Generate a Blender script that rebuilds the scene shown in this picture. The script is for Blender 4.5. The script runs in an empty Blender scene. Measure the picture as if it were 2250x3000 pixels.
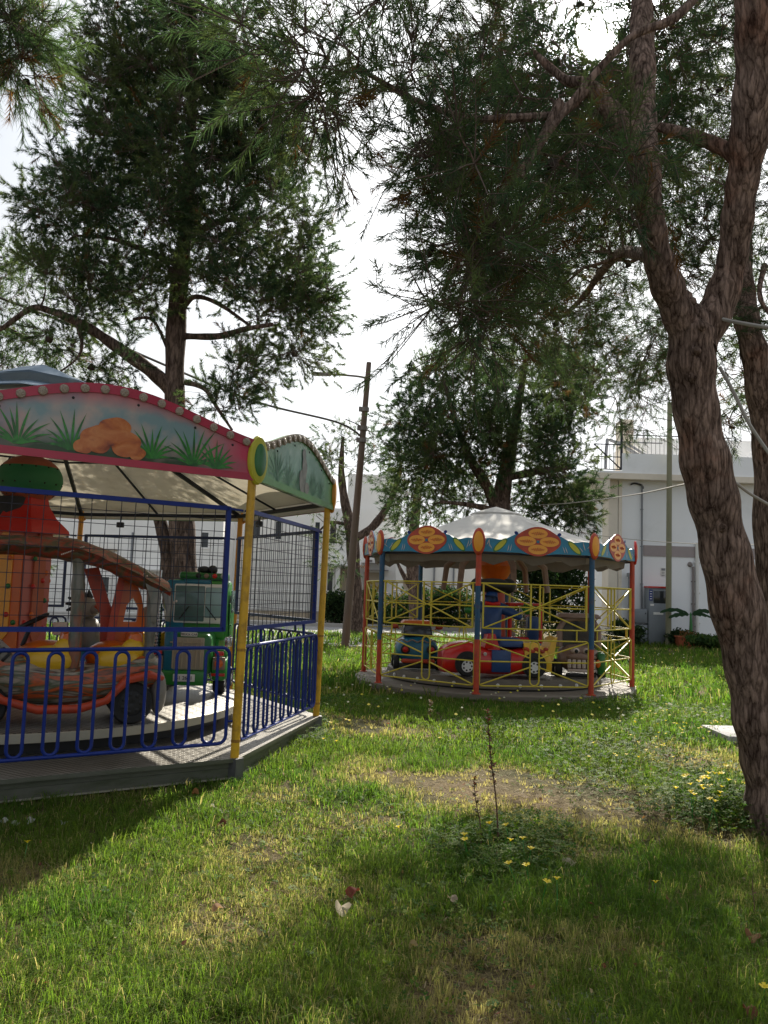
import bpy, bmesh, math, random
import numpy as np
from mathutils import Vector, Matrix
rnd = random.Random(7)
NP = np.random.RandomState(11)
PI = math.pi
scene = bpy.context.scene
COL = scene.collection

# ------------------------------------------------------------------ camera, sky, sun, exposure
FPX, PITCH, ROLL, EYE = 2411.0, 0.0948, 0.0325, 1.5
AX_F = Vector((0, math.cos(PITCH), math.sin(PITCH)))
_u0 = Vector((0, -math.sin(PITCH), math.cos(PITCH))); _x0 = Vector((1, 0, 0))
AX_X = math.cos(ROLL) * _x0 + math.sin(ROLL) * _u0
AX_U = math.cos(ROLL) * _u0 - math.sin(ROLL) * _x0
cam_d = bpy.data.cameras.new('camera'); cam = bpy.data.objects.new('camera', cam_d); COL.objects.link(cam)
cam_d.sensor_fit = 'VERTICAL'; cam_d.sensor_height = 24.0; cam_d.lens = 24.0 * FPX / 3000.0
cam_d.clip_start = 0.05; cam_d.clip_end = 2000
cam.matrix_world = Matrix(((AX_X.x, AX_U.x, -AX_F.x, 0), (AX_X.y, AX_U.y, -AX_F.y, 0), (AX_X.z, AX_U.z, -AX_F.z, EYE), (0, 0, 0, 1)))
scene.camera = cam

SUN_EL, SUN_AZ = math.radians(34.7), math.radians(14.2)          # azimuth to the right of straight ahead (+Y)
SUN_DIR = Vector((math.sin(SUN_AZ) * math.cos(SUN_EL), math.cos(SUN_AZ) * math.cos(SUN_EL), math.sin(SUN_EL)))
sd = bpy.data.lights.new('sun', 'SUN'); sd.energy = 5.0; sd.angle = math.radians(0.5); sd.color = (1.0, 0.93, 0.80)
so = bpy.data.objects.new('sun', sd); COL.objects.link(so)
so.rotation_euler = (-SUN_DIR).to_track_quat('-Z', 'Y').to_euler(); so.location = (10, 30, 40)

world = bpy.data.worlds.new('World'); scene.world = world; world.use_nodes = True
nt = world.node_tree; nt.nodes.clear()
def wn(t, **k):
    n = nt.nodes.new(t)
    for a, b in k.items(): setattr(n, a, b)
    return n
w_out = wn('ShaderNodeOutputWorld'); w_bg = wn('ShaderNodeBackground'); w_bg.inputs['Strength'].default_value = 0.1
w_sky = wn('ShaderNodeTexSky', sky_type='NISHITA', sun_disc=False)
w_sky.sun_elevation = SUN_EL; w_sky.sun_rotation = SUN_AZ; w_sky.dust_density = 2.0
w_tc = wn('ShaderNodeTexCoord')
w_no = wn('ShaderNodeTexNoise'); w_no.inputs['Scale'].default_value = 2.2; w_no.inputs['Detail'].default_value = 5
w_no.inputs['Roughness'].default_value = 0.5
w_map = wn('ShaderNodeMapping'); w_map.inputs['Scale'].default_value = (1, 1, 2.2); w_map.inputs['Location'].default_value = (0.3, 0.1, 0.5)
nt.links.new(w_tc.outputs['Generated'], w_map.inputs['Vector']); nt.links.new(w_map.outputs['Vector'], w_no.inputs['Vector'])
w_cr = wn('ShaderNodeValToRGB'); w_cr.color_ramp.elements[0].position = 0.30; w_cr.color_ramp.elements[1].position = 0.56
w_cr.color_ramp.elements[0].color = (0.82, 0.82, 0.82, 1); w_cr.color_ramp.elements[1].color = (1, 1, 1, 1)
nt.links.new(w_no.outputs['Fac'], w_cr.inputs['Fac'])
w_cl = wn('ShaderNodeValToRGB'); w_cl.color_ramp.elements[0].position = 0.36; w_cl.color_ramp.elements[0].color = (0.46, 0.52, 0.60, 1); w_cl.color_ramp.elements[1].position = 0.60; w_cl.color_ramp.elements[1].color = (1.0, 1.02, 1.04, 1)
nt.links.new(w_no.outputs['Fac'], w_cl.inputs['Fac'])
w_cs = wn('ShaderNodeMix', data_type='RGBA', blend_type='MULTIPLY'); w_cs.inputs[0].default_value = 1.0; w_cs.inputs[7].default_value = (3.7, 3.75, 3.8, 1); w_cs.clamp_result = False
nt.links.new(w_cl.outputs['Color'], w_cs.inputs[6])
w_mix = wn('ShaderNodeMix', data_type='RGBA'); nt.links.new(w_cs.outputs[2], w_mix.inputs[7])     # thin bright cloud
nt.links.new(w_cr.outputs['Color'], w_mix.inputs[0]); nt.links.new(w_sky.outputs['Color'], w_mix.inputs[6])
w_dot = wn('ShaderNodeVectorMath', operation='DOT_PRODUCT'); w_dot.inputs[1].default_value = SUN_DIR
nt.links.new(w_tc.outputs['Generated'], w_dot.inputs[0])
def wmath(op, a, b=None, clamp=False):
    n = wn('ShaderNodeMath', operation=op, use_clamp=clamp)
    if isinstance(a, (int, float)): n.inputs[0].default_value = a
    else: nt.links.new(a, n.inputs[0])
    if b is not None:
        if isinstance(b, (int, float)): n.inputs[1].default_value = b
        else: nt.links.new(b, n.inputs[1])
    return n.outputs[0]
w_pos = wmath('MAXIMUM', w_dot.outputs['Value'], 0.0)
w_glow = wmath('ADD', wmath('MULTIPLY', wmath('POWER', w_pos, 7.0), 9.0), wmath('MULTIPLY', wmath('POWER', w_pos, 700.0), 150.0))
w_add = wn('ShaderNodeMix', data_type='RGBA', blend_type='ADD'); w_add.inputs[0].default_value = 1.0
nt.links.new(w_mix.outputs[2], w_add.inputs[6]); nt.links.new(w_glow, w_add.inputs[7])
nt.links.new(w_add.outputs[2], w_bg.inputs['Color']); nt.links.new(w_bg.outputs[0], w_out.inputs[0])

scene.view_settings.view_transform = 'Standard'; scene.view_settings.look = 'None'
scene.view_settings.exposure = 0.95; scene.view_settings.gamma = 1.0
scene.cycles.max_bounces = 6; scene.cycles.transparent_max_bounces = 8
scene.cycles.use_denoising = True

# ------------------------------------------------------------------ helpers
def W(u, v, y):
    """a point of the place: depth y, seen from the eye at photo coordinates u, v (only used to survey coordinates)"""
    d = AX_F + AX_X * ((u - 1125) / FPX) - AX_U * ((v - 1500) / FPX)
    return Vector((0, 0, EYE)) + d * (y / d.y)

def gz(x, y):
    """height of the ground: falls 0.2 m between 9 and 14 m from the eye"""
    x = np.asarray(x, float); y = np.asarray(y, float)
    t = np.clip((y - 9.0) / 5.0, 0, 1)
    return -0.2 * t * t * (3 - 2 * t) + 0.012 * np.sin(x * 1.7 + 0.6) * np.sin(y * 1.3) * np.clip((14 - y) / 4, 0, 1)

def vnoise(x, y, s, seed=0):
    """smooth value noise in [0,1]"""
    x = np.asarray(x, float) * s + 37.2; y = np.asarray(y, float) * s + 91.7
    xi = np.floor(x).astype(np.int64); yi = np.floor(y).astype(np.int64); fx = x - xi; fy = y - yi
    def h(a, b):
        n = (a * 374761393 + b * 668265263 + seed * 982451653) & 0x7fffffff
        n = ((n ^ (n >> 13)) * 1274126177) & 0x7fffffff
        return ((n ^ (n >> 16)) & 0xffff) / 65535.0
    fx = fx * fx * (3 - 2 * fx); fy = fy * fy * (3 - 2 * fy)
    return (h(xi, yi) * (1 - fx) + h(xi + 1, yi) * fx) * (1 - fy) + (h(xi, yi + 1) * (1 - fx) + h(xi + 1, yi + 1) * fx) * fy

def mesh_np(name, verts, tris=None, quads=None, color=None, smooth=False):
    """fast mesh from numpy arrays"""
    me = bpy.data.meshes.new(name); V = np.asarray(verts, np.float32)
    loops = []; starts = []; tot = 0
    if quads is not None and len(quads):
        q = np.asarray(quads, np.int32); loops.append(q.ravel()); starts.append(np.arange(len(q)) * 4); tot = len(q) * 4
    if tris is not None and len(tris):
        t = np.asarray(tris, np.int32); loops.append(t.ravel()); starts.append(tot + np.arange(len(t)) * 3)
    L = np.concatenate(loops); S = np.concatenate(starts).astype(np.int32)
    me.vertices.add(len(V)); me.vertices.foreach_set('co', V.ravel())
    me.loops.add(len(L)); me.loops.foreach_set('vertex_index', L)
    me.polygons.add(len(S)); me.polygons.foreach_set('loop_start', S)
    if smooth: me.polygons.foreach_set('use_smooth', np.ones(len(S), bool))
    me.update(calc_edges=True)
    if color is not None:
        ca = me.color_attributes.new('tint', 'FLOAT_COLOR', 'POINT')
        ca.data.foreach_set('color', np.asarray(color, np.float32).ravel())
    return me

class MB:
    """collects shapes; build() links them as ONE mesh object"""
    def __init__(s, xf=None): s.v = []; s.f = []; s.m = []; s.sm = []; s.xf = xf or Matrix()
    def raw(s, vs, fs, m=0, smooth=False, xf=None):
        b = len(s.v); M = s.xf @ xf if xf is not None else s.xf
        s.v += [M @ Vector(p) for p in vs]
        for f in fs: s.f.append([b + i for i in f]); s.m.append(m); s.sm.append(smooth)
        return s
    def box(s, c, d, m=0, xf=None):
        x, y, z = d[0] / 2, d[1] / 2, d[2] / 2
        vs = [(c[0] + a * x, c[1] + b * y, c[2] + e * z) for a in (-1, 1) for b in (-1, 1) for e in (-1, 1)]
        return s.raw(vs, [(0, 1, 3, 2), (4, 6, 7, 5), (0, 4, 5, 1), (2, 3, 7, 6), (0, 2, 6, 4), (1, 5, 7, 3)], m, False, xf)
    def rbox(s, c, d, r, m=0, seg=2, xf=None, taper=None):
        bm = bmesh.new(); bmesh.ops.create_cube(bm, size=1.0)
        for v in bm.verts:
            t = (taper if (taper and v.co.z > 0) else (1, 1))
            v.co = Vector((v.co.x * d[0] * t[0], v.co.y * d[1] * t[1], v.co.z * d[2]))
        bmesh.ops.bevel(bm, geom=list(bm.edges), offset=r, segments=seg, affect='EDGES', profile=0.5)
        bm.verts.index_update()
        vs = [(v.co.x + c[0], v.co.y + c[1], v.co.z + c[2]) for v in bm.verts]
        fs = [[v.index for v in f.verts] for f in bm.faces]; bm.free()
        return s.raw(vs, fs, m, True, xf)
    def tube(s, pts, r, seg=6, m=0, cap=True, xf=None, smooth=True):
        P = [Vector(p) for p in pts]; n = len(P)
        R = r if isinstance(r, (list, tuple)) else [r] * n
        vs = []; fs = []; up = None
        for i in range(n):
            t = (P[min(i + 1, n - 1)] - P[max(i - 1, 0)])
            t = t.normalized() if t.length > 1e-9 else Vector((0, 0, 1))
            if up is None: up = Vector((0, 0, 1)) if abs(t.z) < 0.9 else Vector((1, 0, 0))
            a = t.cross(up); a = a.normalized() if a.length > 1e-6 else t.orthogonal().normalized()
            b = a.cross(t).normalized(); up = b
            for k in range(seg):
                an = 2 * PI * k / seg + (PI / 4 if seg == 4 else 0)
                vs.append(P[i] + a * (math.cos(an) * R[i]) + b * (math.sin(an) * R[i]))
        for i in range(n - 1):
            for k in range(seg):
                k2 = (k + 1) % seg
                fs.append((i * seg + k, i * seg + k2, (i + 1) * seg + k2, (i + 1) * seg + k))
        s.raw(vs, fs, m, smooth and seg > 4, xf)
        if cap:
            b = len(s.v) - len(vs)
            s.f.append([b + k for k in range(seg)][::-1]); s.m.append(m); s.sm.append(False)
            s.f.append([b + (n - 1) * seg + k for k in range(seg)]); s.m.append(m); s.sm.append(False)
        return s
    def lathe(s, prof, seg=24, m=0, xf=None, smooth=True, cap=True):
        vs = []; fs = []; n = len(prof)
        for r, z in prof:
            for k in range(seg):
                a = 2 * PI * k / seg; vs.append((r * math.cos(a), r * math.sin(a), z))
        for i in range(n - 1):
            for k in range(seg):
                k2 = (k + 1) % seg; fs.append((i * seg + k, i * seg + k2, (i + 1) * seg + k2, (i + 1) * seg + k))
        if cap and prof[0][0] > 1e-5: fs.append(tuple(range(seg))[::-1])
        if cap and prof[-1][0] > 1e-5: fs.append(tuple((n - 1) * seg + k for k in range(seg)))
        return s.raw(vs, fs, m, smooth, xf)
    def ell(s, c, r, seg=16, rings=10, m=0, xf=None):
        T = Matrix.Translation(c) @ Matrix.Diagonal((r[0], r[1], r[2], 1))
        if xf is not None: T = xf @ T
        return s.lathe([(max(math.sin(PI * i / rings), 1e-6), -math.cos(PI * i / rings)) for i in range(rings + 1)], seg, m, T)
    def prism(s, out, y0, y1, m=0, mside=None, mback=None, xf=None, smooth_side=False):
        """outline in x,z pushed from y0 (front) to y1 (back)"""
        n = len(out); vs = [(x, y0, z) for x, z in out] + [(x, y1, z) for x, z in out]
        s.raw(vs, [tuple(range(n))], m, False, xf); b = len(s.v) - 2 * n
        s.f.append([b + n + i for i in range(n)][::-1]); s.m.append(m if mback is None else mback); s.sm.append(False)
        for i in range(n):
            j = (i + 1) % n
            s.f.append([b + j, b + i, b + n + i, b + n + j]); s.m.append(m if mside is None else mside); s.sm.append(smooth_side)
        return s
    def loft(s, rings, m=0, xf=None, cap=True, smooth=True):
        n = len(rings[0]); vs = [p for r in rings for p in r]; fs = []
        for i in range(len(rings) - 1):
            for k in range(n):
                k2 = (k + 1) % n; fs.append((i * n + k, i * n + k2, (i + 1) * n + k2, (i + 1) * n + k))
        if cap: fs.append(tuple(range(n))[::-1]); fs.append(tuple((len(rings) - 1) * n + k for k in range(n)))
        return s.raw(vs, fs, m, smooth, xf)
    def build(s, name, mats, parent=None, subsurf=0):
        me = bpy.data.meshes.new(name); me.from_pydata([tuple(v) for v in s.v], [], s.f)
        mats = mats if isinstance(mats, (list, tuple)) else [mats]
        for mm in mats: me.materials.append(mm)
        me.polygons.foreach_set('material_index', s.m); me.polygons.foreach_set('use_smooth', s.sm)
        bm = bmesh.new(); bm.from_mesh(me); bmesh.ops.recalc_face_normals(bm, faces=bm.faces); bm.to_mesh(me); bm.free()
        me.update()
        if any(s.sm):
            try: me.set_sharp_from_angle(angle=math.radians(42))
            except Exception: pass
        return link(name, me, parent, subsurf)

def link(name, me, parent=None, subsurf=0):
    o = bpy.data.objects.new(name, me); COL.objects.link(o)
    if parent is not None: o.parent = parent
    if subsurf:
        md = o.modifiers.new('smooth', 'SUBSURF'); md.levels = subsurf; md.render_levels = subsurf
    return o
def tag(o, label=None, cat=None, group=None, kind=None):
    if label: o['label'] = label
    if cat: o['category'] = cat
    if group: o['group'] = group
    if kind: o['kind'] = kind
    return o
def thing(name, label, cat, loc=(0, 0, 0), rz=0.0, group=None, tilt=None):
    o = bpy.data.objects.new(name, None); COL.objects.link(o); o.empty_display_size = 0.2
    o.location = loc; o.rotation_euler = (tilt[0] if tilt else 0, tilt[1] if tilt else 0, rz)
    return tag(o, label, cat, group)
def copy_tree(o, parent=None):
    c = o.copy(); COL.objects.link(c); c.parent = parent
    for ch in list(o.children): copy_tree(ch, c)
    return c
def text(name, body, size, mt, parent, M, depth=0.002):
    cu = bpy.data.curves.new(name, 'FONT'); cu.body = body; cu.size = size; cu.extrude = depth
    cu.align_x = 'CENTER'; cu.align_y = 'CENTER'; cu.materials.append(mt)
    t = bpy.data.objects.new(name, cu); COL.objects.link(t); dg = bpy.context.evaluated_depsgraph_get()
    me = bpy.data.meshes.new_from_object(t.evaluated_get(dg)); bpy.data.objects.remove(t)
    if not me.materials: me.materials.append(mt)
    o = link(name, me, parent); o.matrix_local = M
    return o

# ------------------------------------------------------------------ materials
def mat(name, rgb, rough=0.5, metal=0.0, var=0.18, vs=6.0, dirt=None, dirt_amt=0.0, dirt_scale=3.0, bump=0.0, bs=40.0, coat=0.0, transl=None, stretch=None, spec=0.5, rust=None):
    m = bpy.data.materials.new(name); m.use_nodes = True; t = m.node_tree; N = t.nodes; L = t.links
    p = N['Principled BSDF']; p.inputs['Roughness'].default_value = rough; p.inputs['Metallic'].default_value = metal
    p.inputs['Coat Weight'].default_value = coat * 0.35; p.inputs['Coat Roughness'].default_value = 0.15; p.inputs['Specular IOR Level'].default_value = spec
    tc = N.new('ShaderNodeTexCoord'); src = tc.outputs['Object']
    if stretch:
        mp = N.new('ShaderNodeMapping'); mp.inputs['Scale'].default_value = stretch; L.new(src, mp.inputs['Vector']); src = mp.outputs['Vector']
    n1 = N.new('ShaderNodeTexNoise'); n1.inputs['Scale'].default_value = vs; n1.inputs['Detail'].default_value = 5; L.new(src, n1.inputs['Vector'])
    mx = N.new('ShaderNodeMix'); mx.data_type = 'RGBA'
    mx.inputs[6].default_value = (*[c * (1 - var) for c in rgb], 1); mx.inputs[7].default_value = (*[min(1, c * (1 + var)) for c in rgb], 1)
    L.new(n1.outputs['Fac'], mx.inputs[0]); colr = mx.outputs[2]
    if dirt_amt > 0:
        n2 = N.new('ShaderNodeTexNoise'); n2.inputs['Scale'].default_value = dirt_scale; n2.inputs['Detail'].default_value = 8; n2.inputs['Roughness'].default_value = 0.65
        L.new(src, n2.inputs['Vector'])
        r = N.new('ShaderNodeValToRGB'); r.color_ramp.elements[0].position = 0.62 - 0.3 * dirt_amt; r.color_ramp.elements[1].position = 0.72
        L.new(n2.outputs['Fac'], r.inputs['Fac'])
        sc = N.new('ShaderNodeMath'); sc.operation = 'MULTIPLY'; sc.inputs[1].default_value = min(1, dirt_amt * 1.3); L.new(r.outputs['Color'], sc.inputs[0])
        m2 = N.new('ShaderNodeMix'); m2.data_type = 'RGBA'; L.new(sc.outputs[0], m2.inputs[0]); L.new(colr, m2.inputs[6]); m2.inputs[7].default_value = (*dirt, 1)
        colr = m2.outputs[2]
    L.new(colr, p.inputs['Base Color'])
    if bump > 0:
        n3 = N.new('ShaderNodeTexNoise'); n3.inputs['Scale'].default_value = bs; n3.inputs['Detail'].default_value = 6; L.new(src, n3.inputs['Vector'])
        b = N.new('ShaderNodeBump'); b.inputs['Strength'].default_value = bump; b.inputs['Distance'].default_value = 0.02
        L.new(n3.outputs['Fac'], b.inputs['Height']); L.new(b.outputs['Normal'], p.inputs['Normal'])
    if transl is not None:
        tr = N.new('ShaderNodeBsdfTranslucent'); L.new(colr, tr.inputs['Color'])
        ms = N.new('ShaderNodeMixShader'); ms.inputs[0].default_value = transl
        L.new(p.outputs[0], ms.inputs[1]); L.new(tr.outputs[0], ms.inputs[2]); L.new(ms.outputs[0], N['Material Output'].inputs['Surface'])
    return m

def leaf_mat(name, transl=0.45, rough=0.7, gain=1.0, spec=0.15):
    """leaves, needles and blades: each blade keeps its own tint"""
    m = bpy.data.materials.new(name); m.use_nodes = True; t = m.node_tree; N = t.nodes; L = t.links
    p = N['Principled BSDF']; p.inputs['Roughness'].default_value = rough; p.inputs['Specular IOR Level'].default_value = spec
    a = N.new('ShaderNodeAttribute'); a.attribute_name = 'tint'
    L.new(a.outputs['Color'], p.inputs['Base Color'])
    tr = N.new('ShaderNodeBsdfTranslucent')
    g = N.new('ShaderNodeMix'); g.data_type = 'RGBA'; g.blend_type = 'MULTIPLY'; g.inputs[0].default_value = 1
    g.inputs[7].default_value = (1.15 * gain, 1.25 * gain, 0.75 * gain, 1); L.new(a.outputs['Color'], g.inputs[6]); L.new(g.outputs[2], tr.inputs['Color'])
    ms = N.new('ShaderNodeMixShader'); ms.inputs[0].default_value = transl
    L.new(p.outputs[0], ms.inputs[1]); L.new(tr.outputs[0], ms.inputs[2]); L.new(ms.outputs[0], N['Material Output'].inputs['Surface'])
    return m

def bark_mat(name, ridge, groove, scale=9.0, zs=0.22, depth=0.03, patch=None):
    """pine bark: narrow upright scaly plates parted by dark cracks"""
    m = bpy.data.materials.new(name); m.use_nodes = True; t = m.node_tree; N = t.nodes; L = t.links
    p = N['Principled BSDF']; p.inputs['Roughness'].default_value = 0.92; p.inputs['Specular IOR Level'].default_value = 0.15
    tc = N.new('ShaderNodeTexCoord'); mp = N.new('ShaderNodeMapping'); mp.inputs['Scale'].default_value = (1, 1, zs); L.new(tc.outputs['Object'], mp.inputs['Vector'])
    def noise(sc, det=5, src=mp.outputs['Vector'], rough=0.6):
        n = N.new('ShaderNodeTexNoise'); n.inputs['Scale'].default_value = sc; n.inputs['Detail'].default_value = det; n.inputs['Roughness'].default_value = rough; L.new(src, n.inputs['Vector']); return n
    def mth(op, *q):
        n = N.new('ShaderNodeMath'); n.operation = op
        for i, v in enumerate(q):
            if isinstance(v, (int, float)): n.inputs[i].default_value = v
            else: L.new(v, n.inputs[i])
        return n.outputs[0]
    wob = noise(scale * 0.9, 4); ad = N.new('ShaderNodeVectorMath'); ad.operation = 'MULTIPLY_ADD'; ad.inputs[1].default_value = (1.3 / scale,) * 3
    L.new(wob.outputs['Color'], ad.inputs[0]); L.new(mp.outputs['Vector'], ad.inputs[2])
    vo = N.new('ShaderNodeTexVoronoi'); vo.feature = 'DISTANCE_TO_EDGE'; vo.inputs['Scale'].default_value = scale; L.new(ad.outputs[0], vo.inputs['Vector'])
    vc = N.new('ShaderNodeTexVoronoi'); vc.inputs['Scale'].default_value = scale; L.new(ad.outputs[0], vc.inputs['Vector'])
    fine = noise(scale * 2.2, 8, rough=0.75); mid = noise(scale * 0.75, 6, rough=0.6); big = noise(2.2, 5, tc.outputs['Object'])
    sp = N.new('ShaderNodeSeparateColor'); L.new(vc.outputs['Color'], sp.inputs[0])
    crack = mth('MULTIPLY', mth('MINIMUM', vo.outputs['Distance'], 0.22), 4.5)
    h = mth('ADD', mth('MULTIPLY', crack, 0.20), mth('ADD', mth('ADD', mth('MULTIPLY', fine.outputs['Fac'], 0.75), mth('MULTIPLY', mid.outputs['Fac'], 0.55)), mth('MULTIPLY', sp.outputs[0], 0.22)))
    r = N.new('ShaderNodeValToRGB'); e = r.color_ramp.elements; e[0].position = 0.0; e[0].color = (*groove, 1); e[1].position = 1.0; e[1].color = (*ridge, 1)
    em = e.new(0.52); em.color = (*[a * 0.42 + b * 0.58 for a, b in zip(ridge, groove)], 1)
    hr = N.new('ShaderNodeMapRange'); hr.inputs[1].default_value = 0.62; hr.inputs[2].default_value = 1.12; L.new(h, hr.inputs[0]); L.new(hr.outputs[0], r.inputs['Fac'])
    hsv = N.new('ShaderNodeHueSaturation'); L.new(r.outputs['Color'], hsv.inputs['Color'])
    mr = N.new('ShaderNodeMapRange'); mr.inputs[3].default_value = 0.65; mr.inputs[4].default_value = 1.4; L.new(big.outputs['Fac'], mr.inputs[0]); L.new(mr.outputs[0], hsv.inputs['Value'])
    colr = hsv.outputs['Color']
    if patch:
        n2 = noise(1.3, 6, tc.outputs['Object'])
        r2 = N.new('ShaderNodeValToRGB'); r2.color_ramp.elements[0].position = 0.56; r2.color_ramp.elements[1].position = 0.74; L.new(n2.outputs['Fac'], r2.inputs['Fac'])
        m2 = N.new('ShaderNodeMix'); m2.data_type = 'RGBA'; m2.blend_type = 'MULTIPLY'; L.new(r2.outputs['Color'], m2.inputs[0]); L.new(colr, m2.inputs[6]); m2.inputs[7].default_value = (*patch, 1); colr = m2.outputs[2]
    L.new(colr, p.inputs['Base Color'])
    b = N.new('ShaderNodeBump'); b.inputs['Strength'].default_value = 1.0; b.inputs['Distance'].default_value = depth
    L.new(h, b.inputs['Height']); L.new(b.outputs['Normal'], p.inputs['Normal'])
    return m

def ramp_mat(name, cols, scale, stretch, rough=0.4, coat=0.3, rot=(0, 0, 0)):
    """paint streaked in several colours"""
    m = bpy.data.materials.new(name); m.use_nodes = True; t = m.node_tree; N = t.nodes; L = t.links
    p = N['Principled BSDF']; p.inputs['Roughness'].default_value = rough; p.inputs['Coat Weight'].default_value = coat
    tc = N.new('ShaderNodeTexCoord'); mp = N.new('ShaderNodeMapping'); mp.inputs['Scale'].default_value = stretch; mp.inputs['Rotation'].default_value = rot; L.new(tc.outputs['Object'], mp.inputs['Vector'])
    n = N.new('ShaderNodeTexNoise'); n.inputs['Scale'].default_value = scale; n.inputs['Detail'].default_value = 5; n.inputs['Distortion'].default_value = 0.6; L.new(mp.outputs['Vector'], n.inputs['Vector'])
    r = N.new('ShaderNodeValToRGB'); e = r.color_ramp.elements; k = len(cols); e[0].position = 0.28; e[0].color = (*cols[0], 1); e[1].position = 0.72; e[1].color = (*cols[-1], 1)
    for i in range(1, k - 1): q = e.new(0.28 + 0.44 * i / (k - 1)); q.color = (*cols[i], 1)
    L.new(n.outputs['Fac'], r.inputs['Fac']); L.new(r.outputs['Color'], p.inputs['Base Color'])
    return m

M = {}
M['yellow'] = mat('yellow_paint', (0.66, 0.37, 0.015), 0.45, var=0.14, dirt=(0.09, 0.035, 0.015), dirt_amt=0.5, dirt_scale=7, coat=0.2)
M['orange_post'] = mat('orange_paint', (0.58, 0.24, 0.015), 0.4, var=0.1, dirt=(0.10, 0.04, 0.015), dirt_amt=0.3, dirt_scale=9)
M['rustyclamp'] = mat('rust_marked_yellow', (0.45, 0.22, 0.015), 0.6, var=0.3, vs=20, dirt=(0.07, 0.025, 0.012), dirt_amt=0.9, dirt_scale=22)
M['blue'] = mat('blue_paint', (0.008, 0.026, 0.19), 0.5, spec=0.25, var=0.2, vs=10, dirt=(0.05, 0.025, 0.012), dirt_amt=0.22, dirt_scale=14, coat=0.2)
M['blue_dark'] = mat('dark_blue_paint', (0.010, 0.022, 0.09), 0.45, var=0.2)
M['wire'] = mat('dark_wire', (0.018, 0.018, 0.03), 0.5, metal=0.3)
M['cream'] = mat('cream_canvas', (0.60, 0.54, 0.42), 0.8, var=0.12, vs=3, dirt=(0.28, 0.22, 0.14), dirt_amt=0.35, dirt_scale=2.5, transl=0.22)
M['cream_board'] = mat('cream_board', (0.50, 0.44, 0.33), 0.7, var=0.12, dirt=(0.16, 0.11, 0.07), dirt_amt=0.35, dirt_scale=3)
M['white_canvas'] = mat('white_canvas', (0.66, 0.64, 0.60), 0.8, var=0.08, dirt=(0.40, 0.34, 0.28), dirt_amt=0.35, dirt_scale=1.8, transl=0.25)
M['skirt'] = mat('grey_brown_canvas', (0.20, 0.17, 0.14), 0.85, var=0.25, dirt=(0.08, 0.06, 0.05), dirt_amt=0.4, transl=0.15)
M['cap'] = mat('blue_grey_canvas', (0.20, 0.27, 0.35), 0.6, var=0.2, dirt=(0.12, 0.16, 0.22), dirt_amt=0.3, transl=0.15)
M['rib'] = mat('dark_steel', (0.016, 0.018, 0.03), 0.5, metal=0.4)
M['red'] = mat('red_gloss', (0.56, 0.012, 0.008), 0.28, var=0.15, coat=0.5, dirt=(0.18, 0.02, 0.01), dirt_amt=0.2)
M['redorange'] = mat('red_orange_paint', (0.50, 0.055, 0.018), 0.45, var=0.25, dirt=(0.16, 0.05, 0.035), dirt_amt=0.5, dirt_scale=9)
M['blue_post'] = mat('petrol_blue_paint', (0.012, 0.075, 0.16), 0.5, var=0.25, dirt=(0.12, 0.05, 0.03), dirt_amt=0.4, dirt_scale=9)
M['orange'] = mat('orange_gloss', (0.66, 0.13, 0.006), 0.33, var=0.2, coat=0.4, dirt=(0.4, 0.05, 0.01), dirt_amt=0.35, dirt_scale=2.5)
M['pink'] = mat('salmon_pink_gloss', (0.50, 0.13, 0.10), 0.38, var=0.2, coat=0.3)
M['amber'] = mat('amber_gloss', (0.82, 0.34, 0.02), 0.35, var=0.15, coat=0.3)
M['green'] = mat('green_gloss', (0.016, 0.15, 0.028), 0.3, var=0.25, coat=0.4)
M['lightgreen'] = mat('bright_green_gloss', (0.022, 0.21, 0.028), 0.3, var=0.25, coat=0.4)
M['teal'] = mat('teal_gloss', (0.008, 0.14, 0.23), 0.3, var=0.3, coat=0.4)
M['teal_board'] = mat('teal_board', (0.012, 0.19, 0.33), 0.42, var=0.45, vs=5, coat=0.2)
M['ballgreen'] = mat('green_ball_band', (0.03, 0.21, 0.085), 0.6, var=0.2)
M['ballpink'] = mat('pink_ball_band', (0.45, 0.12, 0.06), 0.6, var=0.25)
M['yel'] = mat('yellow_gloss', (0.72, 0.42, 0.02), 0.35, var=0.15, coat=0.3)
M['yelgreen'] = mat('lime_yellow_paint', (0.50, 0.47, 0.03), 0.4, var=0.2)
M['fence_yellow'] = mat('pale_yellow_fence_paint', (0.58, 0.46, 0.035), 0.45, var=0.15, dirt=(0.16, 0.07, 0.03), dirt_amt=0.3, dirt_scale=12)
M['black'] = mat('black_rubber', (0.014, 0.014, 0.015), 0.75, var=0.2, bump=0.2)
M['blackgloss'] = mat('black_plastic', (0.010, 0.010, 0.011), 0.5, var=0.2)
M['chrome'] = mat('worn_chrome', (0.55, 0.55, 0.56), 0.25, metal=1.0, var=0.2)
M['silver'] = mat('silver_plastic', (0.42, 0.42, 0.42), 0.35, metal=0.15, var=0.25)
M['hubsilver'] = mat('bright_hub_plastic', (0.72, 0.72, 0.72), 0.35, var=0.25, vs=30)
M['white'] = mat('white_gloss', (0.74, 0.73, 0.70), 0.45, var=0.06)
M['grille'] = mat('tan_grille', (0.42, 0.36, 0.28), 0.6, var=0.2, vs=12, dirt=(0.2, 0.15, 0.1), dirt_amt=0.3)
M['bulb'] = mat('clear_faceted_bulb', (0.40, 0.31, 0.235), 0.12, var=0.5, vs=130, bump=1.0, bs=140, coat=1.0)
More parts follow.
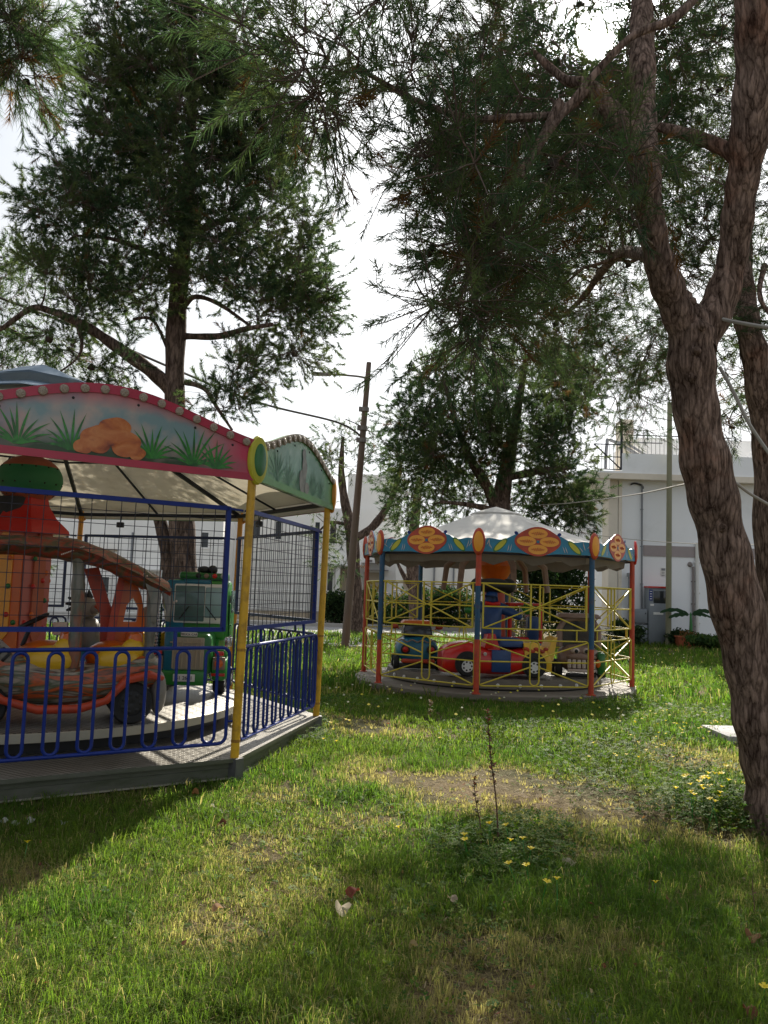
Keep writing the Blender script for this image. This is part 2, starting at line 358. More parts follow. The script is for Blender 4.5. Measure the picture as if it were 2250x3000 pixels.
M['stone'] = ramp_mat('painted_rock_stripes', [(0.02, 0.02, 0.016), (0.30, 0.25, 0.20), (0.05, 0.035, 0.02), (0.50, 0.085, 0.015), (0.05, 0.075, 0.04), (0.36, 0.30, 0.24), (0.06, 0.04, 0.03), (0.52, 0.10, 0.02)], 3.4, (0.6, 0.6, 3.2))
M['log'] = ramp_mat('painted_hide', [(0.02, 0.02, 0.014), (0.10, 0.08, 0.04), (0.30, 0.035, 0.015), (0.04, 0.06, 0.03), (0.34, 0.06, 0.04), (0.05, 0.045, 0.03)], 4.5, (1.2, 1.2, 2.0))
M['loggrey'] = ramp_mat('grey_log_paint', [(0.06, 0.055, 0.05), (0.20, 0.18, 0.15), (0.11, 0.12, 0.09), (0.30, 0.10, 0.06), (0.17, 0.15, 0.13)], 5.0, (1.6, 1.6, 0.5))
M['brownskin'] = mat('brown_fibreglass', (0.26, 0.17, 0.13), 0.45, var=0.5, vs=4, dirt=(0.08, 0.03, 0.025), dirt_amt=0.45, coat=0.3)
M['bone'] = mat('bone_paint', (0.55, 0.45, 0.40), 0.5, var=0.25, vs=8)
M['greyanimal'] = mat('grey_fibreglass', (0.22, 0.20, 0.18), 0.5, var=0.3)
M['deck'] = None
M['board'] = mat('mossy_aluminium_board', (0.13, 0.13, 0.105), 0.5, metal=0.3, var=0.35, vs=3, stretch=(1, 1, 5), dirt=(0.045, 0.055, 0.025), dirt_amt=0.7, dirt_scale=3)
M['steelpost'] = mat('galvanised_steel', (0.15, 0.15, 0.15), 0.5, metal=0.6, var=0.3)
M['trim'] = mat('light_aluminium_trim', (0.40, 0.37, 0.30), 0.45, metal=0.3, var=0.15, dirt=(0.3, 0.27, 0.2), dirt_amt=0.3)
M['wooddeck'] = mat('weathered_deck_boards', (0.17, 0.145, 0.115), 0.75, var=0.35, vs=4, stretch=(1, 1, 8), dirt=(0.12, 0.10, 0.07), dirt_amt=0.4)
M['stucco'] = mat('white_stucco', (0.87, 0.88, 0.90), 0.9, var=0.05, vs=0.8, dirt=(0.5, 0.5, 0.49), dirt_amt=0.22, dirt_scale=0.5, bump=0.15, bs=60)
M['stucco2'] = mat('warm_white_stucco', (0.87, 0.85, 0.82), 0.9, var=0.06, vs=0.5, dirt=(0.48, 0.44, 0.40), dirt_amt=0.2, dirt_scale=0.4)
M['creamwall'] = mat('cream_render', (0.74, 0.67, 0.57), 0.9, var=0.08, dirt=(0.45, 0.38, 0.30), dirt_amt=0.25)
M['beige'] = mat('beige_stone', (0.46, 0.38, 0.28), 0.9, var=0.15, dirt=(0.22, 0.2, 0.13), dirt_amt=0.35)
M['greyblock'] = mat('grey_render', (0.40, 0.40, 0.40), 0.9, var=0.1)
M['stripe'] = mat('grey_mauve_band', (0.36, 0.31, 0.31), 0.9, var=0.08)
M['greymetal'] = mat('grey_cabinet_paint', (0.19, 0.21, 0.23), 0.5, var=0.1, dirt=(0.12, 0.12, 0.12), dirt_amt=0.25)
M['pipe'] = mat('grey_pipe', (0.20, 0.21, 0.23), 0.5, var=0.1)
M['pole_green'] = mat('olive_grey_pole_paint', (0.22, 0.21, 0.13), 0.55, var=0.15, dirt=(0.12, 0.11, 0.08), dirt_amt=0.3)
M['pole_wood'] = mat('weathered_pole_wood', (0.17, 0.125, 0.10), 0.8, var=0.35, vs=5, stretch=(1, 1, 0.12), dirt=(0.17, 0.065, 0.035), dirt_amt=0.55, dirt_scale=2, bump=0.4)
M['lampgrey'] = mat('lamp_grey', (0.23, 0.20, 0.19), 0.5, var=0.1)
M['glassdark'] = mat('dark_window_glass', (0.03, 0.035, 0.04), 0.12, var=0.3, coat=0.4)
M['glassblue'] = mat('pale_blue_windscreen', (0.26, 0.40, 0.42), 0.15, var=0.15, coat=0.5)
M['glassteal'] = mat('dim_teal_windscreen', (0.09, 0.16, 0.16), 0.15, var=0.3, coat=0.5)
M['terracotta'] = mat('terracotta', (0.36, 0.09, 0.035), 0.8, var=0.2)
M['cable'] = mat('cable_sheath', (0.10, 0.09, 0.08), 0.6)
M['rope'] = mat('pale_grey_cable', (0.33, 0.31, 0.28), 0.7, var=0.2)
M['road'] = mat('pale_asphalt', (0.24, 0.235, 0.235), 0.9, var=0.18, vs=0.6, dirt=(0.12, 0.12, 0.12), dirt_amt=0.3, dirt_scale=0.35, bump=0.2, bs=80)
M['kerb'] = mat('kerb_stone', (0.42, 0.40, 0.37), 0.9, var=0.15)
M['slab'] = mat('pale_concrete_slab', (0.34, 0.335, 0.33), 0.9, var=0.15, vs=12)
M['greenplastic'] = mat('dark_green_plastic', (0.012, 0.09, 0.055), 0.35, var=0.1, coat=0.3)
M['torso'] = mat('blue_jacket_fibreglass', (0.012, 0.055, 0.19), 0.42, var=0.35, vs=5, dirt=(0.006, 0.02, 0.07), dirt_amt=0.4, dirt_scale=3, coat=0.3)
M['needle'] = leaf_mat('pine_needles', 0.48)
M['grassblade'] = leaf_mat('grass_blades', 0.55, gain=1.3)
M['leafy'] = leaf_mat('broad_leaves', 0.4)
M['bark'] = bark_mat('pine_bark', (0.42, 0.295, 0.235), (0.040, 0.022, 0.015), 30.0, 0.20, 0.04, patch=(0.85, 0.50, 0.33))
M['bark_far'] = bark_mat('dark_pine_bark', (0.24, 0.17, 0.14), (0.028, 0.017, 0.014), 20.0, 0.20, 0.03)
M['twig'] = mat('twig_bark', (0.11, 0.075, 0.06), 0.9, var=0.3, vs=20)
M['cone'] = mat('pine_cone', (0.05, 0.03, 0.022), 0.85, var=0.4, vs=60, bump=1.0, bs=90)

def deck_mat():
    """aluminium tread plate with a lattice of raised studs"""
    m = bpy.data.materials.new('tread_plate'); m.use_nodes = True; t = m.node_tree; N = t.nodes; L = t.links
    p = N['Principled BSDF']; p.inputs['Metallic'].default_value = 0.35; p.inputs['Roughness'].default_value = 0.42
    tc = N.new('ShaderNodeTexCoord'); mp = N.new('ShaderNodeMapping'); mp.inputs['Rotation'].default_value = (0, 0, 0.55); mp.inputs['Scale'].default_value = (21, 21, 21)
    L.new(tc.outputs['Object'], mp.inputs['Vector'])
    sep = N.new('ShaderNodeSeparateXYZ'); L.new(mp.outputs[0], sep.inputs[0])
    def mth(op, a, b=None):
        n = N.new('ShaderNodeMath'); n.operation = op
        for i, q in enumerate((a, b)):
            if q is None: continue
            if isinstance(q, (int, float)): n.inputs[i].default_value = q
            else: L.new(q, n.inputs[i])
        return n.outputs[0]
    w = mth('MULTIPLY', mth('SINE', mth('MULTIPLY', sep.outputs[0], PI)), mth('SINE', mth('MULTIPLY', sep.outputs[1], PI)))
    r = N.new('ShaderNodeValToRGB'); r.color_ramp.elements[0].position = 0.12; r.color_ramp.elements[1].position = 0.35; L.new(mth('ABSOLUTE', w), r.inputs['Fac'])
    no = N.new('ShaderNodeTexNoise'); no.inputs['Scale'].default_value = 2.2; no.inputs['Detail'].default_value = 7; L.new(tc.outputs['Object'], no.inputs['Vector'])
    mx = N.new('ShaderNodeMix'); mx.data_type = 'RGBA'; mx.inputs[6].default_value = (0.10, 0.09, 0.075, 1); mx.inputs[7].default_value = (0.33, 0.31, 0.275, 1); L.new(r.outputs['Color'], mx.inputs[0])
    m2 = N.new('ShaderNodeMix'); m2.data_type = 'RGBA'; m2.blend_type = 'MULTIPLY'; m2.inputs[0].default_value = 0.8
    r2 = N.new('ShaderNodeValToRGB'); r2.color_ramp.elements[0].position = 0.3; r2.color_ramp.elements[0].color = (0.4, 0.37, 0.32, 1); r2.color_ramp.elements[1].position = 0.65
    L.new(no.outputs['Fac'], r2.inputs['Fac']); L.new(mx.outputs[2], m2.inputs[6]); L.new(r2.outputs['Color'], m2.inputs[7]); L.new(m2.outputs[2], p.inputs['Base Color'])
    b = N.new('ShaderNodeBump'); b.inputs['Distance'].default_value = 0.004; L.new(r.outputs['Color'], b.inputs['Height']); L.new(b.outputs['Normal'], p.inputs['Normal'])
    return m
M['deck'] = deck_mat()

def airbrush_mat(name, edge, mid, mid2, low, h, halfw):
    """airbrushed fascia paint: rim colour along top and ends, cloudy middle, grassy foot"""
    m = bpy.data.materials.new(name); m.use_nodes = True; t = m.node_tree; N = t.nodes; L = t.links
    p = N['Principled BSDF']; p.inputs['Roughness'].default_value = 0.4; p.inputs['Coat Weight'].default_value = 0.25
    tc = N.new('ShaderNodeTexCoord'); sep = N.new('ShaderNodeSeparateXYZ'); L.new(tc.outputs['Object'], sep.inputs[0])
    def mth(op, a, b=None, c=False):
        n = N.new('ShaderNodeMath'); n.operation = op; n.use_clamp = c
        for i, q in enumerate((a, b)):
            if q is None: continue
            if isinstance(q, (int, float)): n.inputs[i].default_value = q
            else: L.new(q, n.inputs[i])
        return n.outputs[0]
    no = N.new('ShaderNodeTexNoise'); no.inputs['Scale'].default_value = 4.5; no.inputs['Detail'].default_value = 4; L.new(tc.outputs['Object'], no.inputs['Vector'])
    jit = mth('MULTIPLY', mth('SUBTRACT', no.outputs['Fac'], 0.5), 0.35)
    cl = N.new('ShaderNodeValToRGB'); cl.color_ramp.elements[0].color = (*mid, 1); cl.color_ramp.elements[1].color = (*mid2, 1)
    cl.color_ramp.elements[0].position = 0.40; cl.color_ramp.elements[1].position = 0.62; L.new(no.outputs['Fac'], cl.inputs['Fac'])
    ends = mth('ADD', mth('DIVIDE', mth('ABSOLUTE', sep.outputs[0]), halfw), jit)
    er = N.new('ShaderNodeValToRGB'); er.color_ramp.elements[0].position = 0.52; er.color_ramp.elements[1].position = 0.92; L.new(ends, er.inputs['Fac'])
    xr = mth('DIVIDE', sep.outputs[0], halfw); topf = mth('ADD', mth('DIVIDE', mth('SUBTRACT', mth('ADD', sep.outputs[2], mth('MULTIPLY', mth('MULTIPLY', xr, xr), 0.25)), 0.40), 0.16), mth('MULTIPLY', jit, 0.8), True)
    ef = mth('MAXIMUM', er.outputs['Color'], mth('MULTIPLY', topf, 0.9))
    m1 = N.new('ShaderNodeMix'); m1.data_type = 'RGBA'; L.new(ef, m1.inputs[0]); L.new(cl.outputs['Color'], m1.inputs[6]); m1.inputs[7].default_value = (*edge, 1)
    lowf = mth('ADD', mth('DIVIDE', sep.outputs[2], h), jit)
    lr = N.new('ShaderNodeValToRGB'); lr.color_ramp.elements[0].position = 0.16; lr.color_ramp.elements[1].position = 0.42
    lr.color_ramp.elements[0].color = (1, 1, 1, 1); lr.color_ramp.elements[1].color = (0, 0, 0, 1); L.new(lowf, lr.inputs['Fac'])
    inner = mth('SUBTRACT', 1.0, ef, True)
    lf = mth('MULTIPLY', lr.outputs['Color'], inner)
    m2 = N.new('ShaderNodeMix'); m2.data_type = 'RGBA'; L.new(lf, m2.inputs[0]); L.new(m1.outputs[2], m2.inputs[6]); m2.inputs[7].default_value = (*low, 1)
    L.new(m2.outputs[2], p.inputs['Base Color'])
    return m
M['fascia_pink'] = airbrush_mat('pink_airbrushed_board', (0.56, 0.028, 0.085), (0.20, 0.30, 0.32), (0.46, 0.36, 0.32), (0.018, 0.048, 0.010), 0.5, 1.14)
M['fascia_green'] = airbrush_mat('green_airbrushed_board', (0.045, 0.25, 0.015), (0.07, 0.25, 0.17), (0.17, 0.36, 0.28), (0.04, 0.20, 0.06), 0.5, 1.14)
M['pinkrim'] = mat('crimson_rim_paint', (0.42, 0.025, 0.06), 0.38, var=0.25, coat=0.3)
M['greenrim'] = mat('green_rim_paint', (0.035, 0.19, 0.02), 0.38, var=0.3, coat=0.3)
M['brownrim'] = mat('brown_rim_paint', (0.13, 0.10, 0.05), 0.5, var=0.4)
M['pgreen'] = ramp_mat('painted_blade_green', [(0.004, 0.045, 0.006), (0.012, 0.13, 0.010), (0.03, 0.24, 0.02), (0.008, 0.08, 0.008)], 12.0, (1, 1, 1))
M['pgreen2'] = mat('painted_teal_blade', (0.02, 0.16, 0.07), 0.4, var=0.4, vs=9)
M['porange'] = ramp_mat('painted_terracotta', [(0.16, 0.025, 0.008), (0.36, 0.075, 0.012), (0.50, 0.13, 0.02), (0.58, 0.20, 0.05), (0.40, 0.08, 0.015)], 7.0, (1, 1, 1.4))
M['pgrey'] = mat('painted_grey_rock', (0.13, 0.13, 0.11), 0.4, var=0.5, vs=9)

# ------------------------------------------------------------------ ground, road
def build_ground():
    ys = np.concatenate([np.arange(-12, 16, 0.25), np.arange(16, 60, 1.0), np.array([60, 80, 120, 200, 320, 500])])
    xs = np.concatenate([np.array([-400, -200, -100, -60]), np.arange(-40, -8, 1.5), np.arange(-8, 8, 0.25), np.arange(8, 41, 1.5), np.array([60, 100, 200, 400])])
    X, Y = np.meshgrid(xs, ys); Z = gz(X, Y); V = np.stack([X.ravel(), Y.ravel(), Z.ravel()], 1)
    n = len(xs); i = np.arange((len(ys) - 1) * n).reshape(-1, n)[:, :-1].ravel()
    me = mesh_np('lawn', V, quads=np.stack([i, i + 1, i + n + 1, i + n], 1), smooth=True)
    m = bpy.data.materials.new('lawn_soil'); m.use_nodes = True; t = m.node_tree; N = t.nodes; L = t.links
    p = N['Principled BSDF']; p.inputs['Roughness'].default_value = 0.95; p.inputs['Specular IOR Level'].default_value = 0.1
    tc = N.new('ShaderNodeTexCoord')
    n1 = N.new('ShaderNodeTexNoise'); n1.inputs['Scale'].default_value = 0.9; n1.inputs['Detail'].default_value = 6; L.new(tc.outputs['Object'], n1.inputs['Vector'])
    n2 = N.new('ShaderNodeTexNoise'); n2.inputs['Scale'].default_value = 55; n2.inputs['Detail'].default_value = 8; n2.inputs['Roughness'].default_value = 0.7; L.new(tc.outputs['Object'], n2.inputs['Vector'])
    r = N.new('ShaderNodeValToRGB'); e = r.color_ramp.elements; e[0].position = 0.35; e[0].color = (0.060, 0.066, 0.025, 1); e[1].position = 0.70; e[1].color = (0.20, 0.155, 0.10, 1)
    L.new(n1.outputs['Fac'], r.inputs['Fac'])
    mx = N.new('ShaderNodeMix'); mx.data_type = 'RGBA'; mx.blend_type = 'MULTIPLY'; mx.inputs[0].default_value = 0.9
    r2 = N.new('ShaderNodeValToRGB'); r2.color_ramp.elements[0].position = 0.35; r2.color_ramp.elements[0].color = (0.3, 0.26, 0.2, 1); r2.color_ramp.elements[1].position = 0.62; r2.color_ramp.elements[1].color = (1.3, 1.2, 1.05, 1)
    L.new(n2.outputs['Fac'], r2.inputs['Fac']); L.new(r.outputs['Color'], mx.inputs[6]); L.new(r2.outputs['Color'], mx.inputs[7]); L.new(mx.outputs[2], p.inputs['Base Color'])
    b = N.new('ShaderNodeBump'); b.inputs['Strength'].default_value = 1; b.inputs['Distance'].default_value = 0.02; L.new(n2.outputs['Fac'], b.inputs['Height']); L.new(b.outputs['Normal'], p.inputs['Normal'])
    me.materials.append(m); tag(link('lawn', me), kind='structure')
build_ground()
ROAD_Y0, ROAD_Y1 = 24.6, 36.5
rd = MB(); rd.box((-18, (ROAD_Y0 + ROAD_Y1) / 2, -0.195), (47, ROAD_Y1 - ROAD_Y0, 0.04)); tag(rd.build('road', M['road']), kind='structure')
kb = MB()
for i in range(46): kb.box((-41 + i * 1.0, ROAD_Y1 + 0.10, -0.11), (0.985, 0.2, 0.17))
tag(kb.build('kerb', M['kerb']), kind='structure')
pv = MB(); pv.box((-18, ROAD_Y1 + 1.3, -0.125), (47, 2.2, 0.13)); tag(pv.build('pavement', M['kerb']), kind='structure')

# ------------------------------------------------------------------ the near carousel
NC = Vector((-3.569, 8.2136, 0)); NR = 2.978; NA = -0.5942; NTX, NTY = 0.0172, -0.0081
near = thing('carousel', 'carousel with crimson bulb-rimmed arched boards, yellow posts and blue wire cage', 'carousel', NC)
AP = NR * math.cos(PI / 8); HW = NR * math.sin(PI / 8)
def vert(k, r=NR): a = NA + PI / 4 * k; return Vector((r * math.cos(a), r * math.sin(a), 0))
def shear(z): return Vector((NTX * z, NTY * z, z))
def frame(a, ap, org):
    y = Vector((-math.cos(a), -math.sin(a), 0)); x = Vector((-math.sin(a), math.cos(a), 0)); o = -y * ap + org
    return Matrix(((x.x, y.x, 0, o.x), (x.y, y.y, 0, o.y), (0, 0, 1, o.z), (0, 0, 0, 1)))
def FR(k, z=0.0): return frame(NA + PI / 4 * (k + 0.5), AP, shear(z))
def octa(r, k0=0): return [vert(k + k0, r) for k in range(8)]
DZ = 0.172
d = MB(); o8 = octa(NR + 0.05)
d.raw([(p.x, p.y, DZ) for p in o8] + [(p.x, p.y, DZ - 0.03) for p in o8], [tuple(range(8))])
d.raw([(p.x, p.y, DZ) for p in o8] + [(p.x, p.y, DZ - 0.03) for p in o8], [(i, i + 8, (i + 1) % 8 + 8, (i + 1) % 8) for i in range(8)], 1)
d.build('deck', [M['deck'], M['board']], near)
for k in range(8):
    b = MB(FR(k)); L2 = HW - 0.02
    b.box((0, 0.01, 0.118), (2 * L2, 0.03, 0.042)); b.box((0, 0.012, 0.058), (2 * L2, 0.026, 0.072))
    b.box((0, -0.004, 0.148), (2 * L2, 0.05, 0.012), 1); b.box((0, 0.0, 0.02), (2 * L2, 0.05, 0.008), 1)
    b.build('side_board', [M['board'], M['trim']], near)
    c = MB(Matrix.Translation(vert(k)) @ Matrix.Rotation(NA + PI / 4 * k, 4, 'Z')); c.box((0.02, 0, 0.075), (0.085, 0.085, 0.19)); c.build('foot', M['steelpost'], near)
    p = MB(); q = vert(k); p.tube([q + shear(DZ - 0.01), q + shear(1.2), q + shear(2.40)], 0.034, 12)
    for z_ in (0.30, 1.0): p.tube([q + shear(z_ - 0.011), q + shear(z_ + 0.011)], 0.0358, 12, 1)
    p.build('post', [M['yellow'] if k in (0, 1, 5, 6, 7) else M['orange_post'], M['rustyclamp']], near)
# turntable
tt = MB(); tt.lathe([(0.02, 0.36), (2.19, 0.36), (2.2, 0.352)], 72); tto = tt.build('turntable', M['deck'], near)
te = MB(); te.lathe([(2.2, 0.355), (2.205, 0.35), (2.205, 0.285), (2.19, 0.28)], 72); te.build('edge_trim', M['trim'], tto)
td = MB(); td.lathe([(2.0, 0.28), (2.0, 0.173)], 48); td.build('undercarriage', M['blackgloss'], tto)
# centre column
cc = MB(Matrix.Translation((-0.10, 0, 0)))
HEX = 6; HR = 0.36; HA = -1.95
colm = []
for k in range(HEX):
    a = HA + 2 * PI * (k + 0.5) / HEX; ap = HR * math.cos(PI / HEX); hw = HR * math.sin(PI / HEX) - 0.012
    F = frame(a, ap, Vector((-0.10, 0, 0))); pb = MB(F); mi = M['orange'] if k % 2 == 0 else M['pink']
    pb.prism([(-hw * 1.12, 0.36), (hw * 1.12, 0.36), (hw, 0.8), (hw, 2.02), (-hw, 2.02), (-hw, 0.8)], 0, 0.03)
    po = pb.build('column_panel', mi, near)
    rg = MB(F); rg.prism([(0.0, 0.86), (hw * 0.5, 0.98), (hw * 0.5, 1.86), (0.0, 1.98), (-hw * 0.35, 1.86), (-hw * 0.35, 0.98)], -0.022, -0.001)
    rg.build('raised_rib', M['amber'] if k % 2 == 0 else M['ballpink'], po)
    for j in range(7):
        z = 1.02 + j * 0.135; xx = (-0.35 if j % 2 else 0.72) * hw * (1 if k % 2 else -1)
        for s_, zz in ((1, 0.0),) if j % 3 else ((1, 0.0), (-1, 0.06)):
            lb = MB(F @ Matrix.Translation((xx * s_, -0.022 if abs(xx) < hw * 0.5 else 0, z + zz))); lb.ell((0, 0, 0), (0.026, 0.018, 0.026), 10, 6)
            lb.build('column_light', [M['green'], M['red'], M['orange']][(j + k) % 3], po)
cr = MB(); cr.tube([(-0.1, 0, 0.36), (-0.1, 0, 2.3)], 0.24, 12); cr.build('column_core', M['blackgloss'], near)
sk = MB(); sk.lathe([(0.44, 1.94), (0.43, 1.98), (0.30, 2.10), (0.22, 2.22), (0.20, 2.30)], 6); sk.build('column_skirt', M['red'], near)
bl = MB(Matrix.Translation((0.0, 0, 0)))
n_ = 24
for a0, a1, mi in ((0, 8, 1), (8, 16, 0), (16, 24, 1)):
    bl.lathe([(max(0.315 * math.sin(PI * i / n_), 1e-6), 2.49 - 0.245 * math.cos(PI * i / n_)) for i in range(a0, a1 + 1)], 32, mi)
bo = bl.build('ball', [M['ballgreen'], M['ballpink']], near)
for zz, nn in ((2.60, 14), (2.44, 14), (2.33, 14)):
    for q in range(nn):
        a = 2 * PI * q / nn + zz; rr = 0.315 * math.sqrt(max(0, 1 - ((zz - 2.49) / 0.245) ** 2))
        if math.sin(a) < 0.25:
            h = MB(); h.ell((rr * math.cos(a), rr * math.sin(a), zz), (0.010, 0.010, 0.010), 6, 4); h.build('lamp_socket', M['blackgloss'], bo)
# fascia boards
def fh(x, lo=0.31, hi=0.57): return lo + (hi - lo) * (0.5 * math.cos(PI * x / (2 * HW)) + 0.5 * (1 + math.cos(PI * x / HW)) / 2)
NSEG = 40
def fascia(k, paint, rim, detail, label):
    X = [-HW + 0.012 + (2 * HW - 0.024) * i / NSEG for i in range(NSEG + 1)]
    b = MB(); b.prism([(x, fh(x)) for x in X] + [(X[-1], 0), (X[0], 0)][0:2], -0.02, 0.015, 0, 0, 1)
    o = b.build('fascia_board', [paint, M['cream_board']], near); o.matrix_local = FR(k, 2.335) @ Matrix.Translation((0, -0.045, 0)); tag(o, label)
    r = MB(); r.prism([(x, fh(x) + 0.006) for x in X] + [(x, fh(x) - 0.062) for x in X[::-1]], -0.034, -0.0201)
    ro = r.build('rim', rim, o)
    r2 = MB(); r2.prism([(X[0], -0.004), (X[-1], -0.004), (X[-1], 0.05), (X[0], 0.05)], -0.030, -0.0201)
    for s_ in (-1, 1): r2.prism([(s_ * HW * 0.94, 0.05), (s_ * (HW - 0.013), 0.05), (s_ * (HW - 0.013), 0.24), (s_ * HW * 0.94, 0.24)][::1 if s_ > 0 else -1], -0.026, -0.0201)
    r2.build('lower_rim', rim if detail != 2 else M['greenrim'], o)
    if detail:
        for i in range(16):
            x = -HW + 0.10 + (2 * HW - 0.20) * i / 15
            l = MB(Matrix.Translation((x, -0.0345, fh(x) - 0.036))); l.lathe([(0.033, 0.0), (0.033, -0.005), (0.029, -0.012), (0.015, -0.016), (1e-5, -0.017)], 14, 0, Matrix.Rotation(-PI / 2, 4, 'X'))
            l.build('bulb', M['bulb'], o)
        for x in (-0.75, -0.28, 0.18, 0.62, 0.93):
            s_ = MB(Matrix.Translation((x, -0.022, fh(x) - 0.10))); s_.ell((0, 0, 0), (0.010, 0.006, 0.010), 8, 5); s_.build('bolt', M['blackgloss'], o)
    return o
def blade(mb, x0, z0, ang, ln, w, curve, y=-0.0215, m=0):
    n = 7; L = []; R = []; a = ang; x, z = x0, z0
    for i in range(n + 1):
        t = i / n; ww = w * (0.35 + 1.6 * t * (1 - t) * 1.6) * (1 - t ** 4); L.append((x - math.sin(a) * ww, y, z + math.cos(a) * ww)); R.append((x + math.sin(a) * ww, y, z - math.cos(a) * ww))
        x += math.cos(a) * ln / n; z += math.sin(a) * ln / n; a += curve / n
    vs = L + R; fs = [(i, i + 1, n + 2 + i, n + 1 + i) for i in range(n)]
    mb.raw(vs, fs, m)
def tufts(o, spots, mt, seed):
    r = random.Random(seed)
    for i, (x, z, s) in enumerate(spots):
        b = MB()
        for j in range(11):
            t = (j - 5) / 5.0; blade(b, x + t * 0.02, z, PI / 2 - t * 1.05 + r.uniform(-0.08, 0.08), 1.2 * s * (1 - 0.35 * abs(t)) * r.uniform(0.8, 1.1), 0.0095, -t * 0.9, -0.0215 - 0.0004 * j)
        b.build('painted_plant', mt, o)
def flat_ell(mb, x, z, rx, rz_, y, m=0, rot=0.0, n=28, wob=0.0):
    vs = [(x, y, z)]
    for i in range(n):
        a = 2 * PI * i / n; q = 1 + wob * math.sin(3 * a + x * 9) + wob * 0.6 * math.sin(5 * a + 1.7); ex, ez = rx * q * math.cos(a), rz_ * q * math.sin(a)
        vs.append((x + ex * math.cos(rot) - ez * math.sin(rot), y, z + ex * math.sin(rot) + ez * math.cos(rot)))
    mb.raw(vs, [(0, 1 + i, 1 + (i + 1) % n) for i in range(n)], m)
fp = fascia(-1, M['fascia_pink'], M['pinkrim'], 1, 'pink and grey airbrushed board with painted plants and crimson rim')
tufts(fp, [(-0.62, 0.07, 0.26), (-0.27, 0.07, 0.24), (0.30, 0.075, 0.22), (0.62, 0.06, 0.30), (0.80, 0.055, 0.20), (-0.95, 0.06, 0.2)], M['pgreen'], 3)
bs_ = MB()
for x, z, rx, rz_ in ((-0.10, 0.17, 0.115, 0.10), (0.10, 0.16, 0.11, 0.095), (0.02, 0.255, 0.115, 0.09), (0.19, 0.10, 0.06, 0.05), (-0.19, 0.11, 0.07, 0.055)): flat_ell(bs_, x, z, rx, rz_, -0.0265 - 0.0006 * len(bs_.v) / 29, 0, 0.2, wob=0.05)
bs_.build('painted_boulders', M['porange'], fp)
fg_ = fascia(0, M['fascia_green'], M['brownrim'], 2, 'green airbrushed board with grey painted shape and brown rim')
tufts(fg_, [(-0.72, 0.06, 0.30), (-0.42, 0.06, 0.22), (0.35, 0.06, 0.26), (0.62, 0.06, 0.18), (-0.1, 0.055, 0.16)], M['pgreen2'], 5)
bs_ = MB()
for x, z, rx, rz_ in ((-0.02, 0.15, 0.10, 0.12), (0.03, 0.28, 0.075, 0.11), (0.0, 0.40, 0.055, 0.06), (0.12, 0.10, 0.07, 0.06)): flat_ell(bs_, x, z, rx, rz_, -0.0265 - 0.0006 * len(bs_.v) / 29, 0, 0.1, wob=0.06)
bs_.build('painted_rocks', M['pgrey'], fg_)
for k in (1, 2, 3, 4, 5, 6): fascia(k, M['fascia_pink'] if k % 2 else M['fascia_green'], M['pinkrim'] if k % 2 else M['greenrim'], 0, None)
# corner ovals
for k in range(8):
    a = NA + PI / 4 * k; T = Matrix.Translation(vert(k, NR + 0.045) + shear(2.50)) @ Matrix.Rotation(a + PI / 2, 4, 'Z')
    c = MB(T); c.lathe([(1e-5, -0.030), (0.70, -0.030), (0.93, -0.02), (1.0, 0.0), (0.93, 0.02), (1e-5, 0.02)], 28, 0, Matrix.Diagonal((0.105, 1, 0.20, 1)) @ Matrix.Rotation(-PI / 2, 4, 'X'))
    co = c.build('corner_ornament', M['yelgreen'] if k == 0 else M['orange_post'], near)
    g = MB(T); g.lathe([(1e-5, -0.037), (0.55, -0.037), (0.66, -0.031)], 24, 0, Matrix.Diagonal((0.105, 1, 0.20, 1)) @ Matrix.Rotation(-PI / 2, 4, 'X'))
    g.build('inset', M['green'] if k % 2 == 0 else M['yel'], co)
# canopy, ribs, beams, cap
cn = MB(); rings = []
for r, z, n in ((NR - 0.05, 2.43, 8), (NR * 0.55, 2.93, 8), (0.45, 3.36, 8)):
    rings.append([vert(k, r) + shear(z) for k in range(8)])
cn.loft(rings, 0, cap=False, smooth=False); cn.build('canopy', M['cream'], near)
for k in range(8):
    rb = MB(); rb.tube([vert(k, NR - 0.04) + shear(2.40), vert(k, NR * 0.55) + shear(2.895), vert(k, 0.4) + shear(3.33)], 0.028, 4); rb.build('canopy_rib', M['rib'], near)
    bm_ = MB(); bm_.tube([vert(k, NR - 0.06) + shear(2.385), vert(k + 1, NR - 0.06) + shear(2.385)], 0.03, 4); bm_.build('edge_beam', M['rib'], near)
    m_ = MB(); q0 = (vert(k, NR * 0.55) + shear(2.90)); q1 = (vert(k + 1, NR * 0.55) + shear(2.90)); m_.tube([q0, q1], 0.014, 4)
    e0 = (vert(k, NR - 0.06) + vert(k + 1, NR - 0.06)) / 2 + shear(2.40); m_.tube([(q0 + q1) / 2, e0], 0.014, 4); m_.build('purlin', M['rib'], near)
cp = MB(); apx = shear(3.665)
low = [vert(k, 0.56 if k % 2 else 0.50) + shear(3.47) for k in range(8)]; mid_ = [vert(k, 0.24) + shear(3.585) for k in range(8)]
cp.loft([low, mid_, [apx + vert(k, 0.01) for k in range(8)]], 0, cap=False, smooth=False)
cp.loft([[vert(k, 0.53) + shear(3.455) for k in range(8)], low], 0, cap=False, smooth=False)
cp.loft([[vert(k, 0.9) + shear(3.26) for k in range(8)], [vert(k, 0.44) + shear(3.40) for k in range(8)]], 0, cap=False, smooth=False)
cp.build('roof_cap', M['cap'], near)
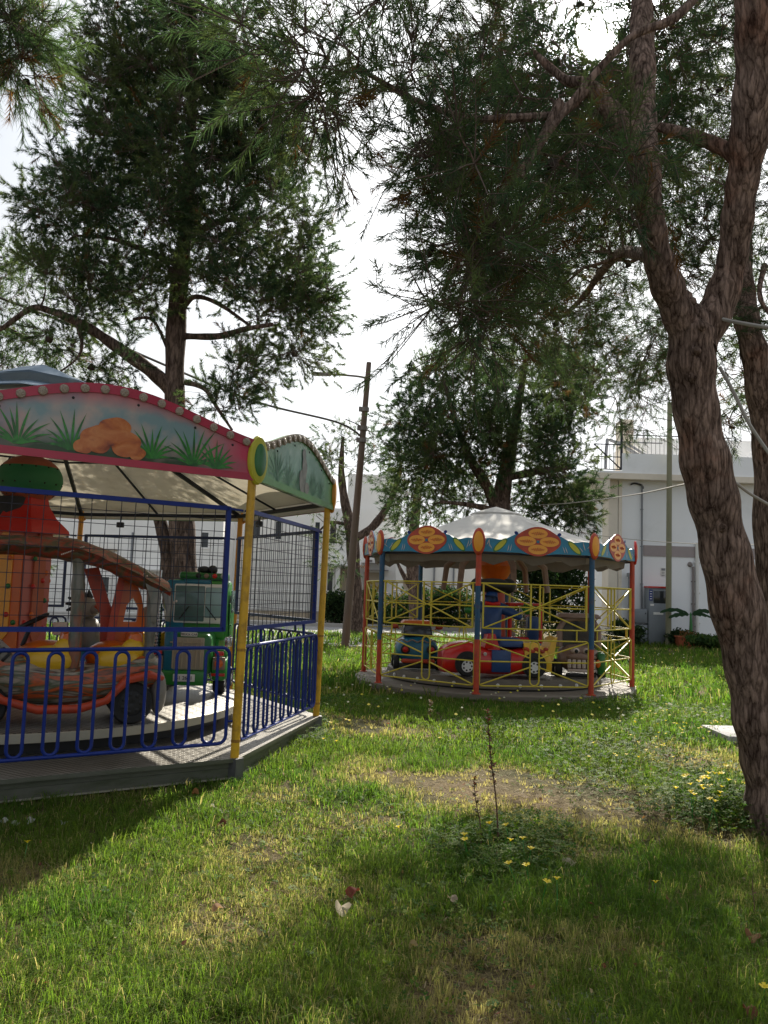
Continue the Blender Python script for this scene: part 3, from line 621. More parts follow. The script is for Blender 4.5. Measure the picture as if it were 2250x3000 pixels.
# cage and railing
def grid_panel(k):
    b = MB(FR(k)); z0, z1, x0, x1 = 1.155, 2.105, -1.0, 1.0; t = 0.020
    F_ = lambda x, z: (x, 0.02, z)
    for a_, c_ in ((F_(x0, z0), F_(x1, z0)), (F_(x0, z1), F_(x1, z1))): b.tube([a_, c_], t * 1.2, 4)
    for x in (x0, x1): b.tube([F_(x, z0 - 0.015), F_(x, z1 + 0.015)], t * 1.2, 4)
    for x in (x0, x1): b.tube([F_(x, z1), (x + (0.12 if x > 0 else -0.12), 0.01, z1 - 0.01)], 0.012, 4)
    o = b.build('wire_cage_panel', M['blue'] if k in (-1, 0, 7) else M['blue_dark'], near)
    g = MB(FR(k)); nx, nz = 19, 10
    for i in range(1, nx): x = x0 + (x1 - x0) * i / nx + rnd.uniform(-0.004, 0.004); g.tube([(x, 0.02, z0), (x + rnd.uniform(-0.008, 0.008), 0.02, (z0 + z1) / 2), (x, 0.02, z1)], 0.0034, 4, cap=False)
    for i in range(1, nz): z = z0 + (z1 - z0) * i / nz + rnd.uniform(-0.004, 0.004); g.tube([(x0, 0.017, z), (0.2, 0.017, z + rnd.uniform(-0.008, 0.008)), (x1, 0.017, z)], 0.0034, 4, cap=False)
    g.build('wire_grid', M['wire'], o)
def stadium(cx, z0, z1, w, y=0.0, n=7):
    r = w / 2; P = []
    for i in range(n + 1): a = PI * i / n; P.append((cx + r * math.cos(a), y, z1 - r + r * math.sin(a)))
    for i in range(n + 1): a = PI + PI * i / n; P.append((cx + r * math.cos(a), y, z0 + r + r * math.sin(a)))
    P.append(P[0]); return P
def round_rect(x0, x1, z0, z1, r, y=0.0, n=4):
    P = []
    for cx, cz, a0 in ((x1 - r, z1 - r, 0), (x0 + r, z1 - r, PI / 2), (x0 + r, z0 + r, PI), (x1 - r, z0 + r, 1.5 * PI)):
        for i in range(n + 1): a = a0 + PI / 2 * i / n; P.append((cx + r * math.cos(a), y, cz + r * math.sin(a)))
    P.append(P[0]); return P
def railing(k):
    b = MB(FR(k)); z0, z1 = 0.285, 1.015
    b.tube(round_rect(-1.06, 1.06, z0, z1, 0.06), 0.0145, 8, cap=False)
    for i in range(9): b.tube(stadium(-0.916 + i * 0.229, z0 + 0.012, z1 - 0.018, 0.098), 0.0125, 8, cap=False)
    for x in (-0.62, 0.62): b.tube([(x, 0.01, z1), (x, 0.016, 1.14)], 0.015, 6)
    for x in (-1.06, 1.06):
        for z in (0.45, 0.85): b.tube([(x, 0, z), (x + 0.075 * (1 if x > 0 else -1), 0, z)], 0.008, 5)
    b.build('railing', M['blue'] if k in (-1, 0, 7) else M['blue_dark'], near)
for k in (-1, 0, 1, 2, 3, 4, 5, 6): grid_panel(k); railing(k)
# small hanging cable tie and flood lamps under the eave
for k, t in ((1, 0.35), (2, 0.5)):
    s_ = MB(FR(k, 2.25)); s_.rbox((t, 0.10, 0.0), (0.09, 0.06, 0.07), 0.01); s_.tube([(t, 0.1, 0.02), (t, 0.08, 0.12)], 0.008, 5); s_.build('spotlight', M['blackgloss'], near)

def nloc(x, y, z=0.36): return Vector((NC.x + x, NC.y + y, z))
def wheel(parent, x, y, z, r, w, hub=None, axis='Y', name='wheel'):
    R = Matrix.Translation((x, y, z)) @ (Matrix.Rotation(PI / 2, 4, 'X') if axis == 'Y' else Matrix.Rotation(PI / 2, 4, 'Y'))
    t = MB(R); t.lathe([(r * 0.56, -w * 0.3), (r * 0.60, -w / 2), (r * 0.9, -w / 2), (r, -w * 0.3), (r, w * 0.3), (r * 0.9, w / 2), (r * 0.60, w / 2), (r * 0.56, w * 0.3)], 24, cap=False)
    o = t.build(name, M['black'], parent)
    h = MB(R)
    h.lathe([(1e-5, -w * 0.44), (r * 0.2, -w * 0.50), (r * 0.61, -w * 0.42), (r * 0.61, w * 0.42), (r * 0.2, w * 0.50), (1e-5, w * 0.44)], 18)
    for i in range(7):
        a = 2 * PI * i / 7
        for s_ in (-1, 1): h.ell((r * 0.40 * math.cos(a), r * 0.40 * math.sin(a), s_ * w * 0.45), (r * 0.11, r * 0.11, w * 0.05), 8, 5, 1)
    h.build('hub', [hub or M['hubsilver'], M['blackgloss']], o)
    return o

# green toy truck facing the eye
tr = thing('toy_truck', 'green and teal toy truck with tan grille on the caged carousel', 'toy truck', nloc(1.57, 0.86), 0.06)
b = MB(); b.rbox((0, 0.22, 0.86), (0.66, 0.50, 0.66), 0.05, 0, 3, taper=(0.94, 0.9)); b.box((0, 0.22, 0.45), (0.5, 0.56, 0.2))
cabo = b.build('cab', M['lightgreen'], tr)
b = MB(); b.rbox((-0.24, -0.02, 0.88), (0.20, 0.06, 0.60), 0.02); b.rbox((-0.02, -0.024, 1.165), (0.30, 0.05, 0.05), 0.015); b.build('teal_paint_panel', M['teal'], cabo)
b = MB(); b.rbox((0.01, -0.032, 0.93), (0.54, 0.05, 0.43), 0.02); wf = b.build('windscreen_frame', M['white'], cabo)
b = MB(); b.rbox((-0.085, -0.052, 0.93), (0.32, 0.03, 0.385), 0.012); b.build('windscreen_pane', M['glassteal'], wf)
b = MB(); b.rbox((0.168, -0.054, 0.945), (0.175, 0.03, 0.33), 0.012); b.build('windscreen_pane', M['glassblue'], wf)
b = MB(); b.rbox((0, -0.26, 0.42), (0.48, 0.44, 0.42), 0.05, 0, 3, taper=(0.9, 0.97)); hood = b.build('bonnet', M['green'], tr)
b = MB(); b.rbox((-0.19, -0.27, 0.44), (0.13, 0.45, 0.42), 0.035); b.build('teal_paint_panel', M['teal'], hood)
b = MB(); b.rbox((-0.015, -0.478, 0.425), (0.35, 0.03, 0.33), 0.012); gr = b.build('grille', M['grille'], hood)
b = MB()
for i in range(7): b.box((-0.155 + i * 0.047, -0.499, 0.425), (0.008, 0.018, 0.30), 0)
b.box((-0.015, -0.502, 0.54), (0.34, 0.014, 0.010)); b.build('grille_bar', M['beige'], gr)
b = MB(); b.rbox((-0.0, -0.487, 0.622), (0.17, 0.022, 0.042), 0.006); npl = b.build('name_plate', M['white'], hood)
text('lettering', 'TRUCK CAR', 0.032, M['blackgloss'], npl, Matrix.Translation((0, -0.500, 0.622)) @ Matrix.Rotation(PI / 2, 4, 'X'))
b = MB(); b.rbox((-0.03, -0.47, 0.18), (0.46, 0.14, 0.15), 0.02); bp = b.build('bumper', M['lightgreen'], tr)
b = MB(); b.rbox((-0.02, -0.546, 0.185), (0.22, 0.012, 0.075), 0.004); lp = b.build('number_plate', M['white'], bp)
text('lettering', 'B1 2691', 0.052, M['blackgloss'], lp, Matrix.Translation((-0.02, -0.554, 0.183)) @ Matrix.Rotation(PI / 2, 4, 'X'))
for sx in (-1, 1):
    b = MB(); b.rbox((sx * 0.31, -0.24, 0.26), (0.15, 0.44, 0.22), 0.03); b.rbox((sx * 0.31, -0.2, 0.42), (0.12, 0.3, 0.1), 0.03); fo = b.build('fender', M['lightgreen'] if sx > 0 else M['teal'], tr)
    b = MB(); b.rbox((sx * 0.315, -0.452, 0.33), (0.125, 0.05, 0.13), 0.012); hl = b.build('headlight', M['brownskin'], fo)
    b = MB(Matrix.Translation((sx * 0.315, -0.478, 0.33)) @ Matrix.Rotation(PI / 2, 4, 'X')); b.lathe([(0.045, 0), (0.03, 0.01), (1e-5, 0.014)], 14); b.build('lens', M['orange'], hl)
    b = MB(); b.rbox((sx * 0.315, -0.455, 0.43), (0.09, 0.05, 0.045), 0.01); b.build('indicator', M['red'], fo)
    wheel(tr, sx * 0.30, -0.22, 0.115, 0.115, 0.12, axis='X'); wheel(tr, sx * 0.30, 0.36, 0.115, 0.115, 0.12, axis='X')
b = MB(); b.rbox((-0.10, 0.12, 1.23), (0.26, 0.2, 0.09), 0.03); b.rbox((0.14, 0.12, 1.225), (0.32, 0.2, 0.085), 0.02); lbx = b.build('roof_light_bar', M['green'], tr)
for x, mm in ((-0.02, 'blackgloss'), (0.07, 'brownskin'), (0.16, 'red'), (0.25, 'silver')):
    b = MB(Matrix.Translation((x, 0.018, 1.235)) @ Matrix.Rotation(PI / 2, 4, 'X')); b.lathe([(0.028, 0), (0.025, 0.012), (1e-5, 0.018)], 12); b.build('lamp', M[mm], lbx)
b = MB(); b.ell((0.02, 0.14, 1.30), (0.075, 0.06, 0.045), 12, 8); b.ell((0.12, 0.12, 1.305), (0.055, 0.055, 0.05), 12, 8); b.tube([(0.02, 0.14, 1.26), (0.12, 0.12, 1.26)], 0.02, 6); b.build('horn', M['blackgloss'], tr)
b = MB(); b.tube([(-0.42, 0.0, 0.30), (-0.42, 0.0, 0.92)], 0.034, 12); b.tube([(-0.42, 0.0, 0.92), (-0.42, 0.0, 1.28)], 0.014, 8); b.tube([(-0.42, 0, 0.35), (-0.34, 0.05, 0.35)], 0.012, 6)
ex = b.build('exhaust_stack', M['chrome'], tr)
b = MB()
for i in range(14):
    for j in range(7): a = PI + PI * j / 6 + (i % 2) * 0.2; b.ell((-0.42 + 0.034 * math.cos(a), 0.034 * math.sin(a), 0.38 + i * 0.038), (0.006, 0.006, 0.010), 5, 4)
b.build('perforation', M['blackgloss'], ex)
b = MB(); b.tube([(0.37, -0.35, 0.48), (0.41, -0.37, 0.56), (0.41, -0.37, 0.62)], 0.012, 6); b.rbox((0.39, -0.36, 0.55), (0.08, 0.03, 0.10), 0.012); b.build('side_mirror', M['chrome'], tr)

b = MB(); b.rbox((0.337, 0.24, 0.72), (0.012, 0.36, 0.44), 0.005); b.tube([(0.348, 0.10, 0.70), (0.348, 0.16, 0.70)], 0.010, 6); b.build('door', M['green'], tr)
b = MB(); b.rbox((0.343, 0.26, 0.96), (0.012, 0.28, 0.24), 0.005); b.build('side_window', M['glassteal'], tr)
b = MB(); b.rbox((0.31, -0.46, 0.215), (0.14, 0.02, 0.03), 0.006); b.rbox((-0.31, -0.46, 0.215), (0.14, 0.02, 0.03), 0.006); b.build('bumper_trim', M['red'], tr)
for x in (-0.17, 0.19):
    b = MB(); b.tube([(x * 1.1, -0.075, 0.76), (x * 0.5, -0.085, 0.90)], 0.006, 5); b.build('wiper', M['blackgloss'], tr)
# log buggy with painted rock body
bg = thing('toy_buggy', 'toy buggy with log roof, rock-striped body and orange seats behind blue railing', 'toy buggy', nloc(1.00, -1.36), 0.40)
def sect(x, zb, zt, hw_): return [(x, -hw_ * 0.80, zb), (x, -hw_, zb + (zt - zb) * 0.35), (x, -hw_ * 0.98, zb + (zt - zb) * 0.8), (x, -hw_ * 0.82, zt), (x, hw_ * 0.82, zt), (x, hw_ * 0.98, zb + (zt - zb) * 0.8), (x, hw_, zb + (zt - zb) * 0.35), (x, hw_ * 0.80, zb)]
b = MB(); b.loft([sect(-0.86, 0.28, 0.46, 0.20), sect(-0.75, 0.24, 0.60, 0.30), sect(-0.52, 0.22, 0.62, 0.34), sect(-0.30, 0.14, 0.52, 0.34), sect(0.0, 0.12, 0.46, 0.34), sect(0.28, 0.16, 0.48, 0.34), sect(0.50, 0.24, 0.56, 0.34), sect(0.68, 0.26, 0.56, 0.30), sect(0.76, 0.22, 0.48, 0.24)])
bb = b.build('body', M['stone'], bg, 2)
b = MB(); b.tube([(-0.82, -0.32, 0.34), (-0.62, -0.37, 0.36), (-0.45, -0.37, 0.22), (-0.2, -0.36, 0.14), (0.1, -0.36, 0.14), (0.3, -0.37, 0.20), (0.45, -0.37, 0.36), (0.62, -0.36, 0.40), (0.74, -0.28, 0.36)], [0.02, 0.03, 0.03, 0.035, 0.035, 0.03, 0.035, 0.035, 0.02], 10); b.build('lower_bead', M['redorange'], bb)
b = MB(); b.ell((0.72, -0.18, 0.24), (0.07, 0.14, 0.18), 16, 10); b.build('bumper', M['greyanimal'], bg)
for x in (-0.58, 0.50):
    for y in (-0.26, 0.26): wheel(bg, x, y, 0.17, 0.17, 0.16, M['blackgloss'])
for x, s_ in ((-0.16, 1.0), (0.36, 0.92)):
    b = MB(); b.ell((x, 0, 0.52), (0.24 * s_, 0.26, 0.13), 18, 10); b.rbox((x + 0.16, 0.0, 0.60), (0.12, 0.46, 0.26), 0.05); so_ = b.build('seat', M['orange'], bg)
    b = MB(); b.ell((x + 0.03, -0.20, 0.50), (0.20 * s_, 0.12, 0.12), 16, 10); b.ell((x + 0.14, -0.2, 0.58), (0.10, 0.06, 0.10), 14, 8); b.build('cushion', M['yel'], so_)
b = MB()
outer = [(0.33, 0.58), (0.60, 0.58), (0.62, 0.80), (0.58, 1.02), (0.52, 1.16), (0.42, 1.22), (0.40, 1.02), (0.35, 0.80)]
hole = [(0.44, 0.80), (0.55, 0.80), (0.56, 0.92), (0.51, 1.01), (0.46, 0.94)]
n1, n2 = len(outer), len(hole)
def ring_faces(mb, out, inn, y0, y1):
    # outer and inner outlines resampled to the same count and bridged
    def rs(P, n):
        P = [Vector((p[0], p[1])) for p in P]; P.append(P[0]); Ls = [0]
        for i in range(len(P) - 1): Ls.append(Ls[-1] + (P[i + 1] - P[i]).length)
        o_ = []
        for j in range(n):
            t = Ls[-1] * j / n; i = max(q for q in range(len(Ls)) if Ls[q] <= t + 1e-9); i = min(i, len(P) - 2)
            f = (t - Ls[i]) / max(1e-9, Ls[i + 1] - Ls[i]); o_.append(P[i].lerp(P[i + 1], f))
        return o_
    n = 32; O = rs(out, n); I = rs(inn, n)
    vs = [(p.x, y0, p.y) for p in O] + [(p.x, y0, p.y) for p in I] + [(p.x, y1, p.y) for p in O] + [(p.x, y1, p.y) for p in I]
    fs = []
    for i in range(n):
        j = (i + 1) % n
        fs += [(i, j, n + j, n + i), (2 * n + i, 3 * n + i, 3 * n + j, 2 * n + j), (i, 2 * n + i, 2 * n + j, j), (n + i, n + j, 3 * n + j, 3 * n + i)]
    mb.raw(vs, fs)
ring_faces(b, outer, hole, 0.10, 0.17); b.build('backrest', M['orange'], bg)
b = MB(); b.prism([(0.10, 1.24), (0.22, 1.26), (0.36, 0.86), (0.36, 0.58), (0.27, 0.58), (0.26, 0.84)], 0.20, 0.25); b.prism([(0.36, 0.58), (0.30, 0.58), (0.33, 0.9), (0.38, 1.22), (0.43, 1.22)], 0.02, 0.07); b.build('brace', M['redorange'], bg)
def log(mb, pts, r, seed):
    r_ = random.Random(seed); P = []
    for i in range(len(pts) - 1):
        for j in range(5): t = j / 5; P.append(Vector(pts[i]).lerp(Vector(pts[i + 1]), t))
    P.append(Vector(pts[-1])); mb.tube(P, [r * r_.uniform(0.86, 1.12) for _ in P], 12)
b = MB(); log(b, [(0.04, -0.22, 0.44), (0.05, -0.22, 0.95), (0.03, -0.22, 1.34)], 0.052, 1); b.build('roof_post', M['loggrey'], bg)
b = MB(); log(b, [(0.62, -0.22, 0.44), (0.63, -0.22, 0.8), (0.63, -0.20, 1.10)], 0.045, 2); b.build('roof_post', M['loggrey'], bg)
b = MB(); log(b, [(-0.62, 0.20, 0.44), (-0.62, 0.20, 1.38)], 0.05, 3); b.build('roof_post', M['loggrey'], bg)
b = MB(); log(b, [(-0.95, -0.22, 1.37), (-0.45, -0.22, 1.41), (0.05, -0.22, 1.36), (0.36, -0.22, 1.26), (0.66, -0.22, 1.11)], 0.072, 4); b.build('roof_log', M['log'], bg)
b = MB(); log(b, [(-0.95, 0.18, 1.40), (-0.3, 0.18, 1.40), (0.25, 0.18, 1.32), (0.62, 0.18, 1.13)], 0.062, 5); b.build('roof_log', M['log'], bg)
b = MB(); rg_s = []; r_ = random.Random(4)
for i in range(22):
    x = -0.98 + i * 0.083; z = 1.45 - max(0, x) ** 1.25 * 0.46; q = []
    for j in range(9): t = -1 + 2 * j / 8; q.append((x, 0.30 * t - 0.02, z + 0.035 * (1 - t * t) - 0.055 * abs(t) ** 3 + r_.uniform(-.006, .006)))
    q += [(p[0], p[1] * 0.9, p[2] - 0.035) for p in q[::-1]]
    rg_s.append(q)
b.loft(rg_s); b.build('roof_cover', M['log'], bg)
b = MB()
for i in range(14):
    t = i / 13; b.ell((0.52 + 0.30 * t, -0.285 + 0.03 * t, 1.20 - 0.22 * t + 0.03 * math.sin(i)), (0.010, 0.008, 0.010), 6, 4); b.ell((-0.10 + 0.16 * t, -0.30, 1.34 + 0.07 * t), (0.007, 0.006, 0.007), 6, 4)
b.build('bead_string', M['bone'], bg)
for (x0, z0, s_) in ((0.60, 1.06, 1.0), (0.72, 1.02, 0.8)):
    b = MB(); b.loft([[(x0 - 0.05 * s_, -0.28, z0 + 0.1), (x0 + 0.07 * s_, -0.28, z0 + 0.08), (x0 + 0.07 * s_, -0.24, z0 + 0.08), (x0 - 0.05 * s_, -0.24, z0 + 0.1)], [(x0, -0.30, z0 - 0.05), (x0 + 0.09 * s_, -0.30, z0 - 0.05), (x0 + 0.09 * s_, -0.25, z0 - 0.05), (x0, -0.25, z0 - 0.05)], [(x0 + 0.02, -0.29, z0 - 0.24 * s_), (x0 + 0.06, -0.29, z0 - 0.25 * s_), (x0 + 0.06, -0.27, z0 - 0.25 * s_), (x0 + 0.02, -0.27, z0 - 0.24 * s_)]]); b.build('hide_flap', M['loggrey'], bg)
BX = Matrix.Translation((-0.56, -0.04, 0.62)) @ Matrix.Rotation(0.75, 4, 'Y')
b = MB(); b.rbox((0, 0, 0), (0.40, 0.56, 0.10), 0.04, xf=BX); bn = b.build('bonnet', M['greyanimal'], bg)
b = MB()
for i in range(6): b.rbox((-0.15 + i * 0.058, -0.27, 0.02), (0.024, 0.04, 0.085), 0.006, xf=BX)
b.build('stripe', M['blackgloss'], bn)
b = MB(); b.tube([(-0.34, 0, 0.60), (-0.28, 0, 0.78)], 0.018, 8); b.lathe([(0.12, -0.015), (0.135, 0), (0.12, 0.015), (0.105, 0), (0.12, -0.015)], 20, 0, Matrix.Translation((-0.27, 0, 0.80)) @ Matrix.Rotation(-0.5, 4, 'Y'), cap=False); b.build('steering_wheel', M['blackgloss'], bg)

# small boat ride with a grey animal at the helm, yellow boat behind
an = thing('toy_boat', 'pale toy boat with grey animal figure beyond the buggy', 'toy boat', nloc(0.25, 0.90), 0.3)
b = MB(); b.loft([sect(-0.55, 0.18, 0.40, 0.10), sect(-0.35, 0.06, 0.42, 0.26), sect(0.15, 0.04, 0.40, 0.28), sect(0.5, 0.08, 0.44, 0.24)]); b.build('hull', M['teal'], an, 1)
b = MB(); b.rbox((-0.16, -0.18, 0.62), (0.16, 0.03, 0.14), 0.02); b.build('windscreen_pane', M['white'], an)
b = MB(); b.ell((0.12, 0, 0.55), (0.14, 0.13, 0.20), 16, 10); b.ell((0.08, -0.02, 0.84), (0.14, 0.12, 0.12), 16, 10); b.ell((0.17, -0.08, 0.83), (0.07, 0.07, 0.06), 12, 8); b.tube([(0.05, -0.12, 0.66), (-0.05, -0.2, 0.52), (-0.12, -0.18, 0.55)], 0.04, 8); fgx = b.build('animal_figure', M['greyanimal'], an)
b = MB()
for i in range(9): a = i * 0.42 + 1.2; b.tube([(0.07 + 0.10 * math.cos(a), 0, 0.86 + 0.10 * math.sin(a)), (0.06 + 0.20 * math.cos(a + 0.2), -0.02, 0.87 + 0.17 * math.sin(a + 0.2))], [0.045, 0.01], 6)
b.build('mane', M['blackgloss'], fgx)
b = MB(); b.tube([(0.17, -0.14, 0.87), (0.23, -0.13, 0.82), (0.26, -0.12, 0.76)], 0.016, 6); b.build('bridle', M['redorange'], fgx)
yb = thing('toy_boat', 'yellow toy boat half hidden beside the green toy truck', 'toy boat', nloc(0.93, 1.0), 0.2)
b = MB(); b.loft([sect(-0.4, 0.2, 0.58, 0.10), sect(-0.2, 0.08, 0.62, 0.20), sect(0.15, 0.06, 0.58, 0.20), sect(0.35, 0.2, 0.66, 0.12)]); b.build('hull', M['yel'], yb, 1)
b = MB(); b.ell((0.05, -0.05, 0.78), (0.09, 0.09, 0.10), 14, 8); b.ell((0.05, -0.12, 0.72), (0.07, 0.05, 0.10), 12, 8); b.build('figurehead', M['brownskin'], yb)
b = MB(); b.rbox((0.1, -0.1, 0.98), (0.12, 0.06, 0.16), 0.025); b.build('visor', M['white'], yb)

# ------------------------------------------------------------------ the far carousel
FC = Vector((2.1135, 15.4836, 0)); FRr = 2.477; FA = -2.5945
far = thing('carousel', 'carousel with teal flower-painted valance, white peaked canopy and yellow fences', 'carousel', FC)
FAP = FRr * math.cos(PI / 8); FHW = FRr * math.sin(PI / 8)
def fvert(k, r=FRr, z=0.0): a = FA + PI / 4 * k; return Vector((r * math.cos(a), r * math.sin(a), z))
def FF(k, z=0.0): return frame(FA + PI / 4 * (k + 0.5), FAP, Vector((0, 0, z)))
b = MB(); b.lathe([(0.02, -0.065), (2.53, -0.065), (2.55, -0.075), (2.55, -0.15), (2.51, -0.155), (2.51, -0.26)], 64); b.build('deck', M['wooddeck'], far)
b = MB(); b.lathe([(0.02, 0.125), (1.93, 0.125), (1.95, 0.115)], 64); t2 = b.build('turntable', M['deck'], far)
b = MB(); b.lathe([(1.955, 0.12), (1.96, 0.10), (1.96, -0.03), (1.95, -0.04)], 64); b.build('edge_band', M['wooddeck'], t2)
b = MB(); b.lathe([(1.90, -0.03), (1.90, -0.07)], 48); b.build('undercarriage', M['blackgloss'], t2)
for i in range(34):
    a = 2 * PI * i / 34
    b = MB(Matrix.Rotation(a, 4, 'Z') @ Matrix.Translation((1.962, 0, 0.025)) @ Matrix.Rotation(PI / 2, 4, 'Y')); b.lathe([(0.032, -0.002), (0.032, 0.012), (0.024, 0.024), (1e-5, 0.03)], 12); b.build('lamp', M['white'], t2)
for k in range(8):
    q = fvert(k); b = MB()
    if k == 1: segs = ((-0.10, 0.78, 0), (0.78, 1.62, 1), (1.62, 2.16, 0))
    elif k in (0, 2): segs = ((-0.10, 0.66, 0), (0.66, 2.16, 1))
    elif k in (5, 6): segs = ((-0.10, 2.16, 1),)
    else: segs = ((-0.10, 2.16, 0),)
    for z0, z1, m_ in segs: b.tube([q + Vector((0, 0, z0)), q + Vector((0, 0, z1))], 0.045 if not (k == 1 and m_ == 1) else 0.044, 12, m_)
    b.box((q.x, q.y, -0.06), (0.13, 0.13, 0.012), 0)
    b.build('post', [M['redorange'], M['blue_post']], far)
# canopy with a hanging skirt
b = MB(); NS = 8; cr_ = []
for r, z in ((FRr - 0.03, 2.36), (FRr * 0.7, 2.53), (FRr * 0.4, 2.78), (0.42, 3.0)): cr_.append([fvert(k, r, z) for k in range(8)])
b.loft(cr_, 0, cap=False, smooth=False); b.build('canopy', M['white_canvas'], far)
b = MB(); b.loft([[fvert(k, 0.50, 2.985) for k in range(8)], [fvert(k, 0.47, 3.01) for k in range(8)], [fvert(k, 0.01, 3.14) for k in range(8)]], 0, cap=False, smooth=False); b.build('canopy_cap', M['white_canvas'], far)
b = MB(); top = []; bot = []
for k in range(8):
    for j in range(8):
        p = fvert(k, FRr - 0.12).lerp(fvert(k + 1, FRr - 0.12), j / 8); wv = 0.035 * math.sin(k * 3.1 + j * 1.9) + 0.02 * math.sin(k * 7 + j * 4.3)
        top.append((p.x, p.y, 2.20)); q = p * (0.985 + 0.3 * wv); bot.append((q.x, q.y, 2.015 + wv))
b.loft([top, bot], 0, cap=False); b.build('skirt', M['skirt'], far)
for k in range(8):
    b = MB(); b.tube([fvert(k, FRr - 0.05, 2.14), fvert(k, FRr * 0.4, 2.74), fvert(k, 0.1, 2.98)], 0.022, 4); b.build('canopy_rib', M['rib'], far)
    b = MB(); b.tube([fvert(k, FRr - 0.05, 2.145), fvert(k + 1, FRr - 0.05, 2.145)], 0.022, 4); b.build('edge_beam', M['rib'], far)
def vh(x): return 0.205 + 0.20 * (0.5 + 0.5 * math.cos(PI * min(1, abs(x) / (FHW * 0.70)))) ** 1.1 + 0.012 * math.cos(abs(x) * 16)
def valance(k):
    X = [-FHW + 0.01 + (2 * FHW - 0.02) * i / 40 for i in range(41)]
    b = MB(); b.prism([(x, vh(x)) for x in X] + [(x, -0.03 * max(0, 1 - (x / 0.3) ** 2)) for x in X[::-1]], -0.02, 0.01, 0, 0, 1)
    o = b.build('valance_board', [M['teal_board'], M['cream_board']], far); o.matrix_local = FF(k, 2.165) @ Matrix.Translation((0, -0.05, 0))
    if k not in (-2, -1, 0, 1, 2, 3): return
    b = MB(); b.prism([(0.375 * math.cos(a) * (1 + 0.03 * math.cos(4 * a)), 0.19 + 0.225 * math.sin(a) * (1 + 0.05 * math.cos(4 * a))) for a in [2 * PI * i / 40 for i in range(40)]], -0.028, -0.0201); md = b.build('flower_medallion', M['redorange'], o)
    for j, (x, z) in enumerate(((0, 0.318), (0, 0.062), (-0.192, 0.19), (0.192, 0.19))):
        b = MB(); flat_ell(b, x, z, 0.162, 0.078, -0.0300 - 0.0004 * j, 0); po = b.build('petal', M['amber'], md)
        b = MB(); b.tube([(x - 0.11 + 0.22 * i / 24, -0.0312 - 0.0004 * j, z + 0.034 * math.sin(i * 1.9) * (1 - ((i - 12) / 13) ** 2)) for i in range(25)], 0.0038, 4); b.build('squiggle', M['redorange'], po)
    b = MB(); b.prism([(-0.022, 0.163), (0.022, 0.163), (0.022, 0.207), (-0.022, 0.207)], -0.034, -0.0281); b.build('centre_square', M['teal'], md)
    for s_ in (-1, 1):
        b = MB(); flat_ell(b, s_ * 0.62, 0.11, 0.155, 0.055, -0.0215, 0, -0.75 * s_); lo_ = b.build('leaf_oval', M['green'], o)
        b = MB(); flat_ell(b, s_ * 0.62, 0.11, 0.125, 0.040, -0.0228, 0, -0.75 * s_); b.build('inner_oval', M['yelgreen'], lo_)
    b = MB(); r_ = random.Random(k + 5)
    for s_ in (-1, 1):
        for j in range(5):
            x0 = s_ * (0.72 + 0.04 * j); blade(b, x0, 0.02 + 0.03 * j, PI / 2 + s_ * r_.uniform(-0.9, 0.9), r_.uniform(0.08, 0.16), 0.006, r_.uniform(-.4, .4), -0.0212)
        for j in range(2): blade(b, s_ * (0.46 + 0.04 * j), 0.02, PI / 2 + s_ * 0.3, 0.12, 0.006, 0.2, -0.0212)
    b.build('white_splash', M['bone'], o)
    b = MB()
    for s_ in (-1, 1): flat_ell(b, s_ * 0.36, 0.315, 0.035, 0.028, -0.0236, 0, 0.3 * s_, 8)
    b.build('blue_splash', M['blue'], o)
for k in range(-2, 6): valance(k)
for k in range(8):
    a = FA + PI / 4 * k; T = Matrix.Translation(fvert(k, FRr + 0.05, 2.32)) @ Matrix.Rotation(a + PI / 2, 4, 'Z')
    fl = Matrix.Diagonal((0.105, 1, 0.22, 1)) @ Matrix.Rotation(-PI / 2, 4, 'X')
    c = MB(T); c.lathe([(1e-5, -0.030), (0.70, -0.030), (0.93, -0.02), (1.0, 0.0), (0.93, 0.02), (1e-5, 0.02)], 28, 0, fl); co = c.build('corner_ornament', M['redorange'] if k != 3 else M['red'], far)
    g = MB(T); g.lathe([(1e-5, -0.042), (0.5, -0.041), (0.74, -0.030)], 24, 0, fl); g.build('inset', M['amber'], co)
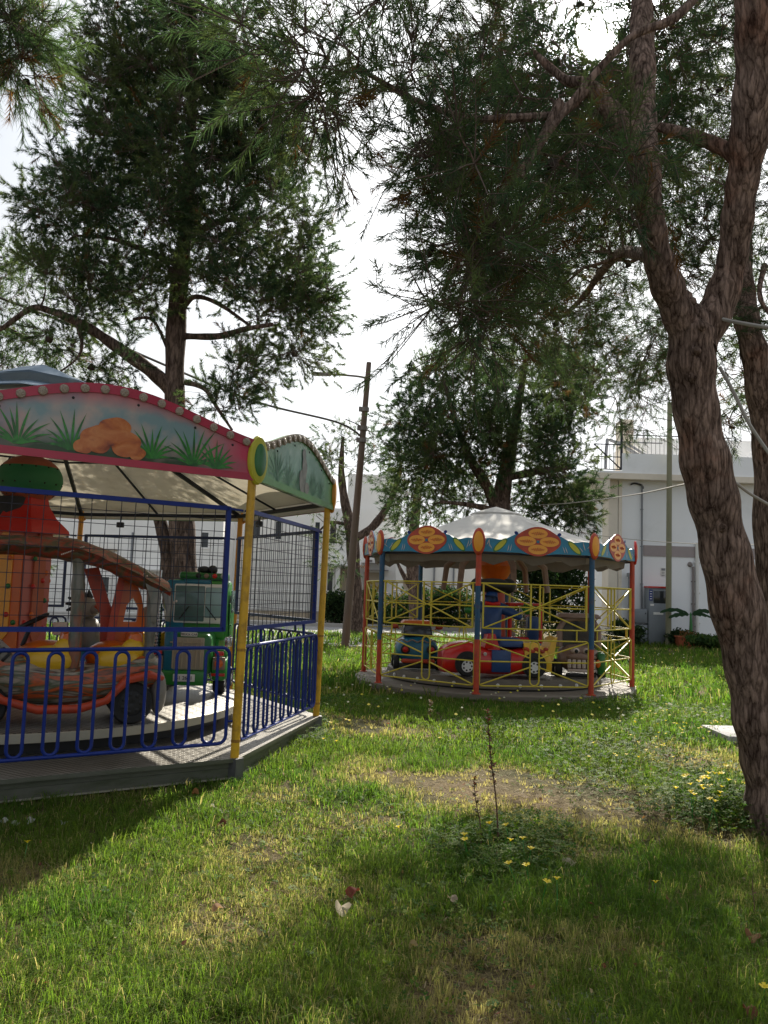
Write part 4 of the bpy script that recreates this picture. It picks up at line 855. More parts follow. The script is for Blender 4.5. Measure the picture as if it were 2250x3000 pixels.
def ffence(k):
    r = 0.0125; ym = 'fence_yellow'
    b = MB(FF(k)); x0, x1, z0, z1 = -0.86, 0.86, 0.955, 1.665; zm = 1.30; cx = 0.075
    for z in (z0, z1): b.tube([(x0 - (0.06 if z == z1 else 0), 0, z), (x1 + (0.06 if z == z1 else 0), 0, z)], r, 6)
    for x in (x0, x1): b.tube([(x, 0, z0), (x, 0, z1)], 0.018, 4)
    for x in (-cx, cx): b.tube([(x, 0.002, z0), (x, 0.002, z1)], 0.017, 4)
    for s_ in (-1, 1):
        b.tube([(s_ * cx * 0.2, -0.006, zm), (s_ * x1, -0.006, z1)], r, 6); b.tube([(s_ * cx * 0.2, -0.006, zm), (s_ * x1, -0.006, z0)], r, 6); b.tube([(0, 0.004, zm), (s_ * x1, 0.004, zm)], r, 6)
    for x in (-0.70, 0.70): b.tube([(x, 0, z0), (x, 0, 0.78)], 0.012, 6)
    b.build('upper_fence_panel', M[ym], far)
    b = MB(FF(k)); z0, z1 = 0.06, 0.78
    b.tube(round_rect(-0.90, 0.90, z0, z1, 0.05), r, 6, cap=False); b.tube(stadium(0, z0 + 0.01, z1 - 0.01, 0.15), r, 6, cap=False)
    zc = 0.44
    for s_ in (-1, 1):
        b.tube([(s_ * 0.075, 0.004, zc), (s_ * 0.90, 0.004, zc)], r, 6)
        b.tube([(s_ * 0.075, -0.004, zc + 0.06), (s_ * 0.88, -0.004, z1 - 0.02)], r, 6); b.tube([(s_ * 0.075, -0.004, zc - 0.08), (s_ * 0.88, -0.004, z0 + 0.02)], r, 6)
    b.build('lower_fence_panel', M[ym], far)
for k in range(8): ffence(k)
# centre column with a funnel head and curved arms
b = MB(); b.lathe([(0.30, 0.125), (0.24, 0.4), (0.20, 1.4), (0.20, 1.75)], 12); b.build('column', M['redorange'], far)
b = MB(); b.lathe([(0.20, 1.72), (0.36, 2.02), (0.26, 2.10), (0.30, 2.45)], 16); b.build('column_head', M['orange'], far)
for i in range(6):
    a = FA + 0.2 + 2 * PI * i / 6; P = [Vector((0.22 * math.cos(a), 0.22 * math.sin(a), 2.2)), Vector((0.62 * math.cos(a), 0.62 * math.sin(a), 2.24)), Vector((0.92 * math.cos(a), 0.92 * math.sin(a), 2.0)), Vector((0.98 * math.cos(a), 0.98 * math.sin(a), 1.55))]
    b = MB(); b.tube(P, [0.05, 0.06, 0.06, 0.05], 8); b.build('column_arm', M['brownskin'], far)

def floc(x, y, z=0.125): return Vector((x, y, z))
# red roadster, broadside
rc = thing('toy_roadster', 'red toy roadster with silver hubs, blue seat and flame-painted tail', 'toy car', floc(1.92, 13.86), 0.10)
b = MB()
def csec(x, zb, zt, hw_): return [(x, -hw_ * 0.9, zb), (x, -hw_, zb + (zt - zb) * 0.3), (x, -hw_ * 0.98, zb + (zt - zb) * 0.72), (x, -hw_ * 0.75, zt), (x, hw_ * 0.75, zt), (x, hw_ * 0.98, zb + (zt - zb) * 0.72), (x, hw_, zb + (zt - zb) * 0.3), (x, hw_ * 0.9, zb)]
b.loft([csec(-0.93, 0.09, 0.44, 0.27), csec(-0.91, 0.06, 0.48, 0.31), csec(-0.74, 0.05, 0.58, 0.33), csec(-0.50, 0.05, 0.61, 0.335), csec(-0.40, 0.05, 0.58, 0.335), csec(-0.24, 0.05, 0.52, 0.33), csec(-0.05, 0.05, 0.48, 0.33), csec(0.28, 0.05, 0.48, 0.33), csec(0.48, 0.05, 0.55, 0.33), csec(0.66, 0.08, 0.56, 0.33), csec(0.82, 0.12, 0.46, 0.28)])
rb_ = b.build('body', M['red'], rc, 1)
for x in (-0.53, 0.58):
    b = MB(Matrix.Translation((x, -0.33, 0.235)) @ Matrix.Rotation(PI / 2, 4, 'X')); b.lathe([(0.20, -0.02), (0.205, 0.012), (1e-5, 0.013)], 24); b.build('wheel_arch', M['blackgloss'], rb_)
    for y in (-0.31, 0.28): wheel(rc, x, y, 0.20, 0.165, 0.12)
b = MB(); b.rbox((0.03, -0.325, 0.29), (0.32, 0.05, 0.36), 0.02); b.build('door', M['torso'], rc)
b = MB(); b.loft([[(-0.18, -0.27, 0.46), (0.02, -0.29, 0.46), (0.02, 0.29, 0.46), (-0.18, 0.27, 0.46)], [(-0.16, -0.25, 0.70), (-0.06, -0.27, 0.72), (-0.06, 0.27, 0.72), (-0.16, 0.25, 0.70)]]); b.rbox((-0.16, -0.26, 0.60), (0.16, 0.06, 0.24), 0.02, taper=(0.4, 1)); b.build('seat', M['red'], rc)
b = MB(); b.rbox((0.22, 0, 0.58), (0.52, 0.5, 0.16), 0.06, taper=(0.7, 0.9)); b.build('cowl', M['torso'], rc)
b = MB(); b.loft([csec(0.42, 0.30, 0.585, 0.335), csec(0.62, 0.18, 0.60, 0.338), csec(0.80, 0.13, 0.50, 0.31), csec(0.90, 0.12, 0.40, 0.25)]); b.loft([[(0.80, -0.25, 0.40), (0.92, -0.25, 0.30), (0.92, 0.25, 0.30), (0.80, 0.25, 0.40)], [(0.92, -0.22, 0.66), (1.00, -0.22, 0.70), (1.00, 0.22, 0.70), (0.92, 0.22, 0.66)]]); b.build('flame_tail', M['yel'], rc)
b = MB()
for i in range(7): b.ell((0.44 + i * 0.055, -0.335, 0.50 - 0.02 * (i % 3)), (0.045, 0.012, 0.03), 8, 5)
b.build('flame_pattern', M['redorange'], rc)
b = MB(Matrix.Translation((-0.24, -0.338, 0.40)) @ Matrix.Rotation(PI / 2, 4, 'X')); b.lathe([(0.03, 0), (0.03, 0.008), (0.02, 0.01), (1e-5, 0.01)], 14); b.build('badge', M['bone'], rc)
b = MB(); b.ell((-0.80, -0.29, 0.30), (0.03, 0.02, 0.025), 10, 6); b.build('marker_lamp', M['amber'], rc)
# the blue fibreglass figure that rides in it: blank, with a broad black cap
fig = thing('fibreglass_figure', 'blue-jacketed fibreglass figure with outstretched arms and wide black cap above red roadster', 'statue', floc(1.88, 14.08, 0.62))
me = bpy.data.meshes.new('body'); bmm = bmesh.new()
nodes = [((0, 0, 0.0), .19), ((0, 0, 0.22), .19), ((0, 0, 0.46), .185), ((0, 0, 0.64), .17), ((0, 0, 0.74), .08), ((0, -0.02, 0.86), .115), ((0, -0.02, 0.95), .10), ((-0.17, 0, 0.66), .10), ((-0.33, -0.10, 0.60), .082), ((-0.40, -0.24, 0.58), .06), ((0.17, 0, 0.64), .10), ((0.36, -0.06, 0.56), .08), ((0.50, -0.14, 0.48), .06)]
edges = [(0, 1), (1, 2), (2, 3), (3, 4), (4, 5), (5, 6), (3, 7), (7, 8), (8, 9), (3, 10), (10, 11), (11, 12)]
sl = bmm.verts.layers.skin.verify()
vv = [bmm.verts.new(p) for p, _ in nodes]
for a_, c_ in edges: bmm.edges.new((vv[a_], vv[c_]))
for v, (_, r) in zip(vv, nodes): v[sl].radius = (r, r)
vv[0][sl].use_root = True
bmm.to_mesh(me); bmm.free(); me.materials.append(M['torso'])
fo_ = link('body', me, fig); fo_.modifiers.new('skin', 'SKIN').use_smooth_shade = True; md = fo_.modifiers.new('smooth', 'SUBSURF'); md.levels = 2; md.render_levels = 2
b = MB(); b.ell((0.02, 0.0, 1.02), (0.36, 0.20, 0.125), 20, 10); b.ell((-0.24, 0.0, 1.02), (0.13, 0.12, 0.13), 14, 8); b.ell((0.28, 0, 1.02), (0.13, 0.12, 0.13), 14, 8); b.build('cap', M['blackgloss'], fig)
for sx, px, py, pz in ((-1, -0.42, -0.30, 0.60), (1, 0.58, -0.18, 0.62)):
    b = MB(); b.ell((px, py, pz), (0.075, 0.06, 0.07), 12, 8)
    for i in range(4): b.tube([(px + (i - 1.5) * 0.032, py - 0.02, pz + 0.03), (px + (i - 1.5) * 0.040, py - 0.05, pz + 0.09), (px + (i - 1.5) * 0.040, py - 0.08, pz + 0.115 - 0.01 * abs(i - 1.5))], [0.02, 0.018, 0.014], 6)
    b.tube([(px - sx * 0.06, py - 0.02, pz), (px - sx * 0.10, py - 0.05, pz + 0.04)], [0.02, 0.015], 6)
    b.build('glove', M['green'], fig)
b = MB(); b.tube([(-0.12, -0.11, 0.72), (0, -0.15, 0.70), (0.12, -0.11, 0.72)], 0.035, 8); b.build('collar', M['red'], fig)
# small blue car facing the eye
sc_ = thing('toy_car', 'blue toy car with orange roof and red ringed lamps on the far carousel', 'toy car', floc(0.66, 15.0), 0.05)
b = MB(); b.loft([[(-0.33, -0.42, 0.14), (0.33, -0.42, 0.14), (0.36, -0.42, 0.34), (0.24, -0.40, 0.50), (-0.24, -0.40, 0.50), (-0.36, -0.42, 0.34)], [(-0.40, -0.2, 0.08), (0.40, -0.2, 0.08), (0.41, -0.2, 0.42), (0.30, -0.2, 0.62), (-0.30, -0.2, 0.62), (-0.41, -0.2, 0.42)], [(-0.40, 0.5, 0.08), (0.40, 0.5, 0.08), (0.40, 0.5, 0.42), (0.32, 0.5, 0.60), (-0.32, 0.5, 0.60), (-0.40, 0.5, 0.42)]]); b.build('body', M['teal'], sc_, 1)
b = MB(); b.rbox((0, -0.02, 0.68), (0.56, 0.42, 0.22), 0.05, taper=(0.86, 0.8)); b.build('windscreen', M['glassdark'], sc_)
b = MB(); b.rbox((0, 0.05, 0.82), (0.58, 0.5, 0.07), 0.03, taper=(0.85, 0.85)); ro_ = b.build('roof', M['orange'], sc_)
b = MB(); b.rbox((0, -0.40, 0.16), (0.60, 0.08, 0.07), 0.03); b.build('bumper', M['redorange'], sc_)
for s_ in (-1, 1):
    b = MB(Matrix.Translation((s_ * 0.23, -0.435, 0.36)) @ Matrix.Rotation(PI / 2, 4, 'X')); b.lathe([(0.085, -0.05), (0.085, 0.0), (0.05, 0.012)], 18); ho = b.build('headlight', M['blackgloss'], sc_)
    b = MB(Matrix.Translation((s_ * 0.23, -0.445, 0.36)) @ Matrix.Rotation(PI / 2, 4, 'X')); b.lathe([(0.052, 0.0), (0.04, 0.012), (1e-5, 0.018)], 16); b.build('lens', M['red'], ho)
    b = MB(); b.ell((s_ * 0.40, -0.06, 0.74), (0.07, 0.03, 0.045), 12, 6); b.tube([(s_ * 0.32, -0.06, 0.70), (s_ * 0.40, -0.06, 0.74)], 0.012, 6); b.build('side_mirror', M['redorange'], sc_)
    for y in (-0.24, 0.34): wheel(sc_, s_ * 0.37, y, 0.12, 0.12, 0.10, axis='X')
b = MB(); b.tube([(-0.34 + i * 0.034, -0.37 + 0.004 * i * 0, 0.505 + 0.022 * math.sin(i * 1.15)) for i in range(21)], 0.013, 6); b.build('wavy_trim', M['brownskin'], sc_)
b = MB(); b.rbox((0, -0.36, 0.075), (0.66, 0.06, 0.09), 0.02); b.build('skirting', M['blackgloss'], sc_)
# brown face car
fc_ = thing('toy_car', 'brown toy car with toothy face grille behind right fence panel of far carousel', 'toy car', floc(3.47, 14.55), -0.12)
b = MB(); b.loft([[(-0.30, -0.50, 0.10), (0.30, -0.50, 0.10), (0.33, -0.50, 0.32), (0.22, -0.47, 0.46), (-0.22, -0.47, 0.46), (-0.33, -0.50, 0.32)], [(-0.36, -0.2, 0.06), (0.36, -0.2, 0.06), (0.38, -0.2, 0.36), (0.30, -0.18, 0.60), (-0.30, -0.18, 0.60), (-0.38, -0.2, 0.36)], [(-0.36, 0.5, 0.06), (0.36, 0.5, 0.06), (0.38, 0.5, 0.36), (0.30, 0.5, 0.56), (-0.30, 0.5, 0.56), (-0.38, 0.5, 0.36)]]); fb = b.build('body', M['brownskin'], fc_, 1)
b = MB(); b.tube([(-0.33, -0.12, 0.50), (-0.33, -0.10, 0.82), (-0.24, -0.08, 0.96), (0, -0.06, 1.01), (0.24, -0.08, 0.96), (0.33, -0.10, 0.82), (0.33, -0.12, 0.50)], 0.055, 10); b.build('windscreen_frame', M['brownskin'], fc_)
b = MB(); b.prism([(-0.30, 0.5), (0.30, 0.5), (0.30, 0.82), (0.2, 0.95), (-0.2, 0.95), (-0.30, 0.82)], -0.09, -0.08); b.build('windscreen', M['glassdark'], fc_)
b = MB(); b.rbox((0, 0.08, 1.04), (0.78, 0.55, 0.08), 0.035, taper=(0.85, 0.85)); b.build('roof', M['brownskin'], fc_)
for s_ in (-1, 1):
    b = MB(); b.ell((s_ * 0.10, -0.47, 0.46), (0.075, 0.05, 0.055), 12, 8); eo = b.build('eye', M['bone'], fc_)
    b = MB(); b.ell((s_ * 0.085, -0.515, 0.455), (0.032, 0.012, 0.032), 10, 6); b.build('pupil', M['blackgloss'], eo)
b = MB(); b.ell((0, -0.50, 0.36), (0.26, 0.05, 0.06), 16, 8); b.build('lip', M['brownskin'], fc_)
for i in range(6):
    b = MB(); b.rbox((-0.20 + i * 0.08, -0.522, 0.245), (0.064, 0.03, 0.15), 0.014); b.build('tooth', M['bone'], fc_)
b = MB(); b.rbox((0, -0.525, 0.135), (0.46, 0.03, 0.05), 0.012); b.build('lower_lip', M['bone'], fc_)
b = MB(); b.rbox((0.335, -0.36, 0.26), (0.13, 0.32, 0.38), 0.05); b.build('fender', M['green'], fc_)
b = MB(); b.ell((0.28, -0.50, 0.26), (0.05, 0.03, 0.07), 10, 6); b.build('headlight', M['orange'], fc_)
for s_ in (-1, 1):
    for y in (-0.28, 0.34): wheel(fc_, s_ * 0.36, y, 0.13, 0.13, 0.12, axis='X')
b = MB(); b.rbox((0, -0.47, 0.055), (0.5, 0.06, 0.06), 0.015); b.build('skirting', M['blackgloss'], fc_)
# tall red framed jeep behind
jp = thing('toy_jeep', 'red framed blue toy jeep behind the red roadster flame tail', 'toy jeep', floc(2.62, 15.75), 0.2)
b = MB(); b.rbox((0, 0, 0.28), (0.62, 0.9, 0.44), 0.06, 0, 3); b.rbox((0.16, -0.30, 0.72), (0.22, 0.2, 0.52), 0.05); b.build('body', M['torso'], jp)
b = MB(); b.tube([(-0.30, -0.34, 0.48), (-0.30, -0.34, 1.18), (0.30, -0.34, 1.20), (0.30, -0.34, 0.48)], 0.045, 8); b.tube([(-0.3, -0.34, 0.55), (0.3, -0.34, 0.55)], 0.05, 8); b.tube([(-0.30, 0.3, 0.48), (-0.30, 0.3, 1.18), (0.30, 0.3, 1.2), (0.30, 0.3, 0.48)], 0.04, 8); b.rbox((0, -0.02, 1.20), (0.66, 0.72, 0.05), 0.02); b.build('roll_frame', M['red'], jp)
b = MB()
for i in range(8): b.tube([(-0.12 + i * 0.03, -0.35, 0.60), (-0.11 + i * 0.03, -0.35, 0.88), (-0.12 + i * 0.03, -0.35, 1.14)], 0.006, 5)
b.build('front_grating', M['chrome'], jp)
for s_ in (-1, 1):
    for y in (-0.28, 0.30): wheel(jp, s_ * 0.32, y, 0.13, 0.13, 0.12, axis='X')

# ------------------------------------------------------------------ street lamp pole, green pole, cables
def smooth_path(pts, n=8):
    P = [Vector(p) for p in pts]; out = []
    for i in range(len(P) - 1):
        p0 = P[max(i - 1, 0)]; p1 = P[i]; p2 = P[i + 1]; p3 = P[min(i + 2, len(P) - 1)]
        for j in range(n):
            t = j / n; out.append(0.5 * ((2 * p1) + (p2 - p0) * t + (2 * p0 - 5 * p1 + 4 * p2 - p3) * t * t + (3 * p1 - p0 - 3 * p2 + p3) * t ** 3))
    out.append(P[-1]); return out
LY = 24.0
lb_ = W(1010, 1892, LY); lb_.z = -0.2
lp_ = thing('street_lamp', 'leaning weathered wooden utility pole carrying a flat lamp on a bent arm', 'street lamp', lb_)
tp = W(1081, 1062, LY) - lb_
b = MB(); b.tube([Vector((0, 0, -0.2)), tp * 0.33, tp * 0.66, tp], [0.125, 0.115, 0.10, 0.075], 14); b.build('pole', M['pole_wood'], lp_)
a0 = W(1068, 1165, LY) - lb_; a1 = W(1070, 1115, LY) - lb_; a2 = W(1058, 1104, LY) - lb_; a3 = W(970, 1096, LY) - lb_
b = MB(); b.tube(smooth_path([a0, a1, a2, a3]), 0.033, 8); b.tube([a0 + Vector((0.0, 0, 0)), a0 + Vector((0.1, 0, 0.02))], 0.03, 6); arm = b.build('arm', M['lampgrey'], lp_)
hd = W(943, 1096, LY) - lb_
b = MB(); b.rbox(hd, (0.55, 0.24, 0.075), 0.025); lh = b.build('lamp_head', M['lampgrey'], lp_)
b = MB(); b.box(hd + Vector((-0.04, 0, -0.041)), (0.38, 0.18, 0.012)); b.build('diffuser', M['silver'], lh)
for v_ in (1200, 1255, 1290):
    q = W(1072 - (v_ - 1165) * 0.085, v_, LY) - lb_; b = MB(); b.lathe([(0.13, -0.06), (0.13, 0.06)], 12, 0, Matrix.Translation(q)); b.box(q + Vector((-0.14, -0.05, 0)), (0.08, 0.08, 0.14)); b.build('bracket', M['lampgrey'], lp_)
GPY = 30.0; gb = W(1958, 1893, GPY); gb.z = -0.2
gp = thing('utility_pole', 'straight olive-grey metal pole in front of the white house', 'pole', gb)
gt = W(1962, 1180, GPY) - gb
b = MB(); b.tube([Vector((0, 0, -0.1)), gt], [0.105, 0.09], 14); b.build('shaft', M['pole_green'], gp)
b = MB(); b.lathe([(0.112, -0.03), (0.112, 0.03)], 14, 0, Matrix.Translation(W(1958, 1788, GPY) - gb)); b.tube([W(1958, 1788, GPY) - gb, W(1995, 1790, GPY) - gb], 0.012, 6); b.build('clamp', M['lampgrey'], gp)
def cable(name, pts, r, mt, label):
    b = MB(); b.tube(smooth_path(pts, 10), r, 6); return tag(b.build(name, mt), label, 'cable')
cable('overhead_cable', [W(-60, 850, 16), W(230, 960, 18), W(520, 1085, 20), W(760, 1180, 22), W(990, 1238, 23.6), W(1066, 1285, 24)], 0.030, M['cable'], 'thick dark overhead cable running from the leaning lamp pole to the far left')
cable('overhead_cable', [W(1012, 1228, 23.8), W(1060, 1250, 24), W(1120, 1290, 26), W(1200, 1360, 30)], 0.016, M['cable'], 'thin dark service cable dropping behind the leaning lamp pole')
cable('overhead_cable', [W(960, 1340, 26), W(1100, 1410, 25.5), W(1280, 1462, 25), W(1460, 1480, 24.5), W(1640, 1476, 20), W(1840, 1452, 14), W(2000, 1420, 9.0), W(2108, 1400, 5.42)], 0.011, M['rope'], 'pale sagging cable tied round the leaning pine trunk')
cable('overhead_cable', [W(2112, 1400, 5.42), W(2150, 1412, 5.5), W(2200, 1448, 5.6), W(2290, 1500, 5.7)], 0.010, M['rope'], 'short pale cable leaving the pine trunk towards the right edge')
cable('overhead_cable', [W(1690, 1560, 26), W(1850, 1580, 24), W(2020, 1592, 20), W(2300, 1597, 14)], 0.010, M['rope'], 'thin pale wire crossing low in front of the white house wall')
cable('rope', [W(2066, 922, 5.35), W(2120, 936, 5.3), W(2180, 948, 5.2), W(2300, 968, 5.0)], 0.013, M['rope'], 'thick pale rope tied in the fork of the leaning pine')
cable('rope', [W(2108, 1075, 5.4), W(2150, 1150, 5.4), W(2200, 1250, 5.4), W(2290, 1380, 5.4)], 0.012, M['rope'], 'pale rope slanting down beside the leaning pine trunk')

# ------------------------------------------------------------------ houses and garden walls
def span(u0, v0, u1, v1, y):
    a = W(u0, v0, y); c = W(u1, v1, y); um = W((u0 + u1) / 2, (v0 + v1) / 2, y)
    return min(a.x, c.x), max(a.x, c.x), min(a.z, c.z), max(a.z, c.z)
def slab(mb, s, y, dep, m=0, org=Vector()):
    x0, x1, z0, z1 = s; mb.box(((x0 + x1) / 2 - org.x, y + dep / 2 - org.y, (z0 + z1) / 2 - org.z), (x1 - x0, dep, z1 - z0), m)
HY = 31.0; ho = W(1990, 1890, HY); ho.z = -0.2
hs = thing('white_house', 'white two storey house with grey band, terrace railing and grey cabinets', 'house', ho)
x0 = W(1806, 1700, HY).x; zt = W(1990, 1398, HY).z
b = MB(); slab(b, (x0, x0 + 13, -0.3, zt), HY, 9, 0, ho); b.build('wall', M['stucco'], hs)
b = MB(); slab(b, (x0 - 0.32, x0 + 0.02, -0.3, zt), HY - 0.05, 0.9, 0, ho); slab(b, (x0 + 0.05, x0 + 0.17, -0.3, zt - 0.02), HY - 0.09, 0.085, 0, ho); b.build('corner_pillar', M['creamwall'], hs)
b = MB(); z1 = W(1990, 1616, HY).z; slab(b, (x0 + 1.0, x0 + 12.5, z1 - 0.2, z1 + 0.2), HY - 0.03, 0.028, 0, ho); b.build('grey_band', M['stripe'], hs)
zs = W(1900, 1402, HY).z
b = MB(); slab(b, (x0 - 1.15, x0 + 13, zs - 0.12, zs + 0.10), HY - 0.55, 9.6, 0, ho); b.raw([(x0 - 1.15 - ho.x, -0.5, zs - 0.12 - ho.z), (x0 - 0.4 - ho.x, -0.5, zs - 0.12 - ho.z), (x0 - 0.4 - ho.x, -0.5, zs - 0.85 - ho.z), (x0 - 1.15 - ho.x, 1.0, zs - 0.12 - ho.z), (x0 - 0.4 - ho.x, 1.0, zs - 0.12 - ho.z), (x0 - 0.4 - ho.x, 1.0, zs - 0.85 - ho.z)], [(0, 1, 2), (3, 5, 4), (0, 2, 5, 3), (0, 3, 4, 1), (1, 4, 5, 2)]); b.build('eaves_slab', M['creamwall'], hs)
zp = W(1900, 1337, HY).z
b = MB(); slab(b, (x0 + 0.05, x0 + 12.8, zs + 0.10, zp), HY - 0.5, 0.25, 0, ho); slab(b, (x0 - 1.12, x0 + 0.05, zs + 0.10, zs + 0.18), HY - 0.5, 3, 0, ho); b.build('parapet', M['stucco'], hs)
b = MB(); s_ = span(1822, 1228, 1856, 1330, HY + 3); slab(b, (s_[0], s_[1], zs, s_[3]), HY + 3, 0.9, 0, ho); b.build('chimney', M['creamwall'], hs)
b = MB(); s_ = span(1812, 1270, 2250, 1340, HY + 3.5); slab(b, (s_[0] + 1.1, s_[1] + 3, zs, s_[3]), HY + 4.2, 4, 0, ho); b.build('attic_room', M['stucco'], hs)
def bars(mb, xa, xb, z0, z1, y, n, r=0.012, rail=0.022):
    for z in (z0, z1): mb.tube([(xa, y, z), (xb, y, z)], rail, 5)
    for i in range(n + 1): x = xa + (xb - xa) * i / n; mb.tube([(x, y, z0), (x, y, z1)], r, 4)
b = MB(Matrix.Translation(-ho)); zr0, zr1 = W(1780, 1380, HY).z, W(1780, 1308, HY).z; bars(b, x0 - 1.0, x0 + 0.03, zr0, zr1, HY - 0.45, 7); b.tube([(x0 - 1.0, HY - 0.45, zr1), (x0 + 0.03, HY - 0.45, zr0)], 0.03, 5); b.tube([(x0 - 1.0, HY - 0.45, (zr0 + zr1) / 2), (x0 + 0.03, HY - 0.45, (zr0 + zr1) / 2)], 0.02, 5)
bars(b, x0 + 0.06, x0 + 4.2, zp, zp + 0.72, HY - 0.4, 26, 0.008); b.tube([(x0 + 0.05, HY - 0.4, zr0), (x0 + 0.05, HY - 0.4, zp + 1.0)], 0.05, 6); b.ell((x0 + 0.05, HY - 0.4, zp + 1.03), (0.22, 0.22, 0.05), 10, 6); b.build('terrace_railing', M['rib'], hs)
b = MB(Matrix.Translation(-ho)); b.tube(smooth_path([(x0 + 0.1, HY + 2, zp - 0.2), (x0 + 0.15, HY + 2, zp + 0.75), (x0 + 0.35, HY + 2, zp + 0.95), (x0 + 1.9, HY + 2.2, zp + 0.2)]), 0.07, 8); b.tube([(x0 + 0.9, HY + 2, zp + 0.9), (x0 + 2.2, HY + 2, zp + 0.1)], 0.05, 6); b.tube([(x0 + 0.3, HY + 2, zp + 0.9), (x0 + 2.4, HY + 2, zp + 0.9)], 0.03, 6); b.build('pergola_frame', M['pipe'], hs)
def pipe(u, v0, v1, r, m_, nm):
    b = MB(Matrix.Translation(-ho)); a = W(u, v0, HY - 0.08); c = W(u, v1, HY - 0.08); b.tube([(a.x, HY - 0.08, a.z), (a.x, HY - 0.08, max(c.z, -0.25))], r, 8)
    for t in (0.2, 0.5, 0.8): b.tube([(a.x - r * 1.6, HY - 0.06, a.z + (c.z - a.z) * t), (a.x + r * 1.6, HY - 0.06, a.z + (c.z - a.z) * t)], r * 0.5, 5)
    b.build(nm, M[m_], hs)
pipe(1881, 1420, 1785, 0.035, 'pipe', 'downpipe'); pipe(2031, 1660, 1880, 0.045, 'lampgrey', 'downpipe'); pipe(2042, 1590, 1885, 0.07, 'white', 'downpipe')
b = MB(Matrix.Translation(-ho)); a = W(1848, 1690, HY - 0.3); b.tube([(a.x, HY - 0.25, -0.25), (a.x, HY - 0.25, a.z)], 0.085, 10); b.tube([(a.x, HY - 0.25, a.z), (a.x, HY - 0.25, a.z + 0.14)], 0.14, 12); b.build('vent_pipe', M['pipe'], hs)
b = MB(Matrix.Translation(-ho)); a = W(1882, 1425, HY); b.tube(smooth_path([(x0 + 0.5, HY - 0.06, a.z + 0.05), (a.x - 0.3, HY - 0.06, a.z + 0.1), (a.x - 0.05, HY - 0.07, a.z + 0.03), (a.x, HY - 0.08, a.z - 0.1)]), 0.035, 6); b.build('wall_cable', M['rib'], hs)
b = MB(); slab(b, span(1935, 1663, 1950, 1686, HY), HY - 0.02, 0.02, 0, ho); no_ = b.build('notice', M['white'], hs)
b = MB(); x_, x2_, z_, z2_ = span(1937, 1665, 1948, 1672, HY); slab(b, (x_, x2_, z_, z2_), HY - 0.024, 0.004, 0, ho)
for t in (0.07, 0.13, 0.19): slab(b, (x_ + 0.01, x2_ - 0.02, z_ - t, z_ - t + 0.02), HY - 0.024, 0.004, 0, ho)
b.build('printed_lines', M['pipe'], no_)
b = MB(Matrix.Translation(-ho)); a = W(2060, 1655, HY); b.lathe([(0.10, 0), (0.06, 0.06), (1e-5, 0.07)], 12, 0, Matrix.Translation((a.x - 0.5, HY - 0.02, a.z)) @ Matrix.Rotation(PI / 2, 4, 'X')); b.build('wall_lamp', M['lampgrey'], hs)
b = MB(); slab(b, (W(1990, 1850, HY).x - 0.3, W(2090, 1850, HY).x, -0.25, W(2020, 1862, HY).z), HY - 0.06, 0.055, 0, ho); b.build('plinth', M['beige'], hs)
# cabinets
CY = HY - 0.65; s_ = span(1900, 1722, 1962, 1888, CY); co_ = Vector(((s_[0] + s_[1]) / 2, CY + 0.25, -0.2))
cab_ = thing('utility_cabinet', 'tall grey cabinet with red top edge half behind the green pole', 'cabinet', co_)
w_ = s_[1] - s_[0]; h_ = s_[3] + 0.2
b = MB(); b.rbox((0, 0, h_ / 2), (w_, 0.5, h_), 0.015); b.build('housing', M['greymetal'], cab_)
b = MB(); b.box((0, -0.01, h_ + 0.032), (w_ + 0.03, 0.54, 0.06)); b.build('top_edge', M['red'], cab_)
b = MB(); b.rbox((0.06, -0.252, h_ - 0.33), (w_ - 0.25, 0.02, 0.45), 0.006); b.build('display_window', M['glassdark'], cab_)
b = MB(); b.box((-w_ / 2 + 0.085, -0.256, h_ - 0.26), (0.12, 0.012, 0.4)); sn = b.build('blue_sticker', M['blue'], cab_)
b = MB()
for i in range(4): b.box((-w_ / 2 + 0.085, -0.264, h_ - 0.13 - i * 0.09), (0.07, 0.006, 0.03))
b.build('sticker_mark', M['white'], sn)
b = MB(); b.box((-0.03, -0.256, h_ * 0.56), (0.36, 0.012, 0.09)); b.box((-w_ / 2 + 0.13, -0.256, h_ - 0.62), (0.13, 0.012, 0.07)); b.build('white_label', M['white'], cab_)
b = MB(); b.rbox((0, -0.251, h_ * 0.40), (w_ - 0.08, 0.012, h_ * 0.72), 0.004); b.tube([(w_ / 2 - 0.09, -0.27, h_ * 0.4), (w_ / 2 - 0.09, -0.27, h_ * 0.46)], 0.012, 6); b.build('door', M['greymetal'], cab_)
for j, (v0, v1) in enumerate(((1783, 1827), (1829, 1880))):
    s_ = span(1858, v0, 1897, v1, CY); o_ = Vector(((s_[0] + s_[1]) / 2, CY + 0.2, s_[2]))
    c_ = thing('meter_box', ('upper grey meter box stacked beside the tall cabinet' if j == 0 else 'lower grey meter box standing beside the tall cabinet'), 'meter box', o_)
    hh = s_[3] - s_[2]; b = MB(); b.rbox((0, 0, hh / 2), (s_[1] - s_[0], 0.4, hh - 0.01), 0.015); b.build('housing', M['greymetal'], c_)
    b = MB(); b.rbox((0, -0.203, hh / 2), (s_[1] - s_[0] - 0.07, 0.012, hh - 0.09), 0.004); do_ = b.build('door', M['greymetal'], c_)
    b = MB(); b.box((s_[1] - s_[0]) and (0.17, -0.216, hh / 2 + 0.1) or (0, 0, 0), (0.03, 0.016, 0.05)); b.build('latch', M['rib'], do_)
